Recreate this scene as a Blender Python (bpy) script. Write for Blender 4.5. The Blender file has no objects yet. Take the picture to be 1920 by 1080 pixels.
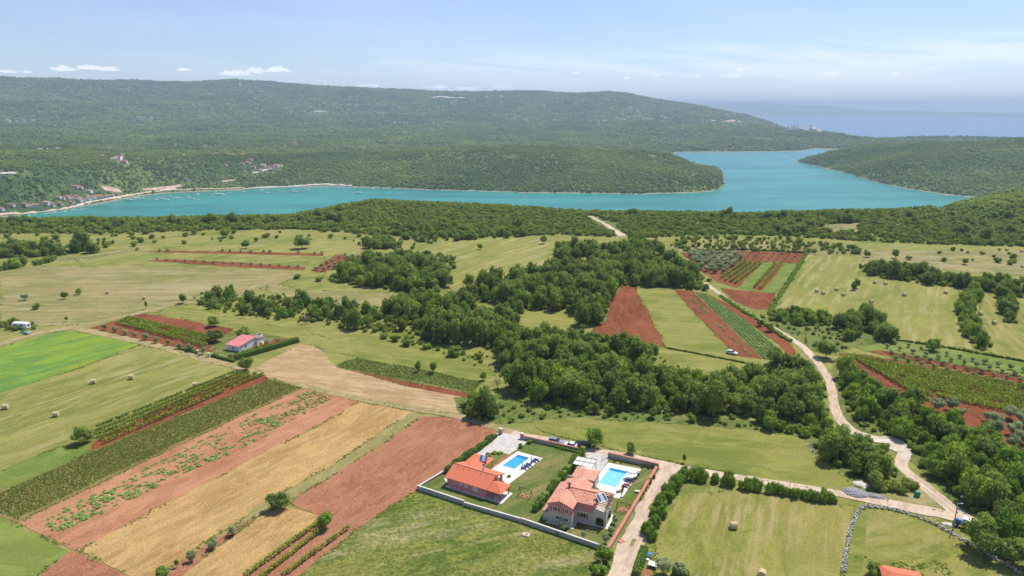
import bpy, bmesh, math, random
import numpy as np
from mathutils import Vector, Matrix
from mathutils.geometry import tessellate_polygon
from math import radians as R, sin, cos, pi, sqrt, atan2, hypot

S = bpy.context.scene
COL = S.collection

# ------------------------------------------------------------------ camera
HC = 90.0                      # height of the drone above the plateau
PITCH = R(14.7)
WATER = -120.0
F = 1280.0                     # focal length in pixels of the 1920 wide frame
cam = bpy.data.cameras.new('camera')
cam.sensor_width = 36; cam.lens = 36 * F / 1920
cam.clip_start = 1; cam.clip_end = 120000
camo = bpy.data.objects.new('camera', cam); COL.objects.link(camo)
camo.location = (0, 0, HC); camo.rotation_euler = (pi / 2 - PITCH, 0, 0)
S.camera = camo
CP, SP = cos(PITCH), sin(PITCH)

def ray(x, y):
    rx = (x - 960) / F; uy = -(y - 540) / F
    return (rx, CP + uy * SP, -SP + uy * CP)
def P(x, y, z=0.0):
    """photo pixel -> point on the horizontal plane z"""
    d = ray(x, y); t = (z - HC) / d[2]
    return (d[0] * t, d[1] * t)
def PD(x, y, dist):
    """photo pixel -> azimuth, distance, height at a horizontal distance"""
    d = ray(x, y); t = dist / hypot(d[0], d[1])
    return (atan2(d[0], d[1]), dist, HC + d[2] * t)
def AE(x, y):
    d = ray(x, y); return (atan2(d[0], d[1]), atan2(d[2], hypot(d[0], d[1])))

# ------------------------------------------------------------------ world, sun, exposure
SUN_EL, SUN_AZ = 58.0, 42.0        # elevation, azimuth to the right of the view direction
S.view_settings.view_transform = 'Standard'; S.view_settings.look = 'None'
S.view_settings.exposure = 0.36; S.view_settings.gamma = 1; S.view_settings.use_curve_mapping = False
S.cycles.max_bounces = 5; S.cycles.diffuse_bounces = 2; S.cycles.glossy_bounces = 2
S.cycles.transmission_bounces = 2; S.cycles.transparent_max_bounces = 6; S.cycles.volume_bounces = 0
S.cycles.caustics_reflective = False; S.cycles.caustics_refractive = False
sl = bpy.data.lights.new('sun', 'SUN'); sl.energy = 4.4; sl.angle = R(0.53); sl.color = (1, .94, .84)
so = bpy.data.objects.new('sun', sl); COL.objects.link(so)
sd = Vector((sin(R(SUN_AZ)) * cos(R(SUN_EL)), cos(R(SUN_AZ)) * cos(R(SUN_EL)), sin(R(SUN_EL))))
so.rotation_euler = (-sd).to_track_quat('-Z', 'Y').to_euler(); so.location = (0, 0, 500)

class NT:
    def __init__(s, nt): s.nt = nt; s.L = nt.links
    def n(s, t, **k):
        nd = s.nt.nodes.new(t)
        for a, v in k.items(): setattr(nd, a, v)
        return nd
    def put(s, sock, v):
        if isinstance(v, bpy.types.NodeSocket): s.L.new(v, sock)
        elif v is not None: sock.default_value = v
    def m(s, op, a, b=None, c=None, clamp=False):
        nd = s.n('ShaderNodeMath', operation=op, use_clamp=clamp)
        for i, v in enumerate((a, b, c)): s.put(nd.inputs[i], v)
        return nd.outputs[0]
    def mix(s, f, a, b, mode='MIX'):
        nd = s.n('ShaderNodeMix', data_type='RGBA', blend_type=mode)
        s.put(nd.inputs[0], f)
        for i, v in ((6, a), (7, b)):
            if isinstance(v, (tuple, list)) and len(v) == 3: v = (*v, 1)
            s.put(nd.inputs[i], v)
        return nd.outputs[2]
    def noise(s, vec, scale=1.0, detail=3, rough=.55, dist=0.0):
        nd = s.n('ShaderNodeTexNoise'); s.put(nd.inputs['Vector'], vec)
        nd.inputs['Scale'].default_value = scale; nd.inputs['Detail'].default_value = detail
        nd.inputs['Roughness'].default_value = rough; nd.inputs['Distortion'].default_value = dist
        return nd.outputs['Fac']
    def step(s, v, lo, hi):
        nd = s.n('ShaderNodeMapRange', interpolation_type='SMOOTHSTEP'); s.put(nd.inputs[0], v)
        nd.inputs[1].default_value = lo; nd.inputs[2].default_value = hi
        return nd.outputs[0]
    def comb(s, x, y, z=0.0):
        nd = s.n('ShaderNodeCombineXYZ')
        for i, v in enumerate((x, y, z)): s.put(nd.inputs[i], v)
        return nd.outputs[0]

W = bpy.data.worlds.new('World'); S.world = W; W.use_nodes = True
w = NT(W.node_tree); W.node_tree.nodes.clear()
tc = w.n('ShaderNodeTexCoord'); sx = w.n('ShaderNodeSeparateXYZ'); w.put(sx.inputs[0], tc.outputs['Generated'])
zc = w.m('MAXIMUM', sx.outputs[2], 0.004)
sky = w.n('ShaderNodeTexSky', sky_type='NISHITA', sun_disc=False)
sky.sun_elevation = R(SUN_EL); sky.sun_rotation = R(SUN_AZ); sky.altitude = 800
sky.air_density = 1.0; sky.dust_density = 0.25; sky.ozone_density = 3.2
w.put(sky.inputs[0], w.comb(sx.outputs[0], sx.outputs[1], zc))
az = w.m('ARCTAN2', sx.outputs[0], sx.outputs[1])
hyp = w.m('SQRT', w.m('ADD', w.m('MULTIPLY', sx.outputs[0], sx.outputs[0]), w.m('MULTIPLY', sx.outputs[1], sx.outputs[1])))
el = w.m('ARCTAN2', sx.outputs[2], hyp)
CLOUD = (7.4, 7.5, 7.7)
# thin high cloud in long streaks, denser to the right and low
st1 = w.noise(w.comb(w.m('MULTIPLY', az, 3.2), w.m('ADD', w.m('MULTIPLY', el, 42), w.m('MULTIPLY', az, 3.5))), 1, 6, .62, .6)
st2 = w.noise(w.comb(w.m('MULTIPLY', az, 1.3), w.m('ADD', w.m('MULTIPLY', el, 9.0), w.m('MULTIPLY', az, 1.1)), 3.3), 1, 5, .6, .3)
rightness = w.step(az, -0.75, 0.55)
band = w.m('MULTIPLY', w.step(el, 0.0, 0.055), w.m('SUBTRACT', 1.0, w.step(el, 0.062, 0.10)))
ci = w.m('MULTIPLY', w.step(st1, .36, .6), w.m('MULTIPLY', band, w.m('MULTIPLY_ADD', rightness, .5, .03)))
veil = w.m('MULTIPLY_ADD', w.step(st2, .42, .8), .14, .03)
lowb = w.m('MULTIPLY', w.m('SUBTRACT', 1.0, w.step(el, 0.012, 0.038)), w.m('MULTIPLY', w.step(st1, .32, .62), .55))
cov = w.m('MAXIMUM', w.m('MAXIMUM', ci, veil), lowb)
pn = w.noise(w.comb(w.m('MULTIPLY', az, 85), w.m('MULTIPLY', el, 150)), 1, 6, .66)
pn2 = w.m('MULTIPLY', w.m('SUBTRACT', pn, .5), 3.4)
puffs = [(25, 135, 36, 6), (120, 130, 32, 9), (170, 128, 34, 9), (205, 131, 30, 7), (345, 131, 20, 4.5), (440, 138, 32, 9),
         (480, 134, 28, 10), (520, 132, 28, 9), (1081, 137, 12, 3), (1175, 146, 12, 5), (1230, 141, 9, 3), (1305, 142, 17, 4), (1370, 143, 26, 7), (1388, 130, 14, 6),
         (1558, 140, 28, 8), (1678, 138, 18, 8), (690, 161, 28, 4), (820, 164, 40, 5), (880, 166, 32, 5), (940, 163, 22, 6)]
puff = None
for (x, y, wx, wy) in puffs:
    a0, e0 = AE(x, y); a1, _ = AE(x + wx, y); _, e1 = AE(x, y - wy)
    da = w.m('MULTIPLY', w.m('SUBTRACT', az, a0), 1 / (a1 - a0))
    de = w.m('MULTIPLY', w.m('SUBTRACT', el, e0), 1 / (e1 - e0))
    de = w.m('MAXIMUM', de, w.m('MULTIPLY', de, -2.1))          # flat base
    q = w.m('ADD', w.m('MULTIPLY', da, da), w.m('MULTIPLY', de, de))
    c = w.m('SUBTRACT', 1.0, q)
    puff = c if puff is None else w.m('MAXIMUM', puff, c)
pf = w.m('MULTIPLY', w.step(w.m('ADD', puff, pn2), .15, .8), .95)
cov = w.m('MAXIMUM', cov, pf)
skc = w.mix(cov, w.mix(1.0, sky.outputs[0], (.74, .73, .82), 'MULTIPLY'), CLOUD)
bg = w.n('ShaderNodeBackground'); w.put(bg.inputs[0], skc); bg.inputs[1].default_value = 0.135
wo = w.n('ShaderNodeOutputWorld'); w.L.new(bg.outputs[0], wo.inputs[0])

# ------------------------------------------------------------------ object helpers
def tag(o, label=None, cat=None, group=None, kind=None):
    if label: o['label'] = label
    if cat: o['category'] = cat
    if group: o['group'] = group
    if kind: o['kind'] = kind
    return o
def empty(name, x, y, z=0.0, rz=0.0, label=None, cat=None, group=None):
    o = bpy.data.objects.new(name, None); COL.objects.link(o)
    o.location = (x, y, z); o.rotation_euler = (0, 0, rz); o.empty_display_size = .5
    return tag(o, label, cat, group)
def mesh_np(name, V, faces, mats=(), midx=None, smooth=False):
    me = bpy.data.meshes.new(name)
    V = np.asarray(V, dtype=np.float32)
    if isinstance(faces, np.ndarray):
        k = faces.shape[1]; n = faces.shape[0]
        me.vertices.add(len(V)); me.vertices.foreach_set('co', V.ravel())
        me.loops.add(n * k); me.loops.foreach_set('vertex_index', faces.astype(np.int32).ravel())
        me.polygons.add(n); me.polygons.foreach_set('loop_start', np.arange(n, dtype=np.int32) * k)
        try: me.polygons.foreach_set('loop_total', np.full(n, k, dtype=np.int32))
        except Exception: pass
        me.update(calc_edges=True)
    else:
        me.from_pydata(V.tolist(), [], [list(map(int, f)) for f in faces])
    for m_ in mats: me.materials.append(m_)
    if midx is not None: me.polygons.foreach_set('material_index', np.asarray(midx, dtype=np.int32))
    if smooth: me.polygons.foreach_set('use_smooth', np.ones(len(me.polygons), dtype=bool))
    me.update()
    return me
def link(name, me, parent=None, loc=None, rz=0.0, scale=None):
    o = bpy.data.objects.new(name, me); COL.objects.link(o)
    if parent: o.parent = parent
    if loc: o.location = loc
    if rz: o.rotation_euler = (0, 0, rz)
    if scale: o.scale = scale
    return o
def copy_tree(o, parent=None):
    c = o.copy(); COL.objects.link(c); c.parent = parent
    for ch in list(o.children): copy_tree(ch, c)
    return c

class MB:
    def __init__(s): s.v = []; s.f = []
    def add(s, vs, fs):
        b = len(s.v); s.v += [tuple(q) for q in vs]; s.f += [[b + i for i in f] for f in fs]; return s
    def box(s, x0, x1, y0, y1, z0, z1):
        vs = [(x, y, z) for z in (z0, z1) for y in (y0, y1) for x in (x0, x1)]
        return s.add(vs, [(0, 2, 3, 1), (4, 5, 7, 6), (0, 1, 5, 4), (2, 6, 7, 3), (0, 4, 6, 2), (1, 3, 7, 5)])
    def obox(s, c, size, rz=0, rx=0, ry=0):
        M = Matrix.Translation(c) @ Matrix.Rotation(rz, 4, 'Z') @ Matrix.Rotation(rx, 4, 'X') @ Matrix.Rotation(ry, 4, 'Y')
        a, b, d = size[0] / 2, size[1] / 2, size[2] / 2
        vs = [M @ Vector((x, y, z)) for z in (-d, d) for y in (-b, b) for x in (-a, a)]
        return s.add(vs, [(0, 2, 3, 1), (4, 5, 7, 6), (0, 1, 5, 4), (2, 6, 7, 3), (0, 4, 6, 2), (1, 3, 7, 5)])
    def bar(s, a, b, r, r2=None, n=6):
        a, b = Vector(a), Vector(b); r2 = r if r2 is None else r2
        d = (b - a); L_ = d.length
        if L_ < 1e-6: return s
        q = d.to_track_quat('Z', 'Y')
        vs = []
        for (c, rr) in ((a, r), (b, r2)):
            for i in range(n):
                t = 2 * pi * i / n
                vs.append(c + q @ Vector((rr * cos(t), rr * sin(t), 0)))
        fs = [(i, (i + 1) % n, n + (i + 1) % n, n + i) for i in range(n)] + [tuple(range(n))[::-1], tuple(range(n, 2 * n))]
        return s.add(vs, fs)
    def prism(s, pts, z0, z1):
        n = len(pts)
        ar = sum(pts[i][0] * pts[(i + 1) % n][1] - pts[(i + 1) % n][0] * pts[i][1] for i in range(n))
        if ar < 0: pts = pts[::-1]
        tri = tessellate_polygon([[Vector((p[0], p[1], 0)) for p in pts]])
        vs = [(p[0], p[1], z0) for p in pts] + [(p[0], p[1], z1) for p in pts]
        fs = [tuple(n + i for i in t) for t in tri] + [tuple(t)[::-1] for t in tri]
        fs += [(i, (i + 1) % n, n + (i + 1) % n, n + i) for i in range(n)]
        return s.add(vs, fs)
    def slab(s, q, t):
        """four (or three) points of an upper surface, thickened downward by t"""
        n = len(q); vs = [tuple(p) for p in q] + [(p[0], p[1], p[2] - t) for p in q]
        return s.add(vs, [tuple(range(n)), tuple(range(2 * n - 1, n - 1, -1))] + [(i, n + i, n + (i + 1) % n, (i + 1) % n) for i in range(n)])
    def dome(s, c, rx, ry, rz_, n=12, k=5, jit=0.0, rnd=None):
        vs = []; fs = []
        for j in range(k):
            ph = pi / 2 * j / k
            for i in range(n):
                t = 2 * pi * i / n; g = 1 + (rnd.uniform(-jit, jit) if rnd else 0)
                vs.append((c[0] + rx * cos(t) * cos(ph) * g, c[1] + ry * sin(t) * cos(ph) * g, c[2] + rz_ * sin(ph) * g))
        vs.append((c[0], c[1], c[2] + rz_))
        for j in range(k - 1):
            for i in range(n): fs.append((j * n + i, j * n + (i + 1) % n, (j + 1) * n + (i + 1) % n, (j + 1) * n + i))
        for i in range(n): fs.append(((k - 1) * n + i, (k - 1) * n + (i + 1) % n, k * n))
        return s.add(vs, fs)
    def build(s, name, mat, parent=None, loc=None, rz=0, smooth=False):
        me = bpy.data.meshes.new(name); me.from_pydata(s.v, [], s.f)
        me.materials.append(mat)
        bm = bmesh.new(); bm.from_mesh(me); bmesh.ops.recalc_face_normals(bm, faces=bm.faces); bm.to_mesh(me); bm.free()
        if smooth: me.polygons.foreach_set('use_smooth', np.ones(len(me.polygons), dtype=bool))
        me.update()
        return link(name, me, parent, loc, rz)

# ------------------------------------------------------------------ materials
def newmat(name):
    m_ = bpy.data.materials.new(name); m_.use_nodes = True
    t = NT(m_.node_tree); m_.node_tree.nodes.clear()
    b = t.n('ShaderNodeBsdfPrincipled'); o = t.n('ShaderNodeOutputMaterial')
    t.L.new(b.outputs[0], o.inputs[0]); t.b = b; t.o = o
    return m_, t
def simple(name, c, rough=.6, var=.12, vscale=1.5, metal=0.0, bump=0.0, bscale=8, spec=.3):
    m_, t = newmat(name)
    g = t.n('ShaderNodeNewGeometry')
    nz = t.noise(g.outputs['Position'], vscale, 5, .6)
    hi = tuple(min(1, v * (1 + var)) for v in c); lo = tuple(v * (1 - var) for v in c)
    t.put(t.b.inputs['Base Color'], t.mix(t.step(nz, .3, .7), lo, hi))
    t.b.inputs['Roughness'].default_value = rough; t.b.inputs['Metallic'].default_value = metal
    t.b.inputs['Specular IOR Level'].default_value = spec
    if bump:
        bn = t.n('ShaderNodeBump'); bn.inputs['Strength'].default_value = bump; bn.inputs['Distance'].default_value = .1
        t.put(bn.inputs['Height'], t.noise(g.outputs['Position'], bscale, 5, .65)); t.L.new(bn.outputs[0], t.b.inputs['Normal'])
    return m_
def field(name, c1, c2, c3=None, ang=0.0, sw=2.0, samt=.5, patch=30., spots=None, spot_amt=0.0, spot_len=1.0, bump=.5, fine=1.6, dark=.25, furrow=0.0):
    """ground cover: two colours in patches, a third in streaks along `ang`, small clods or tufts of a fourth"""
    m_, t = newmat(name)
    g = t.n('ShaderNodeNewGeometry')
    mp = t.n('ShaderNodeMapping'); t.put(mp.inputs[0], g.outputs['Position']); mp.inputs['Rotation'].default_value = (0, 0, -ang)
    pos = mp.outputs[0]
    s_ = t.n('ShaderNodeSeparateXYZ'); t.put(s_.inputs[0], pos)
    # x runs along the rows, y across
    lw = t.noise(t.comb(t.m('MULTIPLY', s_.outputs[0], .45 / patch), t.m('MULTIPLY', s_.outputs[1], 1 / patch)), 1, 6, .68, .6)
    col = t.mix(t.step(lw, .42, .58), c1, c2)
    lw2 = t.noise(t.comb(t.m('MULTIPLY', s_.outputs[0], 2.1 / patch), t.m('MULTIPLY', s_.outputs[1], 3.7 / patch), 7.7), 1, 6, .7, .8)
    col = t.mix(t.m('MULTIPLY', t.step(lw2, .46, .62), .6), col, tuple(v * 1.28 for v in c2))
    if c3:
        sn = t.noise(t.comb(t.m('MULTIPLY', s_.outputs[0], .08 / sw), t.m('MULTIPLY', s_.outputs[1], 1 / sw), 2.2), 1, 5, .68, .15)
        gate = t.step(t.noise(pos, 1 / (patch * .8), 4, .6), .38, .62)
        col = t.mix(t.m('MULTIPLY', t.m('MULTIPLY', t.step(sn, .47, .6), samt), t.m('MULTIPLY_ADD', gate, .75, .25)), col, c3)
    if spots:
        sp = t.noise(t.comb(t.m('MULTIPLY', s_.outputs[0], 1.9 / spot_len), t.m('MULTIPLY', s_.outputs[1], 1.9), 5.1), 1, 4, .75, .7)
        col = t.mix(t.m('MULTIPLY', t.step(sp, .60, .66), spot_amt), col, spots)
    fn = t.noise(pos, fine, 6, .78)
    col = t.mix(t.m('MULTIPLY', t.step(fn, .62, .34), dark), col, (0.02, .025, .008), 'MIX')
    h = fn
    if furrow:
        wv = t.n('ShaderNodeTexWave', bands_direction='Y'); t.put(wv.inputs[0], pos); wv.inputs['Scale'].default_value = .42 / furrow * .75
        wv.inputs['Distortion'].default_value = 1.2; wv.inputs['Detail'].default_value = 3
        h = t.m('MULTIPLY_ADD', wv.outputs[1], .8, fn)
        col = t.mix(t.m('MULTIPLY', t.m('SUBTRACT', 1.0, wv.outputs[1]), .13), col, tuple(v * .62 for v in c1))
    t.put(t.b.inputs['Base Color'], col); t.b.inputs['Roughness'].default_value = .95
    t.b.inputs['Specular IOR Level'].default_value = .1
    bn = t.n('ShaderNodeBump'); bn.inputs['Strength'].default_value = bump; bn.inputs['Distance'].default_value = .35
    t.put(bn.inputs['Height'], h); t.L.new(bn.outputs[0], t.b.inputs['Normal'])
    return m_
def leafmat(name, c1, c2, c3, trans=.22, rv=.9, big=0):
    m_, t = newmat(name); m_.node_tree.nodes.remove(t.b)
    oi = t.n('ShaderNodeObjectInfo'); g = t.n('ShaderNodeNewGeometry')
    n1 = t.noise(g.outputs['Position'], .55, 3, .6)
    f = t.m('ADD', t.m('MULTIPLY', oi.outputs['Random'], rv), t.m('MULTIPLY', t.m('SUBTRACT', n1, .5), 1.1), clamp=True)
    if big:
        nb = t.noise(g.outputs['Position'], 1 / 380., 7, .68, .5)
        f = t.m('MULTIPLY_ADD', t.m('SUBTRACT', nb, .5), 4.6, t.m('MULTIPLY_ADD', f, .35, .3), clamp=True)
    col = t.mix(t.step(f, 0, .55), c1, c2); col = t.mix(t.step(f, .62, 1.0), col, c3)
    n2 = t.noise(g.outputs['Position'], 3.1, 2, .6)
    col = t.mix(t.m('MULTIPLY', t.step(n2, .35, .7), .35), col, tuple(v * 1.5 for v in c2))
    d = t.n('ShaderNodeBsdfDiffuse'); tr = t.n('ShaderNodeBsdfTranslucent'); mx = t.n('ShaderNodeMixShader')
    t.put(d.inputs[0], col); t.put(tr.inputs[0], t.mix(.5, col, tuple((v * 1.5) for v in c3))); mx.inputs[0].default_value = trans
    gl = t.n('ShaderNodeBsdfGlossy'); gl.inputs['Roughness'].default_value = .55; gl.inputs[0].default_value = (.8, .85, .75, 1)
    m2 = t.n('ShaderNodeMixShader'); m2.inputs[0].default_value = .015
    t.L.new(d.outputs[0], mx.inputs[1]); t.L.new(tr.outputs[0], mx.inputs[2])
    t.L.new(mx.outputs[0], m2.inputs[1]); t.L.new(gl.outputs[0], m2.inputs[2]); t.L.new(m2.outputs[0], t.o.inputs[0])
    return m_
M = {}
M['oak'] = leafmat('oak_leaves', (.085, .155, .03), (.175, .26, .042), (.31, .38, .06), trans=.42)
M['bright'] = leafmat('fresh_leaves', (.11, .21, .022), (.19, .30, .028), (.32, .41, .04))
M['scrub'] = leafmat('scrub_leaves', (.13, .20, .032), (.22, .29, .042), (.33, .38, .055))
M['hill'] = leafmat('hill_leaves', (.115, .195, .045), (.245, .33, .06), (.39, .45, .085), trans=.35, big=1)
M['olive'] = leafmat('olive_leaves', (.22, .28, .12), (.31, .37, .17), (.40, .46, .23))
M['vine'] = leafmat('vine_leaves', (.15, .23, .022), (.25, .34, .03), (.38, .45, .04), rv=.5)
M['crop'] = leafmat('crop_leaves', (.12, .20, .03), (.20, .28, .04), (.33, .35, .06), rv=.8)
M['squash'] = leafmat('squash_leaves', (.20, .32, .08), (.31, .43, .12), (.41, .50, .18), rv=.6)
M['dead'] = leafmat('dry_twigs', (.16, .13, .10), (.22, .18, .14), (.28, .24, .2), trans=.05)
M['hedge'] = leafmat('hedge_leaves', (.10, .19, .03), (.155, .27, .038), (.22, .34, .05), rv=.4)
M['bark'] = simple('bark', (.12, .095, .07), .9, .3, 3)
# ------------------------------------------------------------------ terrain
_rs = np.random.RandomState(7); _LAT = _rs.rand(256, 256)
def vnoise(x, y):
    xi = np.floor(x).astype(int); yi = np.floor(y).astype(int); fx = x - xi; fy = y - yi
    fx = fx * fx * (3 - 2 * fx); fy = fy * fy * (3 - 2 * fy)
    a = _LAT[xi & 255, yi & 255]; b = _LAT[(xi + 1) & 255, yi & 255]; c = _LAT[xi & 255, (yi + 1) & 255]; d = _LAT[(xi + 1) & 255, (yi + 1) & 255]
    return (a * (1 - fx) + b * fx) * (1 - fy) + (c * (1 - fx) + d * fx) * fy - .5
def fbm(x, y, o=4):
    s_ = 0; a = 1.
    for i in range(o): s_ = s_ + a * vnoise(x * 2 ** i + 17.3 * i, y * 2 ** i + 9.1 * i); a *= .5
    return s_
def zk(pts, z):            # knots on a horizontal plane
    out = []
    for (x, y) in pts:
        X, Y = P(x, y, z); out.append((atan2(X, Y), hypot(X, Y), z))
    return out
def xd(x, d, z, y=350): return (AE(x, y)[0], d, z)
curves = []
E0 = zk([(-900, 470), (-300, 426), (0, 417), (300, 416), (540, 412), (600, 400), (700, 380), (800, 385), (1100, 404), (1400, 408), (1900, 399), (2300, 400), (2900, 400)], 0.0)
curves.append(E0)
curves.append([(a, d + 40, -3.) for a, d, z in E0])
S1 = [xd(-900, 1150, -125), xd(1700, 1225, -125), xd(1760, 1225, -112)] + [PD(1780, 387, 1225), PD(1850, 367, 1225), PD(1920, 357, 1225), PD(2050, 345, 1225), PD(2900, 345, 1225)]
curves.append(S1)
curves.append([xd(-900, 1330, -131), xd(-300, 1330, -131), xd(100, 1350, -131), xd(400, 1450, -131), xd(1400, 1450, -131), xd(1700, 1450, -131), xd(2900, 1450, -131)])
F0 = zk([(-900, 470), (-300, 440), (0, 407), (120, 393), (200, 379), (250, 369), (300, 363), (480, 354), (620, 349), (800, 356), (1000, 362), (1200, 364), (1300, 361), (1340, 358), (1357, 349)], WATER)
F0 += [xd(1362, 1880, -131), xd(1476, 2700, -131)] + zk([(1489, 303), (1560, 318), (1640, 341), (1700, 354), (1780, 366), (1920, 377), (2300, 388), (2900, 395)], WATER)
curves.append(F0)
# steep little bank right behind the shore
curves.append([(a, d + 45, (z + 13) if z > -121 else z) for a, d, z in F0])
F1 = [PD(-900, 340, 2000), PD(-300, 330, 1800), PD(0, 322, 1750), PD(150, 312, 1950), PD(300, 300, 2150), PD(600, 289, 2350), PD(800, 278, 2450), PD(900, 274, 2450), PD(1000, 273, 2450), PD(1100, 276, 2400), PD(1200, 279, 2350), PD(1255, 287, 2250),
      PD(1290, 305, 2150), PD(1330, 327, 2030), PD(1350, 341, 1960), xd(1360, 1950, -131), xd(1476, 2800, -131), xd(1490, 2900, -121), PD(1515, 293, 2950), PD(1540, 287, 3000), PD(1580, 276, 3000), PD(1640, 266, 3000), PD(1740, 259, 2950), PD(1920, 262, 2850), PD(2200, 262, 2800), PD(2900, 262, 2800)]
curves.append(F1)
F2 = [xd(-900, 3000, -20), xd(0, 2900, -30), xd(300, 2900, -45), xd(600, 2950, -68), xd(800, 2950, -95), xd(1000, 3000, -108), xd(1200, 3000, -100), xd(1250, 3000, -127), xd(1290, 3000, -131), xd(1500, 3200, -131), xd(1560, 3500, -131), xd(1640, 3700, -112), xd(1920, 3700, -105), xd(2900, 3700, -100)]
curves.append(F2)
F3 = [xd(-900, 3800, 0), xd(0, 3800, -24), xd(600, 3800, -56), xd(1000, 3700, -92), xd(1200, 3500, -95), xd(1255, 3480, -118)] + zk([(1268, 286), (1350, 285.5), (1450, 285), (1495, 284), (1530, 279)], WATER) + [xd(1600, 4080, -122), xd(1640, 4250, -106), xd(2900, 4250, -104)]
curves.append(F3)
F4 = [PD(-900, 235, 5000), PD(0, 232, 5000), PD(600, 235, 5000), PD(1000, 241, 5000), PD(1300, 240, 5000), PD(1440, 244, 5000), PD(1500, 247, 5000), PD(1560, 251, 5000), PD(1640, 257, 4900), PD(1740, 258, 4900), PD(1920, 259, 4900), PD(2900, 259, 4900)]
curves.append(F4)
F5 = [PD(-900, 190, 6000), PD(0, 190, 6000), PD(400, 198, 6000), PD(600, 205, 6000), PD(900, 211, 6000), PD(1150, 216, 6000), PD(1300, 224, 6000), PD(1400, 232, 5900), PD(1450, 239, 5700), PD(1480, 244.5, 5400), xd(1530, 5300, -126, 250), xd(1600, 5200, -131, 250), xd(2900, 5200, -131, 250)]
curves.append(F5)
ridge = [(-900, 160), (-400, 150), (0, 143), (100, 146), (200, 150), (230, 148), (300, 151), (360, 152), (400, 149), (430, 147), (500, 151), (600, 160), (700, 165), (800, 169), (900, 172), (980, 169), (1030, 171), (1080, 174), (1145, 171), (1175, 174), (1200, 180), (1300, 195), (1380, 212), (1440, 232), (1475, 243)]
F6 = [PD(x, y, 7500) for x, y in ridge] + [xd(1500, 6500, -126, 250), xd(1560, 6500, -131, 250), xd(2900, 6500, -131, 250)]
curves.append(F6)
curves.append([(a, d + 1500, max(-140, z - 160)) for a, d, z in F6])
curves.append([xd(-900, 14000, -140, 250), xd(2900, 14000, -140, 250)])

AZ = np.concatenate([np.linspace(-pi, -.86, 30, endpoint=False), np.linspace(-.86, .86, 700, endpoint=False), np.linspace(.86, pi, 31)])
DS = [0.5, 10, 40, 80, 130, 200, 280, 360, 440]; d = 500.
while d < 14000: DS.append(d); d *= 1.0085
DS = np.array(DS)
CD = np.array([np.interp(AZ, [k[0] for k in c], [k[1] for k in c]) for c in curves])
CZ = np.array([np.interp(AZ, [k[0] for k in c], [k[2] for k in c]) for c in curves])
for k in range(1, len(curves)): CD[k] = np.maximum(CD[k], CD[k - 1] + 15)
Z = np.zeros((len(AZ), len(DS)))
for i in range(len(AZ)):
    Z[i] = np.interp(DS, np.concatenate([[0], CD[:, i]]), np.concatenate([[0], CZ[:, i]]))
Zraw = Z.copy()
near = DS[None, :] < CD[0][:, None]
for it in range(6):        # soften the creases, more so far away
    Zs = Z.copy(); Zs[:, 1:-1] = (Z[:, :-2] + 2 * Z[:, 1:-1] + Z[:, 2:]) / 4
    Z = np.where(near, 0, Zs)
for it in range(2):
    Zs = Z.copy(); Zs[1:-1] = (Z[:-2] + 2 * Z[1:-1] + Z[2:]) / 4
    Z = np.where(near, 0, Zs)
XX = np.sin(AZ)[:, None] * DS[None, :]; YY = np.cos(AZ)[:, None] * DS[None, :]
amp = np.clip((Z - WATER - 2) / 60, 0, 1) * np.clip((DS[None, :] - 1300) / 700, 0, 1)
amp2 = np.clip((DS[None, :] - 5200) / 900, 0, 1) * np.clip((Z - WATER - 2) / 120, 0, 1)
ramp6 = np.exp(-((DS[None, :] - CD[11][:, None]) / 380.) ** 2)    # keep the skyline as traced
rid = 1 - np.abs(fbm(XX / 700 + 3, YY / 900, 3)) * 3.2
Z = Z + amp * (fbm(XX / 420, YY / 420, 4) * 30 + fbm(XX / 90 + 5, YY / 90, 3) * 5) * (1 - .75 * ramp6) + amp2 * (rid * 48 - 20) * (1 - .9 * ramp6)
shore_keep = Zraw < -119.9
Z = np.where(shore_keep & (DS[None, :] > 1300), np.minimum(Z, -121.5), Z)
Z = np.where(near, 0, Z)
# ripple in the shore line
V = np.stack([XX, YY, Z], -1).reshape(-1, 3)
na, nd = len(AZ), len(DS)
i0 = (np.arange(na - 1)[:, None] * nd + np.arange(nd - 1)[None, :]).ravel()
faces = np.stack([i0, i0 + nd, i0 + nd + 1, i0 + 1], 1)[:, ::-1]
fd = np.tile(DS[:-1], na - 1); fe = np.repeat(CD[0][:-1], nd - 1)
midx = (fd > fe - 25).astype(int)

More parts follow.
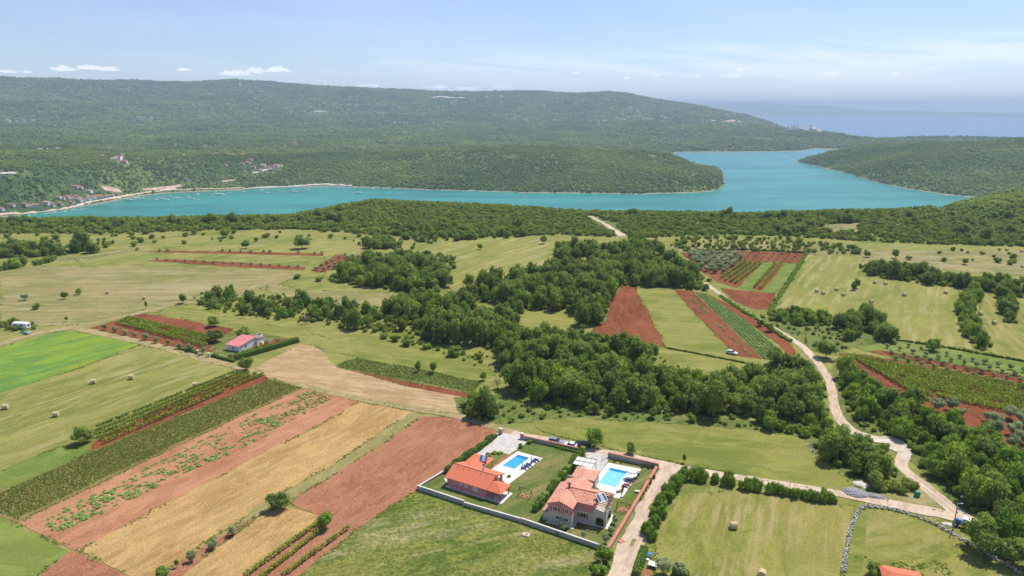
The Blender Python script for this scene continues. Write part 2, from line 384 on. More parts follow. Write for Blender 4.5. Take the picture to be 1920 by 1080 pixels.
def hillmat():
    m_, t = newmat('hill_ground')
    g = t.n('ShaderNodeNewGeometry'); s_ = t.n('ShaderNodeSeparateXYZ'); t.put(s_.inputs[0], g.outputs['Position'])
    pos = g.outputs['Position']
    mpp = t.n('ShaderNodeMapping'); t.put(mpp.inputs[0], pos); mpp.inputs['Scale'].default_value = (.45, 1, 1)
    n1 = t.noise(mpp.outputs[0], 1 / 330., 7, .74, .5); n2 = t.noise(pos, 1 / 45., 5, .72); n3 = t.noise(pos, 1 / 8., 4, .8)
    col = t.mix(t.step(n1, .43, .58), (.065, .125, .036), (.18, .25, .058))
    col = t.mix(t.m('MULTIPLY', t.step(n2, .42, .7), .55), col, (.19, .22, .07))
    col = t.mix(t.m('MULTIPLY', t.step(n3, .52, .38), .75), col, (.035, .065, .028))
    rk = t.m('MULTIPLY', t.step(t.noise(pos, 1 / 160., 7, .74, .6), .60, .70), t.step(n3, .35, .6))
    col = t.mix(t.m('MULTIPLY', rk, .6), col, (.30, .27, .20))
    sh = t.m('MULTIPLY', t.step(s_.outputs[2], -117.6, -119.0), t.step(n2, .25, .5))
    col = t.mix(sh, col, (.42, .36, .27))
    t.put(t.b.inputs['Base Color'], col); t.b.inputs['Roughness'].default_value = 1; t.b.inputs['Specular IOR Level'].default_value = .05
    bn = t.n('ShaderNodeBump'); bn.inputs['Strength'].default_value = 1; bn.inputs['Distance'].default_value = 6
    t.put(bn.inputs['Height'], t.m('ADD', n3, t.m('MULTIPLY', n2, 1.5))); t.L.new(bn.outputs[0], t.b.inputs['Normal'])
    return m_
M['meadow'] = field('meadow_grass', (.165, .20, .034), (.26, .255, .066), (.36, .31, .15), .3, 6, .5, 26, (.07, .12, .03), .35, 1.2, .7, 1.2, .3)
M['hillg'] = hillmat()
g_me = mesh_np('ground', V, faces, (M['meadow'], M['hillg']), midx, smooth=True)
tag(link('ground', g_me), kind='structure')

def height(X, Y):
    a = atan2(X, Y); d = hypot(X, Y)
    if d < 430: return 0.0
    i = int(np.searchsorted(AZ, a)) - 1; j = int(np.searchsorted(DS, d)) - 1
    i = min(max(i, 0), na - 2); j = min(max(j, 0), nd - 2)
    u = (a - AZ[i]) / (AZ[i + 1] - AZ[i]); v = (d - DS[j]) / (DS[j + 1] - DS[j])
    return (Z[i, j] * (1 - u) + Z[i + 1, j] * u) * (1 - v) + (Z[i, j + 1] * (1 - u) + Z[i + 1, j + 1] * u) * v
def hits(x, y, dmin=450., dmax=9000.):
    """where the sight line through a photo pixel meets the terrain beyond dmin"""
    dr = ray(x, y); h = hypot(dr[0], dr[1]); d_ = dmin
    while d_ < dmax:
        t_ = d_ / h; X, Y, zz = dr[0] * t_, dr[1] * t_, HC + dr[2] * t_
        g_ = height(X, Y)
        if zz <= g_: return (X, Y, g_)
        d_ += max(2.5, d_ * .003)
    return None

# water of the bay and the open sea
m_, t = newmat('sea_water')
g = t.n('ShaderNodeNewGeometry'); s_ = t.n('ShaderNodeSeparateXYZ'); t.put(s_.inputs[0], g.outputs['Position'])
pos = g.outputs['Position']
far = t.step(s_.outputs[1], 1900, 4200)
shal = t.noise(t.comb(t.m('MULTIPLY', s_.outputs[0], 1 / 520.), t.m('MULTIPLY', s_.outputs[1], 1 / 170.)), 1, 7, .68, .9)
bay = t.mix(t.step(shal, .35, .65), (.004, .17, .145), (.03, .28, .225))
col = t.mix(far, bay, t.mix(t.step(shal, .42, .62), (.03, .19, .25), (.075, .31, .31))); col = t.mix(t.step(s_.outputs[1], 4400, 5400), col, (.085, .19, .31))
t.put(t.b.inputs['Base Color'], col); t.b.inputs['Roughness'].default_value = .28; t.b.inputs['IOR'].default_value = 1.33
t.b.inputs['Specular IOR Level'].default_value = .28
bn = t.n('ShaderNodeBump'); bn.inputs['Strength'].default_value = .35; bn.inputs['Distance'].default_value = 1.2
t.put(bn.inputs['Height'], t.noise(pos, .12, 5, .7)); t.L.new(bn.outputs[0], t.b.inputs['Normal'])
M['sea'] = m_
ang = np.linspace(-1.25, 1.25, 41); rr = [560, 1500, 3000, 6000, 12000, 22000, 35500]
Vw = [(r * sin(a), r * cos(a), WATER) for r in rr for a in ang]
Fw = np.array([(j * 41 + i, j * 41 + i + 1, (j + 1) * 41 + i + 1, (j + 1) * 41 + i) for j in range(len(rr) - 1) for i in range(40)])[:, ::-1]
tag(link('sea_water', mesh_np('sea_water', Vw, Fw, (M['sea'],))), kind='structure')

# the long island across the strait
isl = [(1150, 198), (1290, 193), (1340, 192), (1430, 190), (1460, 193), (1490, 197), (1550, 197), (1590, 202), (1640, 207), (1700, 208), (1800, 210), (1920, 212), (2100, 213.5), (2400, 216)]
kn = [PD(x, y, 27000) for x, y in isl]
aa = np.linspace(kn[0][0], kn[-1][0], 160); zz = np.interp(aa, [k[0] for k in kn], [k[2] for k in kn])
V = []; rows = [(22500, 0), (23200, .18), (24200, .45), (25500, .72), (27000, 1.), (30000, .3), (33000, 0)]
for d_, f in rows:
    for a, z_ in zip(aa, zz):
        n_ = float(fbm(np.array(a * 60.), np.array(d_ / 1500.), 4))
        V.append((d_ * sin(a), d_ * cos(a), -124 + (z_ + 124) * f + (n_ * 60 * f * (1 - f) * 2 + n_ * 6 * f)))
Fi = np.array([(j * 160 + i, j * 160 + i + 1, (j + 1) * 160 + i + 1, (j + 1) * 160 + i) for j in range(len(rows) - 1) for i in range(159)])[:, ::-1]
tag(link('island_hills', mesh_np('island_hills', V, Fi, (M['hillg'],), smooth=True)), kind='structure')

# ------------------------------------------------------------------ haze
HAZE = 8.8e-5
m_ = bpy.data.materials.new('haze'); m_.use_nodes = True; t = NT(m_.node_tree); m_.node_tree.nodes.clear()
pv = t.n('ShaderNodeVolumePrincipled'); pv.inputs['Color'].default_value = (.60, .78, 1, 1); pv.inputs['Density'].default_value = HAZE
pv.inputs['Anisotropy'].default_value = .1
o = t.n('ShaderNodeOutputMaterial'); t.L.new(pv.outputs[0], o.inputs['Volume'])
zt = float(Z.max()) + 30
hz = MB().box(-40000, 40000, -3000, 37500, -150, max(zt, 420)).build('haze', m_)
tag(hz, kind='stuff', label='thin pale blue haze lying over the bay and the hills', cat='haze')

# ------------------------------------------------------------------ foliage
def crown_mesh(name, seed, mat, nleaf=800, leaf=.105, nl=11, flat=.8, spread=.62, core=True, top=1.0):
    """a crown of radius 1 standing on z=0: leafy twigs over a cluster of uneven lobes"""
    rs = np.random.RandomState(seed)
    lobes = []
    for k in range(nl):
        a = rs.uniform(0, 2 * pi); r = spread * sqrt(rs.uniform(0.02, 1)); z_ = rs.uniform(.35, 1.55 * flat + .2)
        s_ = rs.uniform(.30, .46) * (1.1 - .25 * abs(z_ - .8))
        r *= (1.12 - .55 * max(0, z_ - .75) * top)
        lobes.append((r * cos(a), r * sin(a), z_ * flat, s_))
    lobes.append((0, 0, .75 * flat, .55))
    lob = np.array(lobes)
    wgt = lob[:, 3] ** 2; wgt /= wgt.sum()
    ii = rs.choice(len(lob), nleaf, p=wgt)
    n_ = rs.normal(size=(nleaf, 3)); n_[:, 2] = n_[:, 2] * .85 + .28; n_ /= np.linalg.norm(n_, axis=1)[:, None]
    rad = lob[ii, 3] * rs.uniform(.78, 1.12, nleaf)
    c = lob[ii, :3] + n_ * rad[:, None]
    nn = n_ + rs.normal(size=(nleaf, 3)) * .42; nn /= np.linalg.norm(nn, axis=1)[:, None]
    t1 = np.cross(nn, rs.normal(size=(nleaf, 3))); t1 /= np.linalg.norm(t1, axis=1)[:, None]; t2 = np.cross(nn, t1)
    sz = leaf * rs.uniform(.6, 1.35, nleaf)[:, None]
    V = np.stack([c - t1 * sz, c - t2 * sz * .7 + nn * sz * .25, c + t1 * sz, c + t2 * sz * .7 - nn * sz * .15], 1).reshape(-1, 3)
    Fq = np.arange(nleaf * 4).reshape(-1, 4)
    if core:
        bm = bmesh.new(); bmesh.ops.create_icosphere(bm, subdivisions=1, radius=1)
        iv = np.array([v.co[:] for v in bm.verts]); jf = [[v.index for v in f.verts] for f in bm.faces]; bm.free()
        base = len(V); vs = [V]; fs = Fq.tolist()
        for l in lob:
            q = iv * (l[3] * .78) * rs.uniform(.85, 1.12, (len(iv), 1)) + l[:3]
            vs.append(q); fs += [[base + i for i in f] for f in jf]; base += len(iv)
        V = np.concatenate(vs); V[:, 2] = np.maximum(V[:, 2], .02)
        return mesh_np(name, V, fs, (mat,))
    return mesh_np(name, V, Fq, (mat,))
def trunk_mesh(name, seed):
    r_ = random.Random(seed); b = MB()
    b.bar((0, 0, -.05), (.04, .02, .55), .085, .06, 7)
    for k in range(4):
        a = k * 1.6 + r_.uniform(0, .8)
        b.bar((.04, .02, .5), (.4 * cos(a), .4 * sin(a), r_.uniform(.85, 1.1)), .045, .02, 5)
    me = bpy.data.meshes.new(name); me.from_pydata(b.v, [], b.f); me.materials.append(M['bark']); me.update()
    return me
CR = {}
for kind, n_, kw in (('oak', 6, dict(nleaf=1150, leaf=.085, nl=14)), ('bright', 4, dict(nleaf=1000, leaf=.085, nl=12)), ('olive', 3, dict(nleaf=900, leaf=.08, nl=8, flat=.85)),
                     ('scrub', 4, dict(nleaf=420, leaf=.12, nl=8, flat=.72)), ('squash', 3, dict(nleaf=70, leaf=.30, nl=5, flat=.35, core=False)),
                     ('crop', 3, dict(nleaf=46, leaf=.30, nl=4, flat=.6, core=False)), ('dead', 1, dict(nleaf=420, leaf=.05, nl=9, core=False))):
    CR[kind] = [crown_mesh(kind + '_crown', 100 + 17 * k + len(kind), M[kind], **kw) for k in range(n_)]
CR['hill'] = [crown_mesh('hill_crown', 900 + k, M['hill'], nleaf=48, leaf=.24, nl=4, flat=.7, spread=.5) for k in range(4)]
TR = [trunk_mesh('trunk', k) for k in range(3)]
rnd = random.Random(11)
def plant(kind, x, y, rad, h, label, cat='tree', group=None, name=None, stem=.25, crown_kind=None):
    """a tree: trunk plus crown; stem is the share of the height left clear below the crown"""
    nm = name or {'oak': 'broadleaf_tree', 'bright': 'broadleaf_tree', 'olive': 'olive_tree', 'scrub': 'shrub', 'dead': 'dead_tree'}[kind]
    r = empty(nm, x, y, 0, rnd.uniform(0, 6.28), label, cat, group)
    link('trunk', TR[rnd.randrange(3)], r, scale=(h * .32, h * .32, h * (.35 + stem)))
    link('crown', CR[kind][rnd.randrange(len(CR[kind]))], r, loc=(0, 0, h * stem), scale=(rad, rad * rnd.uniform(.88, 1.1), h * (1 - stem) / 1.45))
    return r
def scatter(name, pts, srcs, label=None, cat=None, kind='stuff', group=None):
    """many plants nobody could count: one object, instances on the vertices of a mesh. pts = (x, y, z, sx, sz, index)"""
    pts = np.asarray(pts, dtype=np.float32); n = len(pts)
    me = bpy.data.meshes.new(name); me.vertices.add(n); me.vertices.foreach_set('co', pts[:, :3].ravel())
    rs = np.random.RandomState(n)
    a = me.attributes.new('scl', 'FLOAT_VECTOR', 'POINT'); a.data.foreach_set('vector', np.stack([pts[:, 3] * rs.uniform(.85, 1.15, n), pts[:, 3], pts[:, 4]], 1).astype(np.float32).ravel())
    a = me.attributes.new('rot', 'FLOAT_VECTOR', 'POINT'); rz = np.zeros((n, 3), np.float32); rz[:, 2] = rs.uniform(0, 6.28, n); a.data.foreach_set('vector', rz.ravel())
    a = me.attributes.new('idx', 'INT', 'POINT'); a.data.foreach_set('value', (rs.randint(0, 1000, n) % len(srcs)).astype(np.int32))
    o = link(name, me)
    ng = bpy.data.node_groups.new(name, 'GeometryNodeTree')
    ng.interface.new_socket('Geometry', in_out='INPUT', socket_type='NodeSocketGeometry'); ng.interface.new_socket('Geometry', in_out='OUTPUT', socket_type='NodeSocketGeometry')
    gi = ng.nodes.new('NodeGroupInput'); go = ng.nodes.new('NodeGroupOutput'); io = ng.nodes.new('GeometryNodeInstanceOnPoints'); jn = ng.nodes.new('GeometryNodeJoinGeometry')
    for so_ in srcs:
        oi = ng.nodes.new('GeometryNodeObjectInfo'); oi.inputs['Object'].default_value = so_; oi.inputs['As Instance'].default_value = True
        ng.links.new(oi.outputs['Geometry'], jn.inputs[0])
    def attr(nm, dt):
        q = ng.nodes.new('GeometryNodeInputNamedAttribute'); q.data_type = dt; q.inputs['Name'].default_value = nm; return q.outputs['Attribute']
    ng.links.new(gi.outputs[0], io.inputs['Points']); ng.links.new(jn.outputs[0], io.inputs['Instance'])
    io.inputs['Pick Instance'].default_value = True
    ng.links.new(attr('idx', 'INT'), io.inputs['Instance Index']); ng.links.new(attr('scl', 'FLOAT_VECTOR'), io.inputs['Scale'])
    ng.links.new(attr('rot', 'FLOAT_VECTOR'), io.inputs['Rotation'])
    ng.links.new(io.outputs[0], go.inputs[0])
    md = o.modifiers.new('plants', 'NODES'); md.node_group = ng
    return tag(o, label, cat, group, kind)
SRC = {k: [bpy.data.objects.new(k + '_clump', me) for me in v] for k, v in CR.items()}   # meshes the scatters copy

def inside(x, y, poly):
    c = False; n = len(poly); j = n - 1
    for i in range(n):
        xi, yi = poly[i]; xj, yj = poly[j]
        if (yi > y) != (yj > y) and x < (xj - xi) * (y - yi) / (yj - yi) + xi: c = not c
        j = i
    return c
def fill(poly_px, sp, seed=1, jit=.38, holes=(), px=True):
    pl = [P(*q) for q in poly_px] if px else poly_px
    hl = [[P(*q) for q in h] for h in holes]
    r_ = random.Random(seed); x0 = min(q[0] for q in pl); x1 = max(q[0] for q in pl); y0 = min(q[1] for q in pl); y1 = max(q[1] for q in pl)
    out = []; y = y0; k = 0
    while y < y1:
        x = x0 + (k % 2) * sp / 2
        while x < x1:
            X = x + r_.uniform(-jit, jit) * sp; Y = y + r_.uniform(-jit, jit) * sp
            if inside(X, Y, pl) and not any(inside(X, Y, h) for h in hl): out.append((X, Y))
            x += sp
        y += sp * .87; k += 1
    return out

# woodland on the slopes beyond the bay (far shore, headland, spur): low trees, instanced
pts = []; rs = np.random.RandomState(5)
def hill_fill(x0, x1, d0, d1, sp, size):
    a0 = AE(x0, 330)[0]; a1 = AE(x1, 330)[0]; n = int((a1 - a0) * (d1 * d1 - d0 * d0) / 2 / (sp * sp))
    A = rs.uniform(a0, a1, n); D = np.sqrt(rs.uniform(d0 * d0, d1 * d1, n))
    I = np.clip(np.searchsorted(AZ, A) - 1, 0, na - 2); J = np.clip(np.searchsorted(DS, D) - 1, 0, nd - 2)
    u = (A - AZ[I]) / (AZ[I + 1] - AZ[I]); v = (D - DS[J]) / (DS[J + 1] - DS[J])
    zz = (Z[I, J] * (1 - u) + Z[I + 1, J] * u) * (1 - v) + (Z[I, J + 1] * (1 - u) + Z[I + 1, J + 1] * u) * v
    X = D * np.sin(A); Y = D * np.cos(A)
    dens = fbm(X / 130 + 9, Y / 130, 4)
    ok = (zz > WATER + 2.5) & (dens > -.5 + rs.uniform(-.15, .1, n))
    s_ = size * rs.uniform(.55, 1.35, n) * (1 + .5 * np.clip(fbm(X / 60, Y / 60, 2), -.5, .5))
    return np.stack([X, Y, zz - .6, s_, s_ * rs.uniform(.8, 1.3, n), s_ * 0], 1)[ok]
# ------------------------------------------------------------------ fields, soil and roads: thin sheets on the plateau
def ang(p, q):
    a, b = P(*p), P(*q); return atan2(b[1] - a[1], b[0] - a[0])
_layer = [0]
EDGES = []
def wobble(pl, closed=True, step_=3.0, amt=.35, seed=1):
    out = []; n = len(pl)
    for i in range(n if closed else n - 1):
        a, b = pl[i], pl[(i + 1) % n]; L_ = hypot(b[0] - a[0], b[1] - a[1]); k = max(1, int(L_ / step_))
        nx, ny = -(b[1] - a[1]) / max(L_, .01), (b[0] - a[0]) / max(L_, .01)
        for j in range(k):
            f = j / k; x = a[0] + (b[0] - a[0]) * f; y = a[1] + (b[1] - a[1]) * f
            o = float(fbm(np.array(x / 7. + seed * 3.1), np.array(y / 7.), 3)) * 2 * amt * (0 if j == 0 else 1)
            out.append((x + nx * o, y + ny * o))
    if not closed: out.append(pl[-1])
    return out
def sheet(name, poly_px, mat, z, amt=.35, step_=3.0):
    _layer[0] += 1; z = z + _layer[0] * .0011
    pl = wobble([P(*q) for q in poly_px], True, step_ * .6, amt * 1.4, _layer[0])
    if mat.name not in ('lawn', 'yard_gravel', 'pale_rubble', 'weeds') and 'scrub' not in name: EDGES.append(pl)
    ar = sum(pl[i][0] * pl[(i + 1) % len(pl)][1] - pl[(i + 1) % len(pl)][0] * pl[i][1] for i in range(len(pl)))
    if ar < 0: pl = pl[::-1]
    tri = tessellate_polygon([[Vector((p[0], p[1], 0)) for p in pl]])
    me = bpy.data.meshes.new(name); me.from_pydata([(x, y, z) for x, y in pl], [], [tuple(t_) for t_ in tri]); me.materials.append(mat)
    bm = bmesh.new(); bm.from_mesh(me); bmesh.ops.recalc_face_normals(bm, faces=bm.faces)
    for f in bm.faces:
        if f.normal.z < 0: f.normal_flip()
    bm.to_mesh(me); bm.free(); me.update()
    return tag(link(name, me), kind='structure')
def smooth_line(pl, k=8):
    out = []
    for i in range(len(pl) - 1):
        p0, p1, p2, p3 = pl[max(i - 1, 0)], pl[i], pl[i + 1], pl[min(i + 2, len(pl) - 1)]
        for j in range(k):
            t_ = j / k
            out.append(tuple(.5 * (2 * p1[c] + (p2[c] - p0[c]) * t_ + (2 * p0[c] - 5 * p1[c] + 4 * p2[c] - p3[c]) * t_ ** 2 + (3 * p1[c] - p0[c] - 3 * p2[c] + p3[c]) * t_ ** 3) for c in range(len(p1))))
    out.append(tuple(pl[-1])); return out
def ribbon(name, pts_px, width, mat, z, amt=.3, kind='structure', hfun=None):
    _layer[0] += 1; z = z + _layer[0] * .0011
    pl = [(*P(p[0], p[1]), (p[2] if len(p) > 2 else width)) for p in pts_px]
    pl = smooth_line(pl); V = []; 
    for i, (x, y, w_) in enumerate(pl):
        a = pl[max(i - 1, 0)]; b = pl[min(i + 1, len(pl) - 1)]; L_ = hypot(b[0] - a[0], b[1] - a[1]) + 1e-6
        nx, ny = -(b[1] - a[1]) / L_, (b[0] - a[0]) / L_
        for s_ in (-1, 1):
            o = w_ / 2 + float(fbm(np.array(x / 4. + s_ * 9), np.array(y / 4.), 3)) * 2 * amt
            V.append((x + nx * o * s_, y + ny * o * s_, z if hfun is None else hfun(x, y) + z))
    me = bpy.data.meshes.new(name); me.from_pydata(V, [], [(2 * i, 2 * i + 2, 2 * i + 3, 2 * i + 1)[::-1] for i in range(len(pl) - 1)]); me.materials.append(mat)
    me.flip_normals() if me.polygons[0].normal.z < 0 else None
    me.update(); return tag(link(name, me), kind=kind)

A1 = ang((0, 945), (535, 718))          # row direction of the long strips on the left
A2 = ang((1240, 1060), (1290, 925))
A3 = ang((1300, 548), (1427, 673))
A4 = ang((1573, 663), (1920, 723))
YEL = (.36, .31, .15)
M['hay1'] = field('mown_hay', (.18, .20, .038), (.26, .25, .065), (.42, .35, .17), A1, 1.6, .75, 30, (.06, .10, .03), .75, 1.5, .6, 1.4, .28)
M['hay2'] = field('mown_hay_green', (.18, .20, .035), (.26, .245, .06), (.40, .32, .15), A2, 1.9, .75, 22, (.10, .14, .04), .3, 1.3, .6, 1.4, .28)
M['hay3'] = field('mown_grass', (.155, .19, .032), (.235, .235, .055), (.36, .31, .12), ang((1000, 800), (1500, 860)), 2.6, .5, 30, None, 0, 1, .5, 1.5, .26)
M['hay4'] = field('far_hay', (.17, .205, .035), (.245, .24, .058), (.42, .34, .17), ang((1520, 590), (1600, 470)), 3.5, .7, 45, (.10, .14, .04), .3, 2, .5, .9, .25)
M['dry'] = field('dry_meadow', (.20, .20, .06), (.28, .24, .095), (.48, .40, .24), .05, 5, .45, 30, (.52, .46, .32), .45, 6, .5, 1.1, .3)
M['rough'] = field('rough_meadow', (.12, .18, .028), (.26, .265, .06), (.55, .46, .26), ang((600, 1060), (1100, 960)), 6, .5, 8, (.06, .11, .022), .8, 2.6, 1.2, 1.0, .6)
M['lawn'] = field('lawn', (.095, .15, .03), (.155, .18, .045), (.32, .24, .11), .6, 4.5, .85, 7, None, 0, 1, .4, 2.5, .35)
M['green'] = field('clover', (.13, .20, .034), (.19, .235, .05), None, 0, 1, 0, 20, None, 0, 1, .5, 2.2, .3)
M['lush'] = field('bright_young_crop', (.11, .23, .045), (.18, .28, .04), (.27, .31, .025), ang((0, 700), (250, 640)), 3.2, .85, 18, (.06, .19, .03), .3, 4, .5, 1.2, .22)
M['red'] = field('red_soil', (.21, .062, .025), (.30, .095, .04), (.36, .14, .07), A3, 1.0, .6, 14, (.33, .19, .13), .5, .9, .9, 1.6, .35, furrow=.8)
M['pink'] = field('pale_red_soil', (.40, .175, .085), (.49, .24, .125), (.54, .30, .17), A1, 1.1, .6, 18, (.27, .12, .07), .5, 1.4, .7, 1.8, .25, furrow=.9)
M['plough'] = field('ploughed_soil_with_straw', (.36, .14, .07), (.45, .195, .105), (.50, .27, .16), A1, .9, .6, 16, (.68, .54, .38), 1.0, .8, .9, 2.0, .3, furrow=.8)
M['wheat'] = field('ripe_wheat', (.41, .25, .09), (.50, .32, .125), (.57, .42, .20), A1, 1.3, .55, 16, (.30, .17, .055), .55, .8, .9, 1.9, .3)
M['stubble'] = field('stubble', (.35, .225, .105), (.42, .29, .15), (.58, .45, .28), ang((640, 745), (870, 775)), .9, .8, 20, (.22, .20, .07), .4, 2.5, .6, 1.6, .25)
M['pasture'] = field('grazed_pasture', (.16, .19, .032), (.26, .25, .06), (.38, .31, .13), .4, 4, .6, 9, None, 0, 1, .6, 2, .3)
M['potsoil'] = field('soil_under_crop', (.19, .16, .05), (.25, .20, .07), (.32, .20, .10), A1, .8, .5, 12, None, 0, 1, .6, 2, .3)
M['band'] = field('dry_grass_band', (.24, .21, .07), (.32, .27, .11), (.18, .2, .05), A1, 1, .5, 8, None, 0, 1, .5, 2, .3)
M['track'] = field('grassy_track', (.30, .25, .11), (.40, .31, .16), (.22, .22, .07), A1, .8, .6, 8, None, 0, 1, .5, 2, .25)
M['gravel'] = field('white_gravel', (.48, .36, .26), (.58, .45, .34), (.66, .54, .43), ang((1140, 1080), (1250, 890)), .8, .6, 10, (.40, .31, .22), .35, 1.5, .5, 3, .15)
M['yard'] = simple('yard_gravel', (.50, .47, .43), .95, .12, .6, bump=.3, bscale=6)
M['weeds'] = field('weeds', (.10, .165, .032), (.19, .225, .055), (.26, .25, .09), .5, 2.5, .6, 9, (.04, .08, .02), .5, 1.2, 1.1, 1.1, .5)

# ---- left half
sheet('dry_meadow', [(0, 500), (250, 497), (520, 505), (560, 520), (440, 560), (330, 575), (270, 590), (150, 610), (0, 605)], M['dry'], .02, 2)
sheet('dry_meadow', [(130, 480), (240, 468), (600, 452), (880, 440), (1030, 450), (1040, 500), (1000, 515), (860, 545), (700, 545), (610, 515), (620, 480), (270, 484), (150, 505)], M['hay4'], .02, 2)
sheet('dry_meadow', [(500, 535), (620, 545), (860, 560), (850, 580), (680, 578), (520, 560)], M['dry'], .02, 2)
sheet('grass_field', [(330, 575), (470, 600), (640, 640), (870, 660), (930, 700), (870, 738), (670, 670), (560, 640), (430, 615), (290, 587)], M['hay3'], .02, 1)
sheet('bright_crop_field', [(-40, 662), (0, 652), (60, 635), (110, 622), (143, 623), (200, 632), (263, 647), (150, 690), (0, 737), (-60, 750)], M['lush'], .03, .5)
sheet('hay_field', [(-60, 752), (0, 738), (150, 691), (263, 648), (340, 662), (443, 692), (447, 700), (300, 760), (172, 812), (140, 835), (113, 838), (0, 883), (-80, 912)], M['hay1'], .03, .5)
sheet('clover_field', [(-80, 915), (0, 884), (113, 838), (172, 845), (100, 878), (0, 918), (-90, 955)], M['green'], .04, .4)
RED1 = [(167, 615), (267, 588), (330, 597), (437, 618), (420, 640), (400, 660), (367, 660), (260, 637)]
sheet('red_soil', RED1, M['red'], .04, .5)
sheet('cottage_lawn', [(393, 655), (405, 640), (420, 630), (437, 620), (500, 626), (548, 637), (440, 675)], M['lawn'], .05, .3)
sheet('red_soil', [(429, 671), (470, 655), (520, 636), (545, 636), (500, 655), (440, 676)], M['red'], .06, .3)
sheet('stubble_field', [(477, 690), (520, 668), (563, 645), (600, 655), (627, 683), (700, 705), (870, 737), (868, 765), (862, 778), (790, 768), (640, 742), (568, 722), (500, 708)], M['stubble'], .03, .4)
sheet('bean_field', [(627, 685), (650, 674), (672, 671), (800, 694), (905, 716), (885, 738), (780, 718), (640, 690)], M['weeds'], .05, .3)
sheet('red_soil', [(625, 686), (640, 690), (780, 718), (885, 738), (872, 746), (760, 724)], M['red'], .045, .2)
sheet('red_soil', [(172, 835), (185, 822), (440, 700), (495, 703), (505, 711), (345, 775), (172, 846)], M['red'], .04, .3)
sheet('potato_field', [(-57, 947), (0, 922), (172, 848), (345, 777), (503, 712), (570, 727), (430, 790), (200, 900), (33, 980), (0, 968)], M['potsoil'], .05, .3)
sheet('pale_soil', [(33, 980), (200, 900), (430, 790), (572, 727), (675, 751), (640, 775), (420, 890), (147, 1033), (130, 1030)], M['pink'], .04, .3)
sheet('wheat_field', [(147, 1033), (300, 950), (440, 878), (640, 776), (673, 752), (772, 772), (700, 820), (640, 862), (545, 915), (495, 935), (440, 985), (380, 1020), (290, 1085), (255, 1085)], M['wheat'], .05, .4)
sheet('grass_strip', [(772, 772), (790, 779), (720, 832), (560, 930), (540, 945), (470, 975), (390, 1035), (330, 1085), (290, 1085), (380, 1020), (440, 985), (495, 935), (545, 915), (640, 862), (700, 820)], M['band'], .045, .3)
sheet('red_soil', [(480, 968), (400, 1012), (330, 1062), (300, 1090), (330, 1090), (400, 1035), (482, 972)], M['plough'], .055, .2)
sheet('wheat_field', [(322, 1090), (400, 1034), (480, 972), (510, 956), (533, 951), (597, 967), (560, 1000), (440, 1090)], M['wheat'], .05, .4)
sheet('ploughed_field', [(790, 780), (875, 787), (935, 808), (905, 835), (830, 888), (780, 922), (730, 950), (660, 998), (540, 1095), (445, 1090), (560, 1000), (597, 968), (547, 945), (560, 930), (720, 832)], M['plough'], .04, .4)
sheet('grass_field', [(-100, 960), (-57, 952), (0, 974), (30, 984), (128, 1032), (63, 1085), (-60, 1095)], M['green'], .04, .3)
sheet('ploughed_field', [(133, 1033), (147, 1034), (255, 1090), (60, 1090)], M['plough'], .04, .2)
sheet('rough_meadow', [(783, 922), (870, 950), (1000, 985), (1140, 1037), (1150, 1050), (1130, 1095), (540, 1095), (660, 1000), (730, 952)], M['rough'], .03, .5)
sheet('red_soil', [(275, 489), (310, 486), (420, 491), (575, 501), (568, 507), (430, 500)], M['red'], .04, .6)
sheet('red_soil', [(243, 471), (330, 470), (470, 472), (608, 476), (606, 480), (470, 477), (330, 474)], M['red'], .04, .3)
sheet('red_soil', [(583, 508), (628, 478), (690, 481), (675, 496), (600, 511)], M['red'], .04, .6)
sheet('meadow', [(965, 592), (1000, 580), (1085, 588), (1082, 622), (1010, 624), (975, 618)], M['hay3'], .02, .8)
# ---- right half
sheet('ploughed_field', [(1163, 538), (1190, 537), (1220, 595), (1247, 650), (1180, 642), (1110, 630), (1115, 612), (1138, 600), (1142, 572)], M['red'], .04, .6)
sheet('grass_field', [(1190, 537), (1265, 541), (1310, 595), (1383, 667), (1425, 674), (1420, 684), (1247, 652), (1220, 595)], M['hay3'], .03, .6)
sheet('red_soil', [(1263, 543), (1300, 546), (1360, 605), (1427, 673), (1380, 667), (1312, 598)], M['red'], .045, .4)
sheet('bean_field', [(1298, 547), (1325, 550), (1400, 603), (1450, 643), (1470, 668), (1450, 676), (1427, 673), (1360, 605)], M['weeds'], .05, .3)
sheet('red_soil', [(1323, 550), (1345, 560), (1430, 607), (1478, 640), (1493, 662), (1478, 678), (1458, 674), (1475, 664), (1455, 643), (1400, 602)], M['red'], .055, .3)
sheet('meadow', [(1180, 655), (1247, 653), (1420, 684), (1400, 700), (1270, 694), (1185, 680)], M['hay3'], .02, .6)
sheet('red_soil', [(1275, 474), (1380, 470), (1510, 475), (1500, 495), (1430, 492), (1393, 490), (1347, 528), (1320, 512)], M['red'], .04, .4)
sheet('red_soil', [(1393, 489), (1432, 491), (1382, 540), (1343, 528)], M['red'], .045, .3)
sheet('grass_field', [(1432, 491), (1500, 495), (1455, 550), (1382, 541)], M['green'], .04, .3)
sheet('red_soil', [(1450, 493), (1470, 496), (1430, 545), (1410, 542)], M['red'], .05, .3)
sheet('ploughed_field', [(1350, 540), (1400, 546), (1455, 550), (1443, 581), (1413, 580), (1380, 566)], M['red'], .05, .5)
sheet('hay_field', [(1513, 478), (1620, 480), (1613, 517), (1700, 530), (1803, 541), (1793, 580), (1827, 657), (1687, 638), (1640, 612), (1563, 590), (1448, 580), (1480, 540)], M['hay4'], .03, 1)
sheet('hay_field', [(1833, 553), (1880, 553), (2000, 560), (2000, 690), (1860, 665), (1840, 610)], M['hay2'], .03, 1)
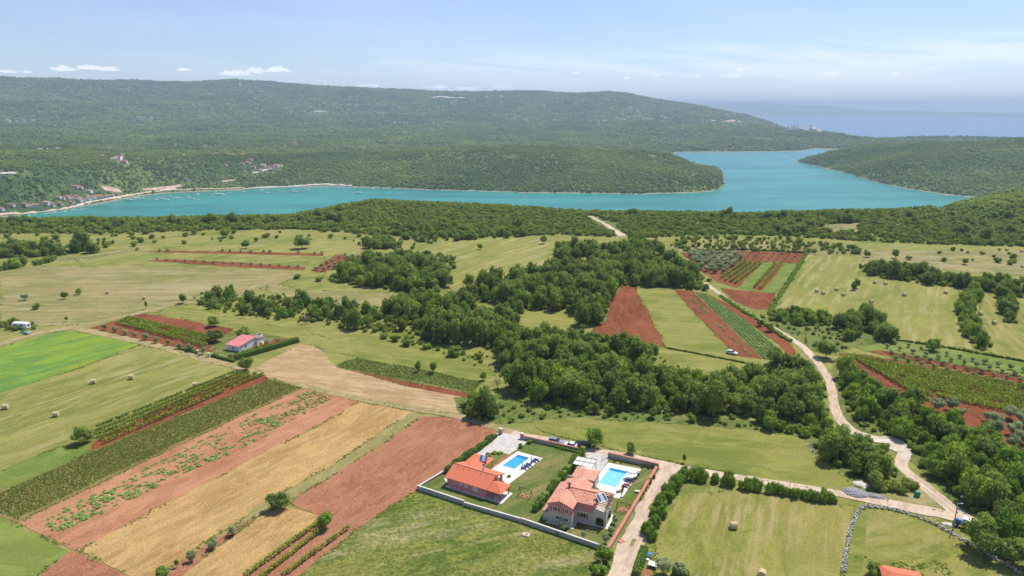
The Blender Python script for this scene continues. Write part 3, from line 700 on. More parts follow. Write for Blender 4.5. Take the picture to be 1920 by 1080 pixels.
sheet('dry_meadow', [(1250, 460), (1400, 455), (1640, 470), (1900, 470), (2000, 480), (2000, 520), (1640, 500), (1510, 474), (1270, 470)], M['dry'], .02, 2)
sheet('dry_meadow', [(1525, 428), (1560, 420), (1615, 417), (1610, 434), (1560, 436)], M['dry'], .02, 1)
sheet('olive_grove_grass', [(1600, 650), (1650, 632), (1690, 640), (1830, 660), (2000, 695), (2000, 735), (1750, 690), (1620, 658)], M['green'], .03, 1)
sheet('red_soil', [(1618, 658), (1660, 658), (1800, 685), (2000, 722), (2000, 740), (1790, 694)], M['red'], .045, .4)
sheet('vineyard_soil', [(1573, 664), (1620, 665), (1790, 695), (2000, 738), (2000, 800), (1920, 782), (1800, 752), (1690, 733), (1640, 715)], M['red'], .04, .6)
sheet('red_soil', [(1640, 716), (1690, 733), (1800, 752), (1920, 782), (2000, 802), (2000, 880), (1920, 852), (1840, 808), (1740, 765)], M['red'], .045, .6)
FIELD_N = [(1000, 792), (1060, 784), (1280, 796), (1440, 812), (1500, 822), (1525, 845), (1545, 865), (1590, 897), (1600, 920), (1527, 917), (1347, 883), (1285, 872), (1240, 862), (1170, 850), (1100, 830), (1010, 806)]
sheet('grass_field', FIELD_N, M['hay3'], .03, .5)
sheet('bale_field', [(1292, 925), (1373, 921), (1500, 935), (1605, 950), (1592, 1000), (1578, 1095), (1235, 1095), (1225, 1060), (1240, 1000), (1262, 960)], M['hay2'], .03, .5)
sheet('walled_pasture', [(1618, 952), (1700, 966), (1770, 990), (1840, 1035), (1925, 1085), (1925, 1100), (1580, 1100), (1592, 1000)], M['pasture'], .03, .3)
sheet('verge', [(1720, 905), (1760, 940), (1800, 965), (1700, 948), (1640, 932), (1660, 918)], M['dry'], .03, .3)
sheet('scrub_floor', [(1560, 670), (1640, 715), (1740, 765), (1840, 808), (2000, 900), (2000, 1100), (1860, 1040), (1820, 975), (1770, 925), (1700, 860), (1600, 810), (1566, 760)], M['weeds'], .02, .5)
sheet('scrub_floor', [(850, 745), (960, 740), (1200, 770), (1420, 790), (1540, 800), (1600, 830), (1690, 880), (1700, 920), (1610, 925), (1590, 895), (1530, 850), (1500, 822), (1280, 796), (1060, 784), (1000, 792), (930, 795), (860, 780)], M['weeds'], .02, .5)
sheet('scrub_floor', [(1400, 600), (1460, 590), (1560, 592), (1640, 612), (1690, 640), (1600, 650), (1580, 668), (1530, 660), (1470, 630)], M['weeds'], .02, .5)
sheet('scrub_floor', [(-100, 436), (0, 434), (250, 434), (330, 428), (560, 427), (640, 433), (800, 445), (950, 440), (1020, 436), (1100, 443), (1240, 443), (1300, 434), (1420, 440), (1520, 444), (1525, 430), (1560, 421), (1612, 418), (1612, 436), (1620, 450), (1750, 458), (1920, 460), (2050, 462), (2050, 399.5), (1900, 400.5), (1400, 409.5), (1100, 405.5), (800, 386.5), (700, 381.5), (600, 401.5), (540, 413.5), (300, 417.5), (-100, 419)], M['weeds'], .02, 1)
# ---- roads
GR = M['gravel']
ribbon('gravel_road', [(1322, 530, 2.6), (1345, 548, 2.8), (1380, 573, 2.8), (1430, 604, 2.8), (1480, 633, 2.9), (1513, 658, 3), (1540, 690, 3), (1556, 718, 3), (1562, 745, 3), (1570, 778, 3.1), (1587, 800, 3.4), (1605, 813, 4), (1640, 822, 3.4), (1676, 832, 3.4), (1694, 850, 3.2), (1690, 873, 3.2), (1712, 896, 3.2), (1736, 914, 3.4), (1765, 938, 3.6), (1797, 962, 4), (1830, 988, 4), (1880, 1030, 4)], 4, GR, .06)
ribbon('farm_track', [(1104, 405, 5), (1125, 415, 4), (1150, 430, 4), (1168, 443, 6)], 4, GR, .06, 1)
ribbon('gravel_road', [(960, 812, 3.2), (1000, 822, 3.6), (1040, 829, 4), (1100, 846, 4.6), (1150, 854, 4.6), (1210, 865, 4.2), (1265, 878, 4.4), (1340, 889, 3.4), (1420, 901, 3), (1480, 911, 3), (1560, 924, 3), (1620, 935, 3.2), (1700, 951, 3.6), (1760, 963, 4), (1815, 978, 4.6)], 4, GR, .07)
ribbon('gravel_road', [(1268, 872, 6), (1248, 893, 5), (1225, 935, 4.6), (1204, 980, 4.6), (1182, 1030, 4.8), (1155, 1095, 5)], 4, GR, .072, .5)
M['wear'] = field('grass_tufts_on_road', (.17, .19, .05), (.28, .25, .09), None, 0, 1, 0, 4, None, 0, 1, .8, 3, .3)
for q in ([(1229, 935), (1223, 946), (1218, 957)], [(1209, 982), (1206, 990), (1203, 998)], [(1191, 1012), (1188, 1018), (1185, 1026)]):
    ribbon('grass_tufts', [(*p_, .5) for p_ in q], .5, M['wear'], .085, .35)
ribbon('grassy_track', [(-60, 665, 5), (60, 628, 4.5), (150, 612, 5), (230, 594, 4), (300, 578, 3.6), (334, 570, 3), (420, 560, 2.5), (520, 520, 2.5), (560, 512, 2)], 3.5, M['track'], .035, .4)
ribbon('grassy_track', [(140, 616, 4), (200, 628, 4.2), (300, 650, 4.2), (400, 678, 4), (450, 690, 3.6), (490, 705, 3.4)], 4, M['track'], .036, .3)
ribbon('grassy_track', [(560, 722, 3), (640, 741, 3.2), (760, 764, 3.4), (850, 779, 3.6), (900, 792, 3.4), (965, 813, 3.2)], 3, M['track'], .05, .3)
ribbon('grassy_track', [(1600, 1095, 3), (1607, 1010, 3), (1612, 960, 3)], 3, M['hay3'], .035, .2)
M['rubble'] = field('pale_rubble', (.58, .49, .38), (.74, .67, .56), (.34, .32, .2), 0, 1.5, .5, 4, (.25, .26, .12), .5, .6, 1.0, 2.2, .2)
sheet('rubble_ground', [(1590, 812), (1625, 818), (1680, 822), (1705, 845), (1700, 865), (1685, 850), (1660, 832), (1610, 828)], M['rubble'], .08, .9, 1.2)
sheet('rubble_ground', [(1598, 905), (1615, 900), (1635, 910), (1622, 917)], M['rubble'], .08, .4, 1.2)

M['rut'] = field('worn_wheel_track', (.44, .34, .25), (.54, .43, .33), None, 0, 1, 0, 5, (.3, .26, .16), .5, 1.5, .6, 3, .3)
def ruts(px, off, wd, z, mat):
    pl = smooth_line([P(*q) for q in px])
    for s_ in (-off, off) if off else (0,):
        V = []; seg = []
        for i, (x, y) in enumerate(pl):
            a = pl[max(i - 1, 0)]; b = pl[min(i + 1, len(pl) - 1)]; L_ = hypot(b[0] - a[0], b[1] - a[1]) + 1e-6; nx, ny = -(b[1] - a[1]) / L_, (b[0] - a[0]) / L_
            q = float(fbm(np.array(x / 6. + s_), np.array(y / 6.), 3)); hw = max(.04, wd / 2 * (1 + 2.2 * q)); o = s_ + .3 * q
            V += [(x + nx * (o - hw), y + ny * (o - hw), z), (x + nx * (o + hw), y + ny * (o + hw), z)]
        me = bpy.data.meshes.new('wheel_track'); me.from_pydata(V, [], [(2 * i + 1, 2 * i, 2 * i + 2, 2 * i + 3)[::-1] for i in range(len(pl) - 1)]); me.materials.append(mat)
        if me.polygons[0].normal.z < 0: me.flip_normals()
        me.update(); tag(link('wheel_track', me), kind='structure')
MAINR = [(1330, 537), (1345, 548), (1380, 573), (1430, 604), (1480, 633), (1513, 658), (1540, 690), (1556, 718), (1562, 745), (1570, 778), (1587, 800)]
ruts(MAINR, 0, .5, .115, M['wear']); ruts(MAINR, .7, .45, .118, M['rut'])
LANE = [(1000, 822), (1040, 829), (1100, 846), (1150, 854), (1210, 865), (1265, 878), (1340, 889), (1420, 901), (1480, 911), (1560, 924), (1620, 935), (1700, 951), (1760, 963)]
ruts(LANE, 0, .4, .125, M['wear']); ruts(LANE, .75, .5, .128, M['rut'])
ruts([(1712, 896), (1736, 914), (1765, 938), (1797, 962), (1830, 988)], .75, .5, .131, M['rut'])
ruts([(1260, 885), (1248, 893), (1225, 935), (1204, 980), (1182, 1030), (1155, 1095)], 1.0, .6, .128, M['rut'])
ruts([(-60, 665), (60, 628), (150, 612), (230, 594), (300, 578), (334, 570), (420, 560), (520, 520)], .9, .5, .10, M['track'])
ruts([(560, 722), (640, 741), (760, 764), (850, 779), (900, 792), (965, 813)], .7, .5, .12, M['stubble'])
# ------------------------------------------------------------------ vegetation of the plateau
def proj(x, y, z=0.0):
    dz = z - HC; f = y * CP - dz * SP; return (960 + F * x / f, 540 - F * (y * SP + dz * CP) / f)
ORD = 'first second third fourth fifth sixth seventh eighth ninth tenth eleventh twelfth thirteenth fourteenth fifteenth sixteenth seventeenth eighteenth nineteenth twentieth'.split()
stands = [   # polygon, spacing, radius, height, kind mix, stand id, holes
    ([(848, 560), (900, 532), (980, 518), (1030, 500), (1050, 492), (1100, 497), (1190, 480), (1280, 485), (1335, 530), (1325, 546), (1275, 540), (1190, 536), (1160, 538), (1143, 570), (1140, 592), (1118, 608), (1088, 626), (1084, 590), (1000, 580), (965, 594), (955, 572)], 6.3, 4.3, 8.5, 'oak', 'n'),
    ([(735, 560), (800, 560), (870, 562), (960, 596), (975, 620), (1010, 628), (1088, 628), (1110, 632), (1190, 645), (1215, 660), (1188, 690), (1120, 700), (1000, 690), (930, 660), (800, 640), (750, 605), (700, 590)], 6.0, 4.2, 8.5, 'oak', 'm'),
    ([(930, 655), (1000, 648), (1100, 660), (1190, 690), (1275, 700), (1380, 703), (1430, 690), (1500, 680), (1545, 722), (1550, 790), (1490, 800), (1430, 790), (1340, 780), (1250, 775), (1150, 768), (1060, 762), (960, 742), (945, 700)], 5.8, 4.0, 8.2, 'oak', 's'),
    ([(613, 528), (640, 503), (700, 485), (760, 480), (835, 500), (840, 530), (810, 552), (740, 545), (660, 535)], 6.2, 4.2, 8, 'oak', 'w'),
    ([(360, 562), (420, 545), (490, 555), (560, 560), (640, 575), (700, 580), (740, 590), (760, 620), (690, 628), (600, 605), (520, 600), (450, 590), (385, 575)], 7.6, 3.1, 6, 'mix', 'l'),
    ([(1190, 440), (1240, 452), (1240, 480), (1100, 495), (1040, 488), (1038, 455), (1090, 455), (1150, 462)], 6.8, 4.3, 8, 'oak', 'q'),
    ([(1570, 680), (1640, 722), (1690, 745), (1745, 775), (1840, 815), (1950, 890), (1950, 1060), (1890, 1030), (1850, 985), (1800, 935), (1745, 895), (1715, 860), (1700, 830), (1640, 800), (1590, 782), (1575, 740)], 4.6, 3.1, 6.2, 'lush', 'e'),
    ([(1528, 838), (1560, 815), (1600, 830), (1650, 838), (1685, 860), (1680, 890), (1715, 912), (1712, 932), (1650, 928), (1630, 905), (1590, 885), (1545, 862)], 4.6, 3.3, 6.8, 'oak', 'c'),
    ([(1430, 780), (1540, 790), (1575, 806), (1575, 825), (1500, 818), (1440, 806)], 4.2, 2.6, 4.2, 'lush', 'v'),
    ([(1612, 503), (1640, 495), (1720, 505), (1805, 520), (1920, 525), (1960, 545), (1920, 560), (1830, 545), (1700, 528), (1630, 516)], 6.2, 4.0, 7, 'oak', 'h'),
    ([(1808, 545), (1835, 545), (1828, 580), (1835, 620), (1858, 650), (1838, 662), (1812, 630), (1795, 590)], 4.6, 3.1, 5, 'lush', 'b'),
    ([(1875, 545), (1905, 545), (1898, 570), (1910, 605), (1890, 612), (1875, 585)], 5.5, 3.5, 5, 'oak', 'b'),
    ([(1450, 585), (1500, 582), (1560, 595), (1560, 612), (1500, 612), (1440, 602)], 5.0, 3.2, 4.5, 'lush', 'r'),
    ([(1565, 598), (1620, 590), (1660, 610), (1690, 632), (1670, 640), (1620, 622), (1590, 640), (1575, 625)], 5.4, 3.6, 6.0, 'oak', 'r'),
    ([(-40, 472), (30, 462), (110, 466), (130, 478), (60, 482), (-40, 486)], 5.4, 3.6, 6, 'oak', 'f'),
    ([(-40, 505), (20, 496), (50, 490), (50, 498), (0, 510)], 5, 3.2, 4.5, 'oak', 'f'),
    ([(60, 492), (105, 482), (110, 488), (70, 498)], 5, 3.2, 4.5, 'oak', 'f'),
    ([(118, 462), (150, 455), (190, 462), (175, 474), (125, 474)], 7, 5, 9, 'oak', 'f'),
    ([(665, 458), (700, 448), (755, 452), (750, 468), (700, 467)], 6.5, 4, 6, 'oak', 'f'),
    ([(868, 762), (890, 748), (925, 752), (935, 775), (900, 790), (872, 785)], 4.8, 3.6, 6.6, 'oak', 'a'),
]
STAND = {
 'n': ('dark green oak in the wood that runs down beside the ploughed red triangle', 'oaks of the wood north of the red triangle'),
 'm': ('dark green oak in the belt of wood below the small round clearing', 'oaks of the belt below the clearing'),
 's': ('dark green oak in the dense wood behind the mown field of the villas', 'oaks of the wood behind the villas'),
 'w': ('dark green oak in the grove left of the dry pasture', 'oaks of the grove by the pasture'),
 'l': ('small rounded tree in the loose thicket right of the grassy track', 'trees of the loose thicket'),
 'q': ('dark green tree in the grove above the wood, below the pale forest track', 'trees of the upper grove'),
 'e': ('leafy green tree in the thick wood right of the winding gravel road', 'trees right of the winding road'),
 'c': ('dark green tree in the copse between the two gravel roads', 'trees of the copse at the road fork'),
 'v': ('low leafy tree in the strip above the mown field, left of the road', 'trees of the strip above the field'),
 'h': ('dark green tree in the belt across the top of the far hay field', 'trees of the belt above the far hay field'),
 'b': ('round green tree in the hedgerow between the two far hay fields', 'trees of the far hedgerow'),
 'r': ('rounded tree in the thicket below the far hay field, right of the road', 'trees of the thicket by the far road'),
 'f': ('dark rounded tree in the groves at the far edge of the meadows', 'trees at the far edge of the meadows'),
 'a': ('tall dark tree in the clump behind the upper corner of the ploughed field', 'trees of the clump behind the ploughed field'),
}
wood = []
road_px = [(1322, 530), (1380, 573), (1430, 604), (1480, 633), (1513, 658), (1540, 690), (1556, 718), (1562, 745), (1570, 778), (1605, 813), (1676, 832), (1694, 850), (1690, 873), (1736, 914), (1797, 962), (1830, 988)]
road_w = [P(*q) for q in road_px]
def near_road(x, y, lim):
    for a, b in zip(road_w, road_w[1:]):
        dx, dy = b[0] - a[0], b[1] - a[1]; t_ = max(0, min(1, ((x - a[0]) * dx + (y - a[1]) * dy) / (dx * dx + dy * dy)))
        if hypot(x - a[0] - dx * t_, y - a[1] - dy * t_) < lim: return True
    return False
stands = [(a, (b * 1.35 if f == 'q' else b) * (.9 if c > 3.5 else .97), c * .83, d * .82, e, f) for a, b, c, d, e, f in stands]
for k, (poly, sp, rad, h, kd, sid) in enumerate(stands):
    for (x, y) in fill(poly, sp, 40 + k):
        s_ = rnd.choice([.55, .7, .85, .95, 1.05, 1.15, 1.3, 1.5])
        q_ = proj(x, y, h * (.62 if h > 5.5 else .4))
        if not inside(q_[0], q_[1], poly): continue
        if near_road(x, y, 2.2 + rad * s_ * .8) and not (sid == 'c' and rnd.random() < .5): continue
        q = kd
        if kd == 'mix': q = rnd.choice(['oak', 'oak', 'bright', 'scrub'])
        elif kd == 'lush': q = rnd.choice(['oak', 'bright', 'bright', 'bright', 'oak'])
        elif rnd.random() < .07: q = 'bright'
        wood.append((hypot(x, y), x, y, rad * s_, h * s_ * rnd.uniform(.85, 1.15), q, sid))
wood.sort()
def zone(x, y, box):
    px, py = proj(x, y); x0, x1, y0, y1 = box
    u = (px - x0) / (x1 - x0); v = (py - y0) / (y1 - y0)
    return ['far', 'middle', 'near'][min(2, max(0, int(v * 3)))] + ' ' + ['left end', 'left half', 'right half', 'right end'][min(3, max(0, int(u * 4)))]
PLACE = {'n': 'the wood above the red triangle', 'm': 'the wood below the round clearing', 's': 'the dense wood behind the villas', 'w': 'the grove by the dry pasture', 'l': 'the loose thicket by the grassy track',
         'q': 'the upper grove', 'e': 'the thick wood right of the winding road', 'c': 'the copse between the gravel roads', 'v': 'the strip above the mown field', 'h': 'the far tree belt', 'b': 'the far hedgerow', 'r': 'the far roadside thicket', 'f': 'the far left groves', 'a': 'the clump behind the ploughed field'}
boxes = {}
for (d_, x, y, rad, h, q, sid) in wood[:300]:
    px, py = proj(x, y); b_ = boxes.setdefault(sid, [px, px, py, py]); b_[0] = min(b_[0], px); b_[1] = max(b_[1], px + .1); b_[2] = min(b_[2], py); b_[3] = max(b_[3], py + .1)
md = {}
for t_ in wood: md.setdefault(t_[6], []).append(t_[3])
md = {k: sorted(v) for k, v in md.items()}
def wlabel(x, y, rad, q, sid):
    v = md[sid]; sz = 'small' if rad < v[len(v) // 3] else ('large' if rad > v[2 * len(v) // 3] else 'middling')
    return '%s %s tree, %s of %s' % (sz, 'dark' if q == 'oak' else 'bright', zone(x, y, boxes[sid]), PLACE[sid])
for (d_, x, y, rad, h, q, sid) in wood[:300]:
    plant(q, x, y, rad, h, wlabel(x, y, rad, q, sid), 'tree', STAND[sid][1], stem=.10, name='broadleaf_tree')
rest = wood[300:]
for kd in ('oak', 'bright', 'scrub'):
    pp = [(x, y, 0.0, rad, h / 1.35, 0) for (_, x, y, rad, h, q, s_) in rest if q == kd]
    if pp: scatter('woodland_' + {'oak': 'oaks', 'bright': 'fresh_green', 'scrub': 'thicket'}[kd], pp, SRC[kd], {'oak': 'dark oak crowns filling the woods of the middle distance', 'bright': 'fresh green crowns scattered through the middle woods', 'scrub': 'low crowns in the thickets of the middle distance'}[kd], 'woodland')
# undergrowth in the woods and along their rims
under = []
for k, (poly, sp, rad, h, kd, sid) in enumerate(stands):
    for (x, y) in fill(poly, sp * .62, 400 + k, .5):
        if near_road(x, y, 3.4): continue
        u = rnd.uniform(.8, 1.7); under.append((x, y, 0, u * 1.1, u * 1.1, 0))
extra = [([(860, 780), (1000, 745), (1200, 768), (1420, 790), (1520, 806), (1500, 818), (1300, 796), (1060, 783), (1000, 790), (930, 795)], 2.9), ([(1410, 592), (1460, 590), (1600, 625), (1600, 650), (1570, 665), (1500, 640)], 3.2),
         ([(690, 600), (760, 610), (900, 655), (940, 680), (930, 700), (820, 660), (700, 630)], 4.2), ([(1700, 850), (1745, 900), (1720, 915), (1690, 880)], 2.2), ([(1180, 640), (1290, 690), (1260, 705), (1180, 690)], 3.4),
         ([(1570, 780), (1600, 800), (1700, 838), (1690, 822), (1600, 785)], 2.0), ([(1500, 660), (1530, 690), (1548, 730), (1530, 730), (1480, 680)], 3),
         ([(340, 560), (420, 540), (620, 560), (740, 575), (720, 600), (600, 610), (450, 595)], 5.5)]
for k, (poly, sp) in enumerate(extra):
    for (x, y) in fill(poly, sp, 700 + k, .5):
        if near_road(x, y, 3.0) or rnd.random() < .25: continue
        u = rnd.uniform(.4, 1.25); under.append((x, y, 0, u, u * .9, 0))
scatter('undergrowth', under, SRC['scrub'] + SRC['bright'][:1], 'low undergrowth and bushes beneath and along the woods', 'undergrowth')

# scrub that covers the plateau out to its edge
def edge_y(x): return float(np.interp(x, [0, 300, 540, 600, 700, 800, 1100, 1400, 1920], [416, 415, 411, 399, 379, 384, 403, 407, 398]))
def scrubband(x0, x1, ylow, sp, size, seed, dens=.0, kind='scrub', top=None):
    out = []
    poly = [(x, edge_y(x) - 1.2 if top is None else top(x)) for x in np.linspace(x0, x1, 14)] + [(x, ylow(x)) for x in np.linspace(x1, x0, 14)]
    for (x, y) in fill(poly, sp, seed, .5):
        if float(fbm(np.array(x / 38.), np.array(y / 55.), 3)) < dens - .35: continue
        s_ = size * rnd.choice([.5, .7, .8, 1, 1, 1.2, 1.6]); out.append((x, y, height(x, y) - .2, s_, s_ * rnd.uniform(.8, 1.2), 0))
    return out
L1 = lambda x: float(np.interp(x, [-80, 0, 100, 250, 330, 420, 560, 640, 800, 950, 1020, 1100, 1240, 1300, 1420, 1520, 1620, 1750, 1920, 2000], [440, 437, 438, 437, 430, 432, 430, 436, 448, 443, 438, 446, 446, 436, 442, 446, 452, 460, 462, 464]))
sc = scrubband(-80, 2000, L1, 3.3, 1.9, 3, -.25)
track_w = [P(*q) for q in [(1104, 405), (1125, 415), (1150, 430), (1168, 443)]]
def keep(x, y):
    for a, b in zip(track_w, track_w[1:]):
        dx, dy = b[0] - a[0], b[1] - a[1]; t_ = max(0, min(1, ((x - a[0]) * dx + (y - a[1]) * dy) / (dx * dx + dy * dy)))
        if hypot(x - a[0] - dx * t_, y - a[1] - dy * t_) < 5.5 and y - a[1] - dy * t_ < 8: return False
    return not inside(x, y, clr)
clr = [P(*q) for q in [(1525, 428), (1560, 420), (1615, 417), (1610, 437), (1560, 438)]]
sc = [q for q in sc if keep(q[0], q[1])]
# beyond the traced edge the slope to the bay is wooded too
for (x, y) in [(d_ * sin(a_), d_ * cos(a_)) for a_ in np.linspace(-.75, .75, 620) for d_ in (float(np.interp(a_, [q[0] for q in E0], [q[1] for q in E0])) + np.array([4, 9, 15, 22, 30, 40]))]:
    s_ = rnd.uniform(1.2, 3.0); sc.append((x + rnd.uniform(-2, 2), y + rnd.uniform(-2, 2), height(x, y) - .3, s_, s_, 0))
scatter('scrubland', sc, SRC['scrub'], 'rolling green scrub covering the far edge of the plateau', 'scrubland')
tall = scrubband(-80, 640, lambda x: float(np.interp(x, [-80, 0, 200, 300, 400, 560, 640], [430, 430, 434, 434, 423, 423, 418])), 11, 3.8, 9, .2, top=lambda x: edge_y(x) + 2)
tall += scrubband(1180, 2000, lambda x: float(np.interp(x, [1180, 1300, 1420, 1520, 1620, 1750, 2000], [444, 434, 440, 444, 450, 458, 462])), 11, 3.3, 10, .3)
tall += scrubband(740, 1000, lambda x: float(np.interp(x, [740, 800, 950, 1000], [446, 456, 448, 440])), 7, 3.3, 12, .1, top=lambda x: 424)
tall = [q for q in tall if keep(q[0], q[1])]
scatter('far_trees', tall, SRC['oak'], 'darker tree crowns standing out of the far scrub', 'woodland')
# loose bushes on the dry ground
loose = []
for k, (poly, sp, sz) in enumerate([([(1250, 455), (1300, 440), (1450, 446), (1600, 462), (1640, 478), (1560, 480), (1500, 473), (1270, 470)], 5.2, 1.9), ([(1620, 465), (1920, 470), (1920, 500), (1640, 492)], 13, 2.0),
                                 ([(330, 438), (640, 432), (840, 452), (760, 470), (600, 455), (330, 458)], 15, 2.2), ([(0, 440), (330, 436), (300, 462), (200, 470), (120, 460), (0, 462)], 11, 2.4),
                                 ([(740, 470), (830, 478), (870, 500), (840, 512), (720, 482)], 4.4, 1.8), ([(1160, 465), (1240, 470), (1200, 485), (1130, 480)], 9, 1.6), ([(640, 500), (760, 478), (700, 478), (650, 492)], 4, 1.7)]):
    for (x, y) in fill(poly, sp, 90 + k, .5):
        if rnd.random() < .3: continue
        s_ = sz * rnd.uniform(.5, 1.4); loose.append((x, y, 0, s_, s_, 0))
scatter('bushes', loose, SRC['scrub'], 'loose bushes dotted over the dry ground near the scrub edge', 'bushes')

# single trees, each as it stands in the photograph: x, y of the foot, radius, height, kind, label
singles = [
 (153, 832, 2.6, 5.2, 'oak', 'dark spreading tree at the lower left end of the tall vine rows'),
 (164, 829, 1.9, 3.4, 'oak', 'smaller dark tree leaning on the end of the tall vine rows'),
 (463, 694, 2.8, 5.0, 'oak', 'open branched tree at the upper right end of the tall vine rows'),
 (521, 956, 2.7, 4.0, 'oak', 'broad dark tree on the grass strip between the two wheat fields'),
 (609, 990, 2.2, 3.9, 'bright', 'green fig tree at the end of the three lower vine rows'),
 (302, 1084, 1.7, 2.2, 'oak', 'round bush at the bottom edge beside the lower wheat field'),
 (400, 612, 3.0, 4.6, 'oak', 'round tree on the upper red strip of the cottage plot'),
 (404, 641, 3.4, 5.0, 'oak', 'large round tree at the right end of the cottage vineyard'),
 (455, 634, 3.2, 4.6, 'oak', 'dark tree directly behind the pink roofed cottage'),
 (785, 697, 1.4, 4.0, 'oak', 'left one of the two slim trees above the bean strip'),
 (812, 700, 1.6, 4.4, 'oak', 'right one of the two slim trees above the bean strip'),
 (905, 713, 1.6, 2.8, 'oak', 'small dark tree right of the bean strip'),
 (1113, 838, 2.6, 5.3, 'bright', 'fresh green tree beside the parked black car'),
 (1182, 851, 1.6, 3.6, 'oak', 'small two headed tree in the mown field above the villa road'),
 (1283, 868, .6, 2.6, 'oak', 'tiny slim tree at the road edge above the track junction'),
 (1224, 672, 2.9, 5.6, 'oak', 'round tree alone at the foot of the ploughed red triangle'),
 (850, 667, 3.2, 4.6, 'scrub', 'large round bush in the meadow below the wood'),
 (800, 654, 2.1, 2.8, 'scrub', 'middle sized bush left of the large meadow bush'),
 (722, 634, 2.0, 2.8, 'scrub', 'first round bush from the left in the row under the thicket'),
 (741, 639, 2.2, 3.0, 'scrub', 'second round bush in the row under the thicket'),
 (762, 647, 3.0, 4.0, 'scrub', 'largest round bush in the row under the thicket'),
 (900, 672, 1.8, 2.8, 'scrub', 'bush at the right end of the meadow below the wood'),
 (822, 657, 1.3, 1.4, 'bright', 'low light green bush between the meadow bushes'),
 (880, 540, 4.0, 7.5, 'oak', 'broad oak standing free right of the grove by the pasture'),
 (842, 538, 3.4, 6.5, 'oak', 'oak next to the free standing broad oak'),
 (786, 548, 5.2, 8.0, 'bright', 'wide lighter tree at the front corner of the grove by the pasture'),
 (818, 555, 3.0, 5.5, 'oak', 'small tree at the right foot of the grove by the pasture'),
 (1025, 505, 2.2, 4.5, 'oak', 'lone small tree at the right of the dry pasture'),
 (1018, 457, 3.2, 6.0, 'oak', 'dark tree at the upper corner of the dry pasture'),
 (900, 468, 2.0, 4.0, 'oak', 'small tree at the top of the dry pasture'),
 (70, 579, 2.2, 3.0, 'bright', 'bright round bush in the pale meadow on the left'),
 (122, 561, 2.0, 3.6, 'oak', 'small flat crowned tree in the pale meadow, left of two'),
 (149, 552, 1.8, 3.2, 'bright', 'small light tree in the pale meadow, right of two'),
 (47, 563, 2.2, 3.2, 'olive', 'thin grey tree in the pale meadow at the left edge'),
 (125, 603, 1.0, 2.4, 'oak', 'tiny tree beside the grassy track near the white caravan'),
 (274, 579, .8, 3.6, 'oak', 'thin ragged tree at the bend of the grassy track'),
 (343, 569, 2.3, 4.5, 'oak', 'dark conical tree at the left tip of the loose thicket'),
 (558, 522, 2.4, 3.2, 'scrub', 'left one of two dark bushes in the dry strip above the thicket'),
 (599, 527, 2.6, 3.4, 'scrub', 'right one of two dark bushes in the dry strip above the thicket'),
 (461, 466, 3.0, 5.5, 'oak', 'slim tree in the middle of the far green meadow'),
 (566, 466, 6.0, 8.0, 'oak', 'wide dark oak group standing in the far meadow'),
 (425, 445, 5.2, 7.0, 'oak', 'round dark oak below the scrub edge on the far left meadow'),
 (1605, 541, 2.2, 5.4, 'oak', 'upper one of two joined trees in the far hay field'),
 (1599, 544, 2.0, 4.2, 'oak', 'lower one of two joined trees in the far hay field'),
 (1625, 482, 2.6, 4.0, 'oak', 'small dark round tree at the top edge of the far hay field'),
 (1679, 484, 2.8, 5.4, 'oak', 'dark upright tree pair behind the far hay field'),
 (1808, 496, 2.4, 4.0, 'oak', 'small dark tree on the dry ground at upper right'),
 (1672, 640, 4.2, 6.0, 'oak', 'large spreading tree at the lower corner of the far hay field'),
 (1750, 658, 3.4, 5.0, 'bright', 'fresh green tree above the grove of young olives'),
 (1548, 672, 4.4, 6.4, 'oak', 'round dark tree right of the bend in the gravel road'),
 (1425, 612, 1.8, 3.0, 'oak', 'left one of two small dark trees at the left side of the far road'),
 (1443, 622, 2.0, 3.4, 'oak', 'right one of two small dark trees at the left side of the far road'),
 (1448, 682, 3.6, 6.0, 'oak', 'round dark tree at the tip of the red soil loop'),
 (1478, 694, 3.4, 5.5, 'oak', 'dark tree between the red soil loop and the gravel road'),
 (1722, 760, 3.0, 5.0, 'oak', 'very dark tree at the lower edge of the vineyard'),
 (1222, 784, 2.0, 3.4, 'oak', 'left one of two small dark trees on the rim above the mown field'),
 (1142, 778, 1.7, 3.0, 'oak', 'right hand small tree on the rim above the villas'),
 (1113, 775, 1.9, 3.2, 'oak', 'left hand small tree on the rim above the villas'),
 (1297, 790, 1.6, 2.6, 'bright', 'low tree on the rim at the middle of the mown field'),
 (933, 728, 1.6, 4.2, 'dead', 'pale leafless tree at the left tip of the wood'),
 (720, 622, 1.0, 1.5, 'bright', 'low bush at the corner of the thicket'),
 (576, 606, 2.8, 4.0, 'dead', 'brownish half dry tree in the loose thicket'),
 (1838, 1035, 4.0, 7.2, 'oak', 'tall tree by the dry stone wall beside the tractor'),
 (1900, 1058, 4.2, 6.6, 'oak', 'tall dark tree at the right edge by the dry stone wall'),
 (1885, 985, 3.4, 6.4, 'oak', 'tree behind the tractor at the road end'),
 (1640, 1078, 2.0, 3.0, 'oak', 'round dark tree left of the red roof at the bottom edge'),
 (1134, 1058, 2.2, 4.2, 'bright', 'leafy tree outside the lower corner of the villa wall'),
 (1122, 1078, 1.9, 2.6, 'bright', 'bright shrub at the bottom edge outside the villa wall'),
 (1243, 1080, 2.3, 4.2, 'olive', 'grey green olive tree by the picnic table at the bottom edge'),
 (1275, 1082, 1.8, 3.0, 'olive', 'smaller olive tree right of the one by the picnic table'),
 (1850, 1000, 2.6, 5, 'oak', 'tree overhanging the back of the tractor'),
]
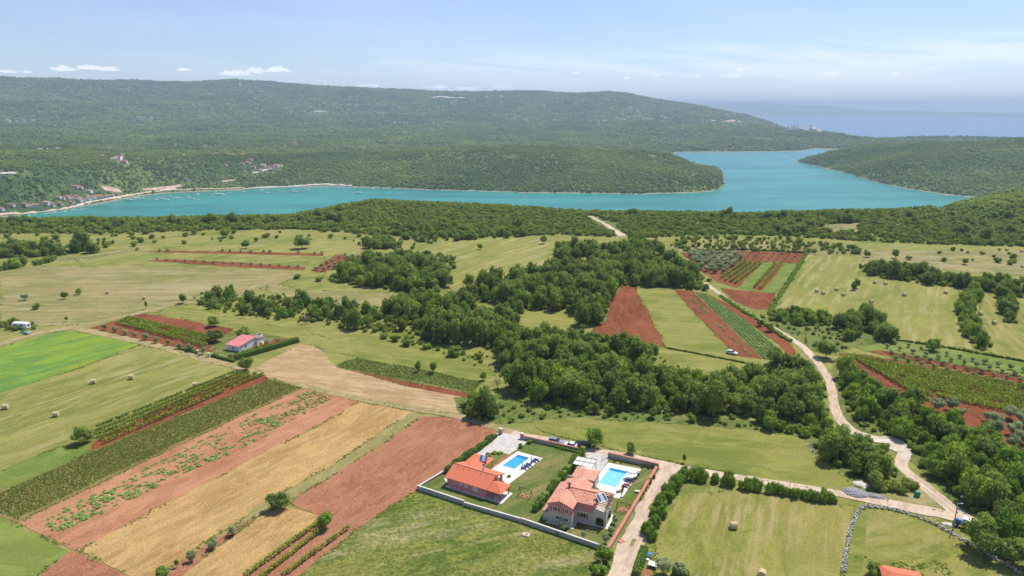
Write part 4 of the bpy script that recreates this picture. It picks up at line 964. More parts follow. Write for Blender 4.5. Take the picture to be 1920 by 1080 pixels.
for (x, y, rad, h, kd, lab) in singles:
    X, Y = P(x, y)
    low = kd == 'scrub' or 'bush' in lab
    nm = 'shrub' if low else {'olive': 'olive_tree', 'dead': 'dead_tree'}.get(kd, 'broadleaf_tree')
    plant(kd, X, Y, rad, h, lab, 'bush' if low else 'tree', None, nm, stem=.04 if low else (.2 if rad > 1.2 else .3))
# row of four grey bushes between the wheat fields
for (x, y, rad, lab) in [(361, 1053, 1.25, 'grey green bush nearest the bottom in the row between the wheat fields'), (401, 1028, 1.25, 'grey green bush second from the bottom between the wheat fields'),
                         (436, 1004, 1.2, 'grey green bush farthest up the row between the wheat fields')]:
    X, Y = P(x, y); plant('olive', X, Y, rad, 2.5, lab, 'bush', 'grey bushes between the wheat fields', 'shrub', stem=.05)
X, Y = P(332, 1064); plant('oak', X, Y, .5, 2, 'spindly sapling in the row of grey bushes', 'tree', None, 'sapling', stem=.3)

# olive trees
def olives(pts_px, rad, h, label, group, px=True):
    pj = [proj(*(P(*q) if px else q)) for q in pts_px]; bx_ = (min(q[0] for q in pj), max(q[0] for q in pj) + 1, min(q[1] for q in pj), max(q[1] for q in pj) + 1)
    row = label.startswith('#'); order = sorted(range(len(pj)), key=lambda i: pj[i][0])
    for i, q in enumerate(pts_px):
        X, Y = P(*q) if px else q
        lb = (ORD[order.index(i)] + label[1:]) if row else label + ' (%s)' % zone(X, Y, bx_)
        lb = lb.replace(' (', ', ').replace(')', '')
        s_ = rnd.uniform(.8, 1.2); plant('olive', X, Y, rad * s_, h * s_, lb, 'olive tree', group, 'olive_tree', stem=.18)
olives([(196, 619), (216, 623), (235, 628), (253, 632), (273, 637), (294, 643), (315, 647), (336, 654), (357, 659), (381, 665)], 1.5, 2.6, '# olive from the left in front of the cottage vineyard', 'olives in front of the cottage vineyard')
olives([(406, 669), (433, 672), (457, 665), (480, 655), (500, 647), (521, 643)], 1.1, 1.9, '# small olive from the left beside the cottage and its hedge', 'olives beside the cottage')
orch = fill([(1285, 480), (1300, 474), (1390, 478), (1392, 488), (1345, 520), (1315, 508)], 5.6, 5, .15)
olives(orch, 2.5, 3.6, 'grey green olive in the dense far orchard', 'olives of the far orchard', False)
yo = []
for i in range(15):
    for j in range(4):
        yo.append((1290 + i * 14.6 + j * -4.5, 474 + j * 5.2 + i * .25))
olives([q for q in yo if q[0] > 1385 or q[1] < 477], .9, 1.3, 'tiny olive behind the far orchard', 'young olives behind the far orchard')
lo = []
for j in range(4):
    for i in range(12):
        lo.append((1655 + i * 24 + j * 8, 641 + j * 10.0 + i * 5.2 + j * 1.5))
olives([q for q in lo if q[0] < 1925], 1.1, 1.9, 'young olive above the vineyard', 'young olives above the vineyard')
olives([(1758, 772), (1785, 770), (1800, 782), (1852, 790), (1893, 786), (1912, 792), (1866, 812), (1898, 815), (1922, 800), (1912, 832), (1935, 845), (1868, 800), (1900, 838)], 2.2, 3.6, 'silvery olive below the vineyard', 'olives below the vineyard')
olives([(295 + i * 17.6, 488 + i * .95) for i in range(16)], 1.0, 1.6, '# little olive from the left on the narrow red strip', 'olives on the narrow red strip')
olives([(300, 472), (314, 472), (417, 472), (432, 473), (452, 474), (470, 474), (495, 474), (507, 475), (560, 476), (590, 477), (604, 477), (258, 470)], 1.5, 2.2, '# olive from the left on the upper red strip', 'olives on the upper red strip')
olives([(592 + i * 11 - j * 1 , 507 - i * 5.6 + j * 1.5 + 0) for i in range(6) for j in range(1)] + [(607 + i * 11, 508 - i * 5.4) for i in range(6)] + [(628 + i * 11, 505 - i * 5) for i in range(5)] + [(650 + i * 9, 502 - i * 4.4) for i in range(4)], 1.5, 2.2, 'olive in the small red plot', 'olives of the small red plot')

# vine rows: one object a row
def row_mesh(name, a, b, mat, h=1.5, wd=.55, per=26, leaf=.2, seed=1, z0=.35):
    rs = np.random.RandomState(seed); L_ = hypot(b[0] - a[0], b[1] - a[1]); n = int(L_ * per)
    ux, uy = (b[0] - a[0]) / L_, (b[1] - a[1]) / L_
    t_ = rs.uniform(0, L_, n); clump = .75 + .45 * np.sin(t_ * 5.2 + rs.uniform(0, 6)) * rs.uniform(.4, 1, n)
    gap = (fbm(t_ / 3. + seed * 5, t_ * 0 + seed, 2) > -.42); t_ = t_[gap]; clump = clump[gap]; n = len(t_)
    o = rs.normal(0, wd * .42, n) * clump; z_ = z0 + (h - z0) * rs.beta(1.8, 1.4, n) * (.75 + .3 * clump)
    c = np.stack([ux * t_ - uy * o, uy * t_ + ux * o, z_], 1)
    nn = rs.normal(size=(n, 3)); nn[:, 2] = abs(nn[:, 2]) + .5; nn /= np.linalg.norm(nn, axis=1)[:, None]
    t1 = np.cross(nn, rs.normal(size=(n, 3))); t1 /= np.linalg.norm(t1, axis=1)[:, None]; t2 = np.cross(nn, t1)
    sz = leaf * rs.uniform(.7, 1.4, n)[:, None]
    V = np.stack([c - t1 * sz, c - t2 * sz * .8, c + t1 * sz, c + t2 * sz * .8], 1).reshape(-1, 3)
    return mesh_np(name, V, np.arange(n * 4).reshape(-1, 4), (mat,))
def rows(corners, n, label, group, h=1.5, wd=.55, leaf=.2, per=26, seed=1, mat=None, name='vine_row', cat='vine row', posts=True):
    """corners: start of first row, end of first row, end of last row, start of last row (pixels)"""
    a, b, c, d_ = [P(*q) for q in corners]
    for k in range(n):
        f = k / max(1, n - 1)
        s0 = (a[0] + (d_[0] - a[0]) * f, a[1] + (d_[1] - a[1]) * f); s1 = (b[0] + (c[0] - b[0]) * f, b[1] + (c[1] - b[1]) * f)
        L_ = hypot(s1[0] - s0[0], s1[1] - s0[1])
        lab = label if isinstance(label, str) else label[k]
        r = empty(name, s0[0], s0[1], 0, 0, lab, cat, group)
        link('leaves', row_mesh('vine_leaves', s0, s1, mat or M['vine'], h, wd, per, leaf, seed * 31 + k), r)
        if posts:
            pb = MB(); m_n = max(2, int(L_ / 6))
            for i in range(m_n + 1):
                x = (s1[0] - s0[0]) * i / m_n; y = (s1[1] - s0[1]) * i / m_n; pb.bar((x, y, 0), (x, y, h * 1.02), .05, n=4)
            pb.build('posts', M['bark'], r)
rows([(173, 808), (443, 700), (494, 704), (191, 834)], 5, ['first vine row from the left of the five tall vine rows', 'second vine row from the left of the five tall vine rows', 'middle one of the five tall vine rows', 'fourth vine row from the left of the five tall vine rows', 'last vine row beside the potato field'], 'tall vine rows left of the potato field', 1.5, .46, .18, 60, 3)
rows([(240, 597), (402, 634), (386, 652), (217, 607)], 7, [w_ + ' vine row from the top of the small cottage vineyard' for w_ in ORD[:7]], 'vine rows of the cottage vineyard', 1.4, .5, .22, 30, 5, posts=False)
# the rows there run along the plot
rows([(458, 1085), (600, 982), (612, 990), (488, 1088)], 2, ['upper one of the three vine rows at the bottom edge', 'middle one of the three vine rows at the bottom edge'], 'three vine rows at the bottom edge', 1.4, .5, .18, 40, 7)
rows([(528, 1085), (655, 992), (655, 992), (528, 1085)], 1, ['lowest one of the three vine rows at the bottom edge'], 'three vine rows at the bottom edge', 1.4, .5, .18, 40, 8)
rows([(1350, 524), (1398, 492), (1428, 494), (1378, 533)], 4, ['first of the four far vine rows beside the orchard', 'second of the four far vine rows beside the orchard', 'third of the four far vine rows beside the orchard', 'last of the four far vine rows beside the orchard'], 'four far vine rows', 1.8, 1.0, .3, 20, 9, posts=False)
rows([(1414, 540), (1454, 495), (1463, 497), (1424, 543)], 2, ['left one of the pair of far vine rows', 'right one of the pair of far vine rows'], 'pair of far vine rows', 1.8, .9, .3, 20, 10, posts=False)
rows([(1590, 668), (1960, 734), (1960, 788), (1700, 733)], 17, [w_ + ' vine row from the top of the large vineyard at right' for w_ in ORD[:17]], 'vine rows of the large vineyard', 1.5, .9, .24, 30, 12, posts=False)
rows([(1650, 660), (1960, 716), (1960, 722), (1655, 665)], 2, ['upper one of two low plant rows on the narrow red strip at right', 'lower one of two low plant rows on the narrow red strip at right'], 'plant rows on the narrow red strip', .7, .5, .2, 16, 14, posts=False, name='plant_row', cat='plant row', mat=M['crop'])

# potato rows, beans: one mass of plants each
def crop(name, poly, a0, a1, sp_row, sp, size, src, label, cat, seed=3, hk=1.0, drop=.08):
    pl = [P(*q) for q in poly]; th = ang(a0, a1); ux, uy = cos(th), sin(th); r_ = random.Random(seed)
    us = [x * ux + y * uy for x, y in pl]; vs = [-x * uy + y * ux for x, y in pl]; out = []
    v = min(vs)
    while v < max(vs):
        u = min(us)
        while u < max(us):
            x = u * ux - v * uy + r_.uniform(-.08, .08); y = u * uy + v * ux + r_.uniform(-.08, .08)
            if inside(x, y, pl) and r_.random() > drop: s_ = size * r_.uniform(.7, 1.25); out.append((x, y, .06, s_, s_ * hk, 0))
            u += sp
        v += sp_row
    return scatter(name, out, src, label, cat)
crop('potato_plants', [(-60, 945), (0, 924), (172, 849), (345, 778), (503, 713), (566, 727), (430, 787), (200, 895), (33, 974)], (0, 945), (535, 718), .85, .36, .28, SRC['crop'], 'green potato plants in close straight rows on pale red soil', 'potato plants', drop=.05)
crop('bean_plants', [(632, 686), (650, 676), (672, 672), (800, 695), (903, 717), (885, 736), (780, 716), (640, 690)], (672, 672), (903, 717), 1.0, .5, .30, SRC['crop'], 'low bean plants in the narrow strip above the stubble', 'bean plants', 4)
crop('crop_plants', [(1300, 548), (1325, 551), (1400, 604), (1450, 644), (1466, 668), (1450, 675), (1427, 672), (1360, 605)], (1300, 548), (1427, 673), 1.6, .8, .62, SRC['squash'], 'green crop rows in the strip beside the far gravel road', 'crop plants', 5)
# squash: creeping clumps in a broken mat
sq = []
ax, ay = P(60, 985); bx, by = P(615, 738)
th = atan2(by - ay, bx - ax); L_ = hypot(bx - ax, by - ay); r_ = random.Random(8)
sqpl = [P(*q) for q in [(75, 975), (220, 905), (440, 795), (575, 732), (632, 745), (600, 760), (420, 860), (190, 980), (110, 1000)]]
u = 0.0
while u < L_:
    for k in range(9):
        v = -7.6 + k * 1.75 + r_.gauss(0, .22); uu = u + r_.gauss(0, .3)
        x = ax + cos(th) * uu - sin(th) * v; y = ay + sin(th) * uu + cos(th) * v
        q = float(fbm(np.array(uu / 3.4 + .6 * v), np.array(v / 2.2 + 4), 3))
        if inside(x, y, sqpl) and q > r_.uniform(-.42, .06): s_ = r_.uniform(.35, .95) * (1 + q * .6); sq.append((x, y, .05, s_, s_ * .55, 0))
    u += 1.05
scatter('squash_vines', sq, SRC['squash'], 'creeping squash plants in broken green mats on pale red soil', 'squash plants')
sq2 = []
for (x0, y0, x1, y1) in [(1340, 605, 1410, 668), (1300, 562, 1326, 588)]:
    a_, b_ = P(x0, y0), P(x1, y1)
    for i in range(60): f = i / 60 + rnd.uniform(-.01, .01); s_ = rnd.uniform(.4, .9); sq2.append((a_[0] + (b_[0] - a_[0]) * f + rnd.uniform(-.8, .8), a_[1] + (b_[1] - a_[1]) * f, .05, s_, s_ * .7, 0)) if sin(i * .9) > -.2 else None
scatter('squash_plants', sq2, SRC['squash'], 'scattered squash plants along the red strip near the white car', 'squash plants')
# rough tufts in the meadow below the villas and weeds in the walled pasture
tf = []
for (x, y) in fill([(783, 925), (1000, 988), (1140, 1040), (1125, 1085), (560, 1085), (660, 1002), (730, 955)], .62, 21, .5):
    q = float(fbm(np.array(x / 5.), np.array(y / 5.), 3))
    if q > .12 + rnd.uniform(-.2, .2): s_ = rnd.uniform(.12, .28); tf.append((x, y, 0.03, s_, s_ * .45, 0))
for (x, y) in fill([(1600, 1045), (1660, 1040), (1760, 1030), (1800, 1060), (1860, 1085), (1700, 1078), (1600, 1060)], .8, 22, .5):
    if float(fbm(np.array(x / 3.), np.array(y / 3.), 3)) > .22: s_ = rnd.uniform(.2, .45); tf.append((x, y, 0.03, s_, s_ * .7, 0))
scatter('grass_tufts', tf, SRC['crop'], 'rough green tufts in the unmown meadow and the pasture', 'grass tufts')

# ragged margins: tufts and weeds along the field edges
mg = []
for pl in EDGES:
    for a, b in zip(pl, pl[1:] + pl[:1]):
        if hypot(*a) > 520: continue
        L_ = hypot(b[0] - a[0], b[1] - a[1])
        for i in range(int(L_ * 3)):
            f = rnd.random(); x = a[0] + (b[0] - a[0]) * f + rnd.gauss(0, .35); y = a[1] + (b[1] - a[1]) * f + rnd.gauss(0, .35)
            if float(fbm(np.array(x / 5.), np.array(y / 5.), 3)) > .02: s_ = rnd.uniform(.1, .34); mg.append((x, y, .04, s_, s_ * .6, 0))
scatter('field_margin_weeds', mg, SRC['crop'], 'ragged grass and weeds along the field edges', 'weeds')
# hedges
def hedge(pts_px, wd, h, label, name='hedge', mat='hedge', lumpy=.0, group=None, seed=1, per=None, leaf=.13):
    pl = [P(*q) for q in pts_px]; x0, y0 = pl[0]; rs = np.random.RandomState(seed)
    V = []
    r = empty(name, x0, y0, 0, 0, label, 'hedge', group); core = MB()
    if lumpy >= .4:
        vs = []; fs = []; base = 0
        for a, b in zip(pl, pl[1:]):
            L_ = hypot(b[0] - a[0], b[1] - a[1]); k = max(1, int(L_ / (wd * .4)))
            for i in range(k):
                me = CR['bright'][rs.randint(4)] if wd > 1.4 else CR['scrub'][rs.randint(4)]
                co_ = np.empty(len(me.vertices) * 3); me.vertices.foreach_get('co', co_); co_ = co_.reshape(-1, 3)
                f = (i + rs.rand()) / k; s_ = rs.uniform(.6, 1.25); q = rs.uniform(0, 6.28); o = rs.uniform(-.25, .25) * wd
                X = co_[:, 0] * cos(q) - co_[:, 1] * sin(q); Y = co_[:, 0] * sin(q) + co_[:, 1] * cos(q)
                nx, ny = -(b[1] - a[1]) / L_, (b[0] - a[0]) / L_
                vs.append(np.stack([X * wd * .55 * s_ + a[0] + (b[0] - a[0]) * f + nx * o - x0, Y * wd * .55 * s_ + a[1] + (b[1] - a[1]) * f + ny * o - y0, co_[:, 2] * h * .72 * s_], 1))
                fs += [[v_ + base for v_ in p_.vertices] for p_ in me.polygons]; base += len(co_)
        link('leaves', mesh_np('hedge_leaves', np.concatenate(vs), fs, (M[mat],)), r)
        b0 = MB()
        for a, b in zip(pl, pl[1:]):
            for f in (.1, .35, .6, .85): b0.bar((a[0] + (b[0] - a[0]) * f - x0, a[1] + (b[1] - a[1]) * f - y0, 0), (a[0] + (b[0] - a[0]) * f - x0, a[1] + (b[1] - a[1]) * f - y0, h * .5), .06, n=5)
        b0.build('stems', M['bark'], r); return r
    for a, b in zip(pl, pl[1:]):
        L_ = hypot(b[0] - a[0], b[1] - a[1]); th = atan2(b[1] - a[1], b[0] - a[0])
        k = max(1, int(L_ / 1.2))
        for i in range(k):
            f = (i + .5) / k; c = 1 + lumpy * rs.uniform(-.6, .6)
            core.obox((a[0] + (b[0] - a[0]) * f - x0, a[1] + (b[1] - a[1]) * f - y0, h * c * .46), (L_ / k * 1.02, wd * c * .8, h * c * .9), th)
        n = int(L_ * (wd + 2 * h) * (per or 34)); t_ = rs.uniform(0, L_, n)
        cl = 1 + lumpy * 2.2 * fbm(t_ / 2.2 + seed, t_ * 0 + 3., 3)
        side = rs.rand(n) * (wd + 2 * h); top = side < wd
        o = np.where(top, side - wd / 2, np.where(side < wd + h, -wd / 2, wd / 2)); z_ = np.where(top, h, (side - wd) % h)
        o = o * cl + rs.normal(0, .06 + lumpy * .2, n); z_ = np.abs(z_ * cl + rs.normal(0, .06 + lumpy * .12, n))
        c = np.stack([a[0] - x0 + cos(th) * t_ - sin(th) * o, a[1] - y0 + sin(th) * t_ + cos(th) * o, z_], 1)
        nn = rs.normal(size=(n, 3)); nn[:, 2] += .3; nn /= np.linalg.norm(nn, axis=1)[:, None]
        t1 = np.cross(nn, rs.normal(size=(n, 3))); t1 /= np.linalg.norm(t1, axis=1)[:, None]; t2 = np.cross(nn, t1); sz = leaf * rs.uniform(.7, 1.4, n)[:, None]
        V.append(np.stack([c - t1 * sz, c - t2 * sz * .8, c + t1 * sz, c + t2 * sz * .8], 1).reshape(-1, 3))
    V = np.concatenate(V)
    link('leaves', mesh_np('hedge_leaves', V, np.arange(len(V)).reshape(-1, 4), (M[mat],)), r)
    core.build('twigs', M['oak'], r)
    return r
hedge([(441, 675), (559, 641)], 2.0, 2.0, 'dense clipped dark hedge beside the cottage plot')
hedge([(337, 655), (372, 663)], .9, .9, 'low clipped hedge left of the cottage gate', seed=3)
hedge([(397, 668), (440, 679)], .9, .9, 'low clipped hedge right of the cottage gate', seed=4)
hedge([(836, 888), (900, 843), (925, 823)], 1.1, 1.7, 'trimmed hedge along the left side of the red roofed villa', seed=5, lumpy=.15, per=46, leaf=.15)
hedge([(1094, 848), (1060, 893), (1020, 940), (1003, 960)], 1.3, 1.9, 'tall trimmed hedge between the two villa gardens', seed=6, lumpy=.2, per=50, leaf=.15)
hedge([(1040, 839), (1088, 851)], .7, .7, 'low flowering hedge along the upper garden wall', seed=8, lumpy=.3, mat='vine')
hedge([(1288, 893), (1262, 915), (1240, 950), (1222, 988), (1212, 1015)], 3.2, 3.0, 'thick untrimmed hedge right of the lane beside the villas', mat='bright', lumpy=.45, seed=9, per=26, leaf=.18)
hedge([(1208, 1036), (1192, 1084)], 1.5, 1.7, 'trimmed hedge at the bottom beside the lane', seed=10)
hedge([(1262, 1073), (1290, 1086)], 1.3, 1.5, 'dark hedge below the bale field at the bottom edge', seed=11)
hedge([(1293, 900), (1340, 905), (1380, 915), (1430, 920)], 2.6, 3.0, 'bushy hedge under the road left of the bale field top', mat='bright', lumpy=.6, seed=12, per=24, leaf=.18)
hedge([(1440, 922), (1500, 934), (1570, 944)], 2.4, 2.5, 'bushy hedge under the road along the top of the bale field', mat='bright', lumpy=.6, seed=13, per=24, leaf=.18)
hedge([(1250, 653), (1330, 668), (1420, 686)], .9, .7, 'thin dark hedge below the far green strip', mat='oak', lumpy=.5, seed=14, per=14)
hedge([(1680, 638), (1760, 650), (1860, 668), (1940, 682)], 1.1, 1.0, 'thin dark hedge above the grove of young olives', mat='oak', lumpy=.5, seed=15, per=10)
hedge([(1280, 471), (1400, 469), (1512, 475)], 1.5, 1.4, 'dark hedge above the far orchard', mat='oak', lumpy=.5, seed=16, per=6, leaf=.3)
hedge([(1512, 476), (1485, 520), (1450, 572), (1442, 590)], 2.2, 1.1, 'low green hedge between the far orchard and hay field', mat='bright', lumpy=.6, seed=17, per=6, leaf=.3)
hedge([(1350, 555), (1400, 588), (1440, 612), (1480, 640)], 2.2, 1.0, 'low green verge hedge left of the far gravel road', mat='bright', lumpy=.8, seed=18, per=8, leaf=.28)
hedge([(1520, 690), (1536, 720), (1545, 745)], 1.6, .8, 'low green verge hedge left of the road bend', mat='bright', lumpy=.7, seed=20, per=10, leaf=.24)
# ------------------------------------------------------------------ building materials
def tiles(name, c1, c2, c3, mix=.5, axis=0.0):
    m_, t = newmat(name)
    tcn = t.n('ShaderNodeTexCoord'); pos = tcn.outputs['Object']
    n1 = t.noise(pos, 3.0, 5, .85); n2 = t.noise(pos, .45, 3, .6)
    col = t.mix(t.step(n1, .42, .54), c1, c2); col = t.mix(t.m('MULTIPLY', t.step(n1, .55, .62), mix), col, c3)
    col = t.mix(t.m('MULTIPLY', t.step(n2, .4, .7), .22), col, c1)
    wv = t.n('ShaderNodeTexWave', bands_direction='X'); t.put(wv.inputs[0], pos); wv.inputs['Scale'].default_value = .95
    wv2 = t.n('ShaderNodeTexWave', bands_direction='Y'); t.put(wv2.inputs[0], pos); wv2.inputs['Scale'].default_value = .8; wv2.inputs['Distortion'].default_value = .4
    hh = t.m('ADD', wv.outputs[1], wv2.outputs[1])
    col = t.mix(t.m('MULTIPLY', t.step(wv2.outputs[1], .2, .0), .25), col, tuple(v * .5 for v in c1))
    t.put(t.b.inputs['Base Color'], col); t.b.inputs['Roughness'].default_value = .8; t.b.inputs['Specular IOR Level'].default_value = .2
    bn = t.n('ShaderNodeBump'); bn.inputs['Strength'].default_value = .35; bn.inputs['Distance'].default_value = .04
    t.put(bn.inputs['Height'], hh); t.L.new(bn.outputs[0], t.b.inputs['Normal'])
    return m_
M['tile_new'] = tiles('new_orange_tiles', (.60, .165, .09), (.66, .19, .105), (.70, .23, .14), .4)
M['tile_old'] = tiles('mixed_old_tiles', (.50, .18, .11), (.68, .33, .23), (.90, .70, .55), .9)
M['tile_far'] = simple('far_roof_tiles', (.50, .19, .11), .85, .25, .15)
M['tile_far2'] = simple('far_faded_tiles', (.50, .31, .23), .85, .25, .15)
M['redwall'] = simple('red_render', (.68, .25, .235), .85, .10, .8, bump=.1)
M['white'] = simple('white_paint', (.78, .77, .74), .6, .05, 1)
M['cream'] = simple('cream_render', (.62, .56, .46), .85, .1, .3)
M['wood'] = simple('brown_wood', (.20, .10, .05), .7, .2, 3)
M['shutter'] = simple('ochre_shutter', (.36, .19, .05), .6, .12, 4)
M['redpost'] = simple('red_stain_post', (.34, .11, .06), .7, .1, 3)
M['darkmetal'] = simple('dark_metal', (.05, .045, .04), .5, .1, 3, .3)
M['paving'] = simple('pale_stone_paving', (.66, .63, .58), .7, .07, 1.2, bump=.1, bscale=3)
M['walk'] = simple('grey_walk', (.50, .48, .45), .8, .1, 1.2)
M['conc'] = simple('concrete_wall', (.42, .39, .35), .9, .15, 1, bump=.2)
M['cap'] = simple('pale_wall_cap', (.62, .58, .52), .8, .1, 1)
M['redcap'] = simple('terracotta_cap', (.52, .19, .13), .85, .15, 1.5)
M['glass'] = simple('window_glass', (.03, .035, .04), .12, .05, 1, spec=.6)
M['blind'] = simple('closed_blind', (.60, .60, .62), .6, .04, 2)
M['panel'] = simple('solar_glass', (.05, .09, .17), .12, .1, 2, spec=.8)
M['alu'] = simple('aluminium', (.55, .56, .57), .35, .05, 2, .6)
M['black'] = simple('black_paint', (.012, .013, .016), .22, .1, 2, spec=.6)
M['silver'] = simple('silver_paint', (.34, .35, .38), .28, .05, 2, .4, spec=.6)
M['carwhite'] = simple('white_car_paint', (.72, .73, .74), .25, .03, 2, spec=.6)
M['tan'] = simple('tan_paint', (.38, .33, .26), .4, .1, 2)
M['rubber'] = simple('rubber', (.02, .02, .02), .8, .1, 4)
M['bluep'] = simple('blue_tractor_paint', (.03, .22, .52), .35, .08, 3, spec=.5)
M['bluef'] = simple('blue_fabric', (.05, .07, .20), .9, .1, 3)
M['winef'] = simple('burgundy_fabric', (.20, .06, .08), .9, .1, 3)
M['beigef'] = simple('beige_fabric', (.50, .44, .34), .9, .1, 3)
M['greenp'] = simple('green_plastic', (.03, .26, .14), .5, .1, 3)
M['teal'] = simple('teal_cover', (.05, .42, .36), .7, .15, 2)
M['hay'] = simple('rolled_hay', (.56, .44, .27), .95, .28, 5, bump=.6, bscale=14)
M['hayend'] = simple('rolled_hay_end', (.58, .42, .25), .95, .25, 6, bump=.6, bscale=10)
M['grey_heap'] = simple('grey_gravel_heap', (.27, .26, .27), .95, .2, 1.5, bump=.8, bscale=5)
M['pale_heap'] = simple('pale_gravel_heap', (.58, .54, .47), .95, .2, 1.5, bump=.8, bscale=5)
M['rock'] = simple('dry_stone', (.46, .43, .38), .95, .35, 1.6, bump=.6, bscale=5)
m_, t = newmat('beige_stone_masonry')
g = t.n('ShaderNodeTexCoord'); br = t.n('ShaderNodeTexBrick'); 
sxx = t.n('ShaderNodeSeparateXYZ'); t.put(sxx.inputs[0], g.outputs['Object'])
t.put(br.inputs['Vector'], t.comb(t.m('ADD', sxx.outputs[0], sxx.outputs[1]), sxx.outputs[2]))
br.inputs['Scale'].default_value = 1.0; br.inputs['Brick Width'].default_value = .55; br.inputs['Row Height'].default_value = .22; br.inputs['Mortar Size'].default_value = .02
br.inputs['Color1'].default_value = (.56, .48, .39, 1); br.inputs['Color2'].default_value = (.68, .60, .50, 1); br.inputs['Mortar'].default_value = (.42, .38, .32, 1)
nz = t.noise(g.outputs['Object'], 2.2, 4, .7)
t.put(t.b.inputs['Base Color'], t.mix(t.m('MULTIPLY', t.step(nz, .4, .7), .4), br.outputs[0], (.66, .60, .52))); t.b.inputs['Roughness'].default_value = .9
M['stone'] = m_
def poolmat(name, c):
    m_, t = newmat(name); g = t.n('ShaderNodeNewGeometry')
    n_ = t.noise(g.outputs['Position'], 1.6, 3, .5, 1.5)
    t.put(t.b.inputs['Base Color'], t.mix(t.step(n_, .35, .7), tuple(v * .9 for v in c), tuple(min(1, v * 1.15) for v in c)))
    t.b.inputs['Roughness'].default_value = .06; t.b.inputs['IOR'].default_value = 1.33
    bn = t.n('ShaderNodeBump'); bn.inputs['Strength'].default_value = .12; bn.inputs['Distance'].default_value = .1
    t.put(bn.inputs['Height'], n_); t.L.new(bn.outputs[0], t.b.inputs['Normal']); return m_
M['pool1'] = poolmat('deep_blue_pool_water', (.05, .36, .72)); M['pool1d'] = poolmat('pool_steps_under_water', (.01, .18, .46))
M['pool2'] = poolmat('light_blue_pool_water', (.20, .56, .70)); M['pool2d'] = poolmat('pool_wall_shade', (.01, .24, .44))  # the darker blue paints the shade on the far pool wall

# ------------------------------------------------------------------ gardens
sheet('villa_lawn', [(785, 916), (835, 889), (900, 843), (938, 814), (981, 825), (1087, 848), (1096, 850), (1004, 960), (977, 976), (870, 946)], M['lawn'], .05, .1)
sheet('villa_lawn', [(978, 977), (1004, 961), (1097, 850), (1140, 858), (1232, 878), (1139, 1033)], M['lawn'], .05, .1)
sheet('gravel_yard', [(940, 811), (979, 822), (988, 830), (972, 842), (955, 853), (944, 850), (915, 850), (895, 868), (850, 900), (838, 907), (832, 898), (868, 868), (910, 838), (930, 823)], M['yard'], .06, .05)
sheet('flower_bed', [(957, 852), (967, 850), (925, 880), (917, 879), (944, 857)], M['plough'], .07, .1)
sheet('gravel_yard', [(1101, 846), (1143, 856), (1138, 868), (1112, 905), (1085, 905), (1060, 945), (1040, 972), (1020, 975), (1018, 972), (1046, 940), (1072, 903), (1098, 862)], M['yard'], .06, .05)
sheet('brick_patch', [(1163, 951), (1180, 954), (1174, 963), (1156, 959)], M['plough'], .09, .05)
sheet('brick_patch', [(977, 927), (994, 931), (990, 936), (973, 931)], M['plough'], .09, .05)
def slabthing(name, px, mat, h, label, cat, z0=0.0):
    c = P(*px[0]); b = MB(); b.prism([(P(*q)[0] - c[0], P(*q)[1] - c[1]) for q in px], 0, h)
    o = b.build(name, mat, None, (c[0], c[1], z0 + .055)); return tag(o, label, cat)
def ring(b, outer, inner, z0, z1):
    n = len(outer); vs = [(*p_, z1) for p_ in outer] + [(*p_, z1) for p_ in inner] + [(*p_, z0) for p_ in outer] + [(*p_, z0) for p_ in inner]
    fs = []
    for i in range(n):
        j = (i + 1) % n; fs += [(i, j, n + j, n + i), (2 * n + i, 2 * n + j, j, i), (n + i, n + j, 3 * n + j, 3 * n + i)]
    b.add(vs, fs)
def pool(px, deck, w1, w2, lab, dfrac, steps=False):
    c = P(*px[0]); q = [(P(*p_)[0] - c[0], P(*p_)[1] - c[1]) for p_ in px]
    r = empty('swimming_pool', c[0], c[1], .055, 0, lab, 'swimming pool')
    lerp = lambda a, b, f: (a[0] + (b[0] - a[0]) * f, a[1] + (b[1] - a[1]) * f)
    cx = sum(p_[0] for p_ in q) / 4; cy = sum(p_[1] for p_ in q) / 4
    out = [lerp((cx, cy), p_, 1.09) for p_ in q]
    b = MB(); ring(b, out, q, 0, .17); b.build('coping', M['paving'], r)
    b = MB(); b.prism(q, 0, .09); wt = b.build('water', w1, r)
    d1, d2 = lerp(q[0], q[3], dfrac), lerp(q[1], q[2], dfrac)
    b = MB(); b.prism([q[0], q[1], d2, d1], .09, .094); b.build('steps' if steps else 'end_wall_shade', w2, wt)  # without steps, this strip is the far wall's shade painted darker blue
    return r
def deck(px_outer, px_pool, lab):
    c = P(*px_outer[0]); q = [P(*p_) for p_ in px_pool]; cx = sum(p_[0] for p_ in q) / 4; cy = sum(p_[1] for p_ in q) / 4
    inn = [(cx + (p_[0] - cx) * 1.085 - c[0], cy + (p_[1] - cy) * 1.085 - c[1]) for p_ in q]
    out = [(P(*p_)[0] - c[0], P(*p_)[1] - c[1]) for p_ in px_outer]
    b = MB(); tri = tessellate_polygon([[Vector((*p_, 0)) for p_ in out], [Vector((*p_, 0)) for p_ in inn]])
    allp = out + inn; n = len(allp)
    b.add([(*p_, .13) for p_ in allp], tri)
    for L_, o in ((len(out), 0), (len(inn), len(out))):
        for i in range(L_):
            p1, p2 = allp[o + i], allp[o + (i + 1) % L_]; b.add([(*p1, 0), (*p2, 0), (*p2, .13), (*p1, .13)], [(0, 1, 2, 3)])
    o = b.build('pool_deck', M['paving'], None, (c[0], c[1], .055)); tag(o, kind='structure')
PX1 = [(971.1, 854), (992.8, 859.6), (964.3, 880.6), (942, 873.9)]; PX2 = [(1144.4, 878.3), (1176.7, 885.6), (1155, 915), (1121.7, 907.2)]
pool(PX1, None, M['pool1'], M['pool1d'], 'small deep blue rectangular pool in the white deck of the orange roofed villa', .17, True)
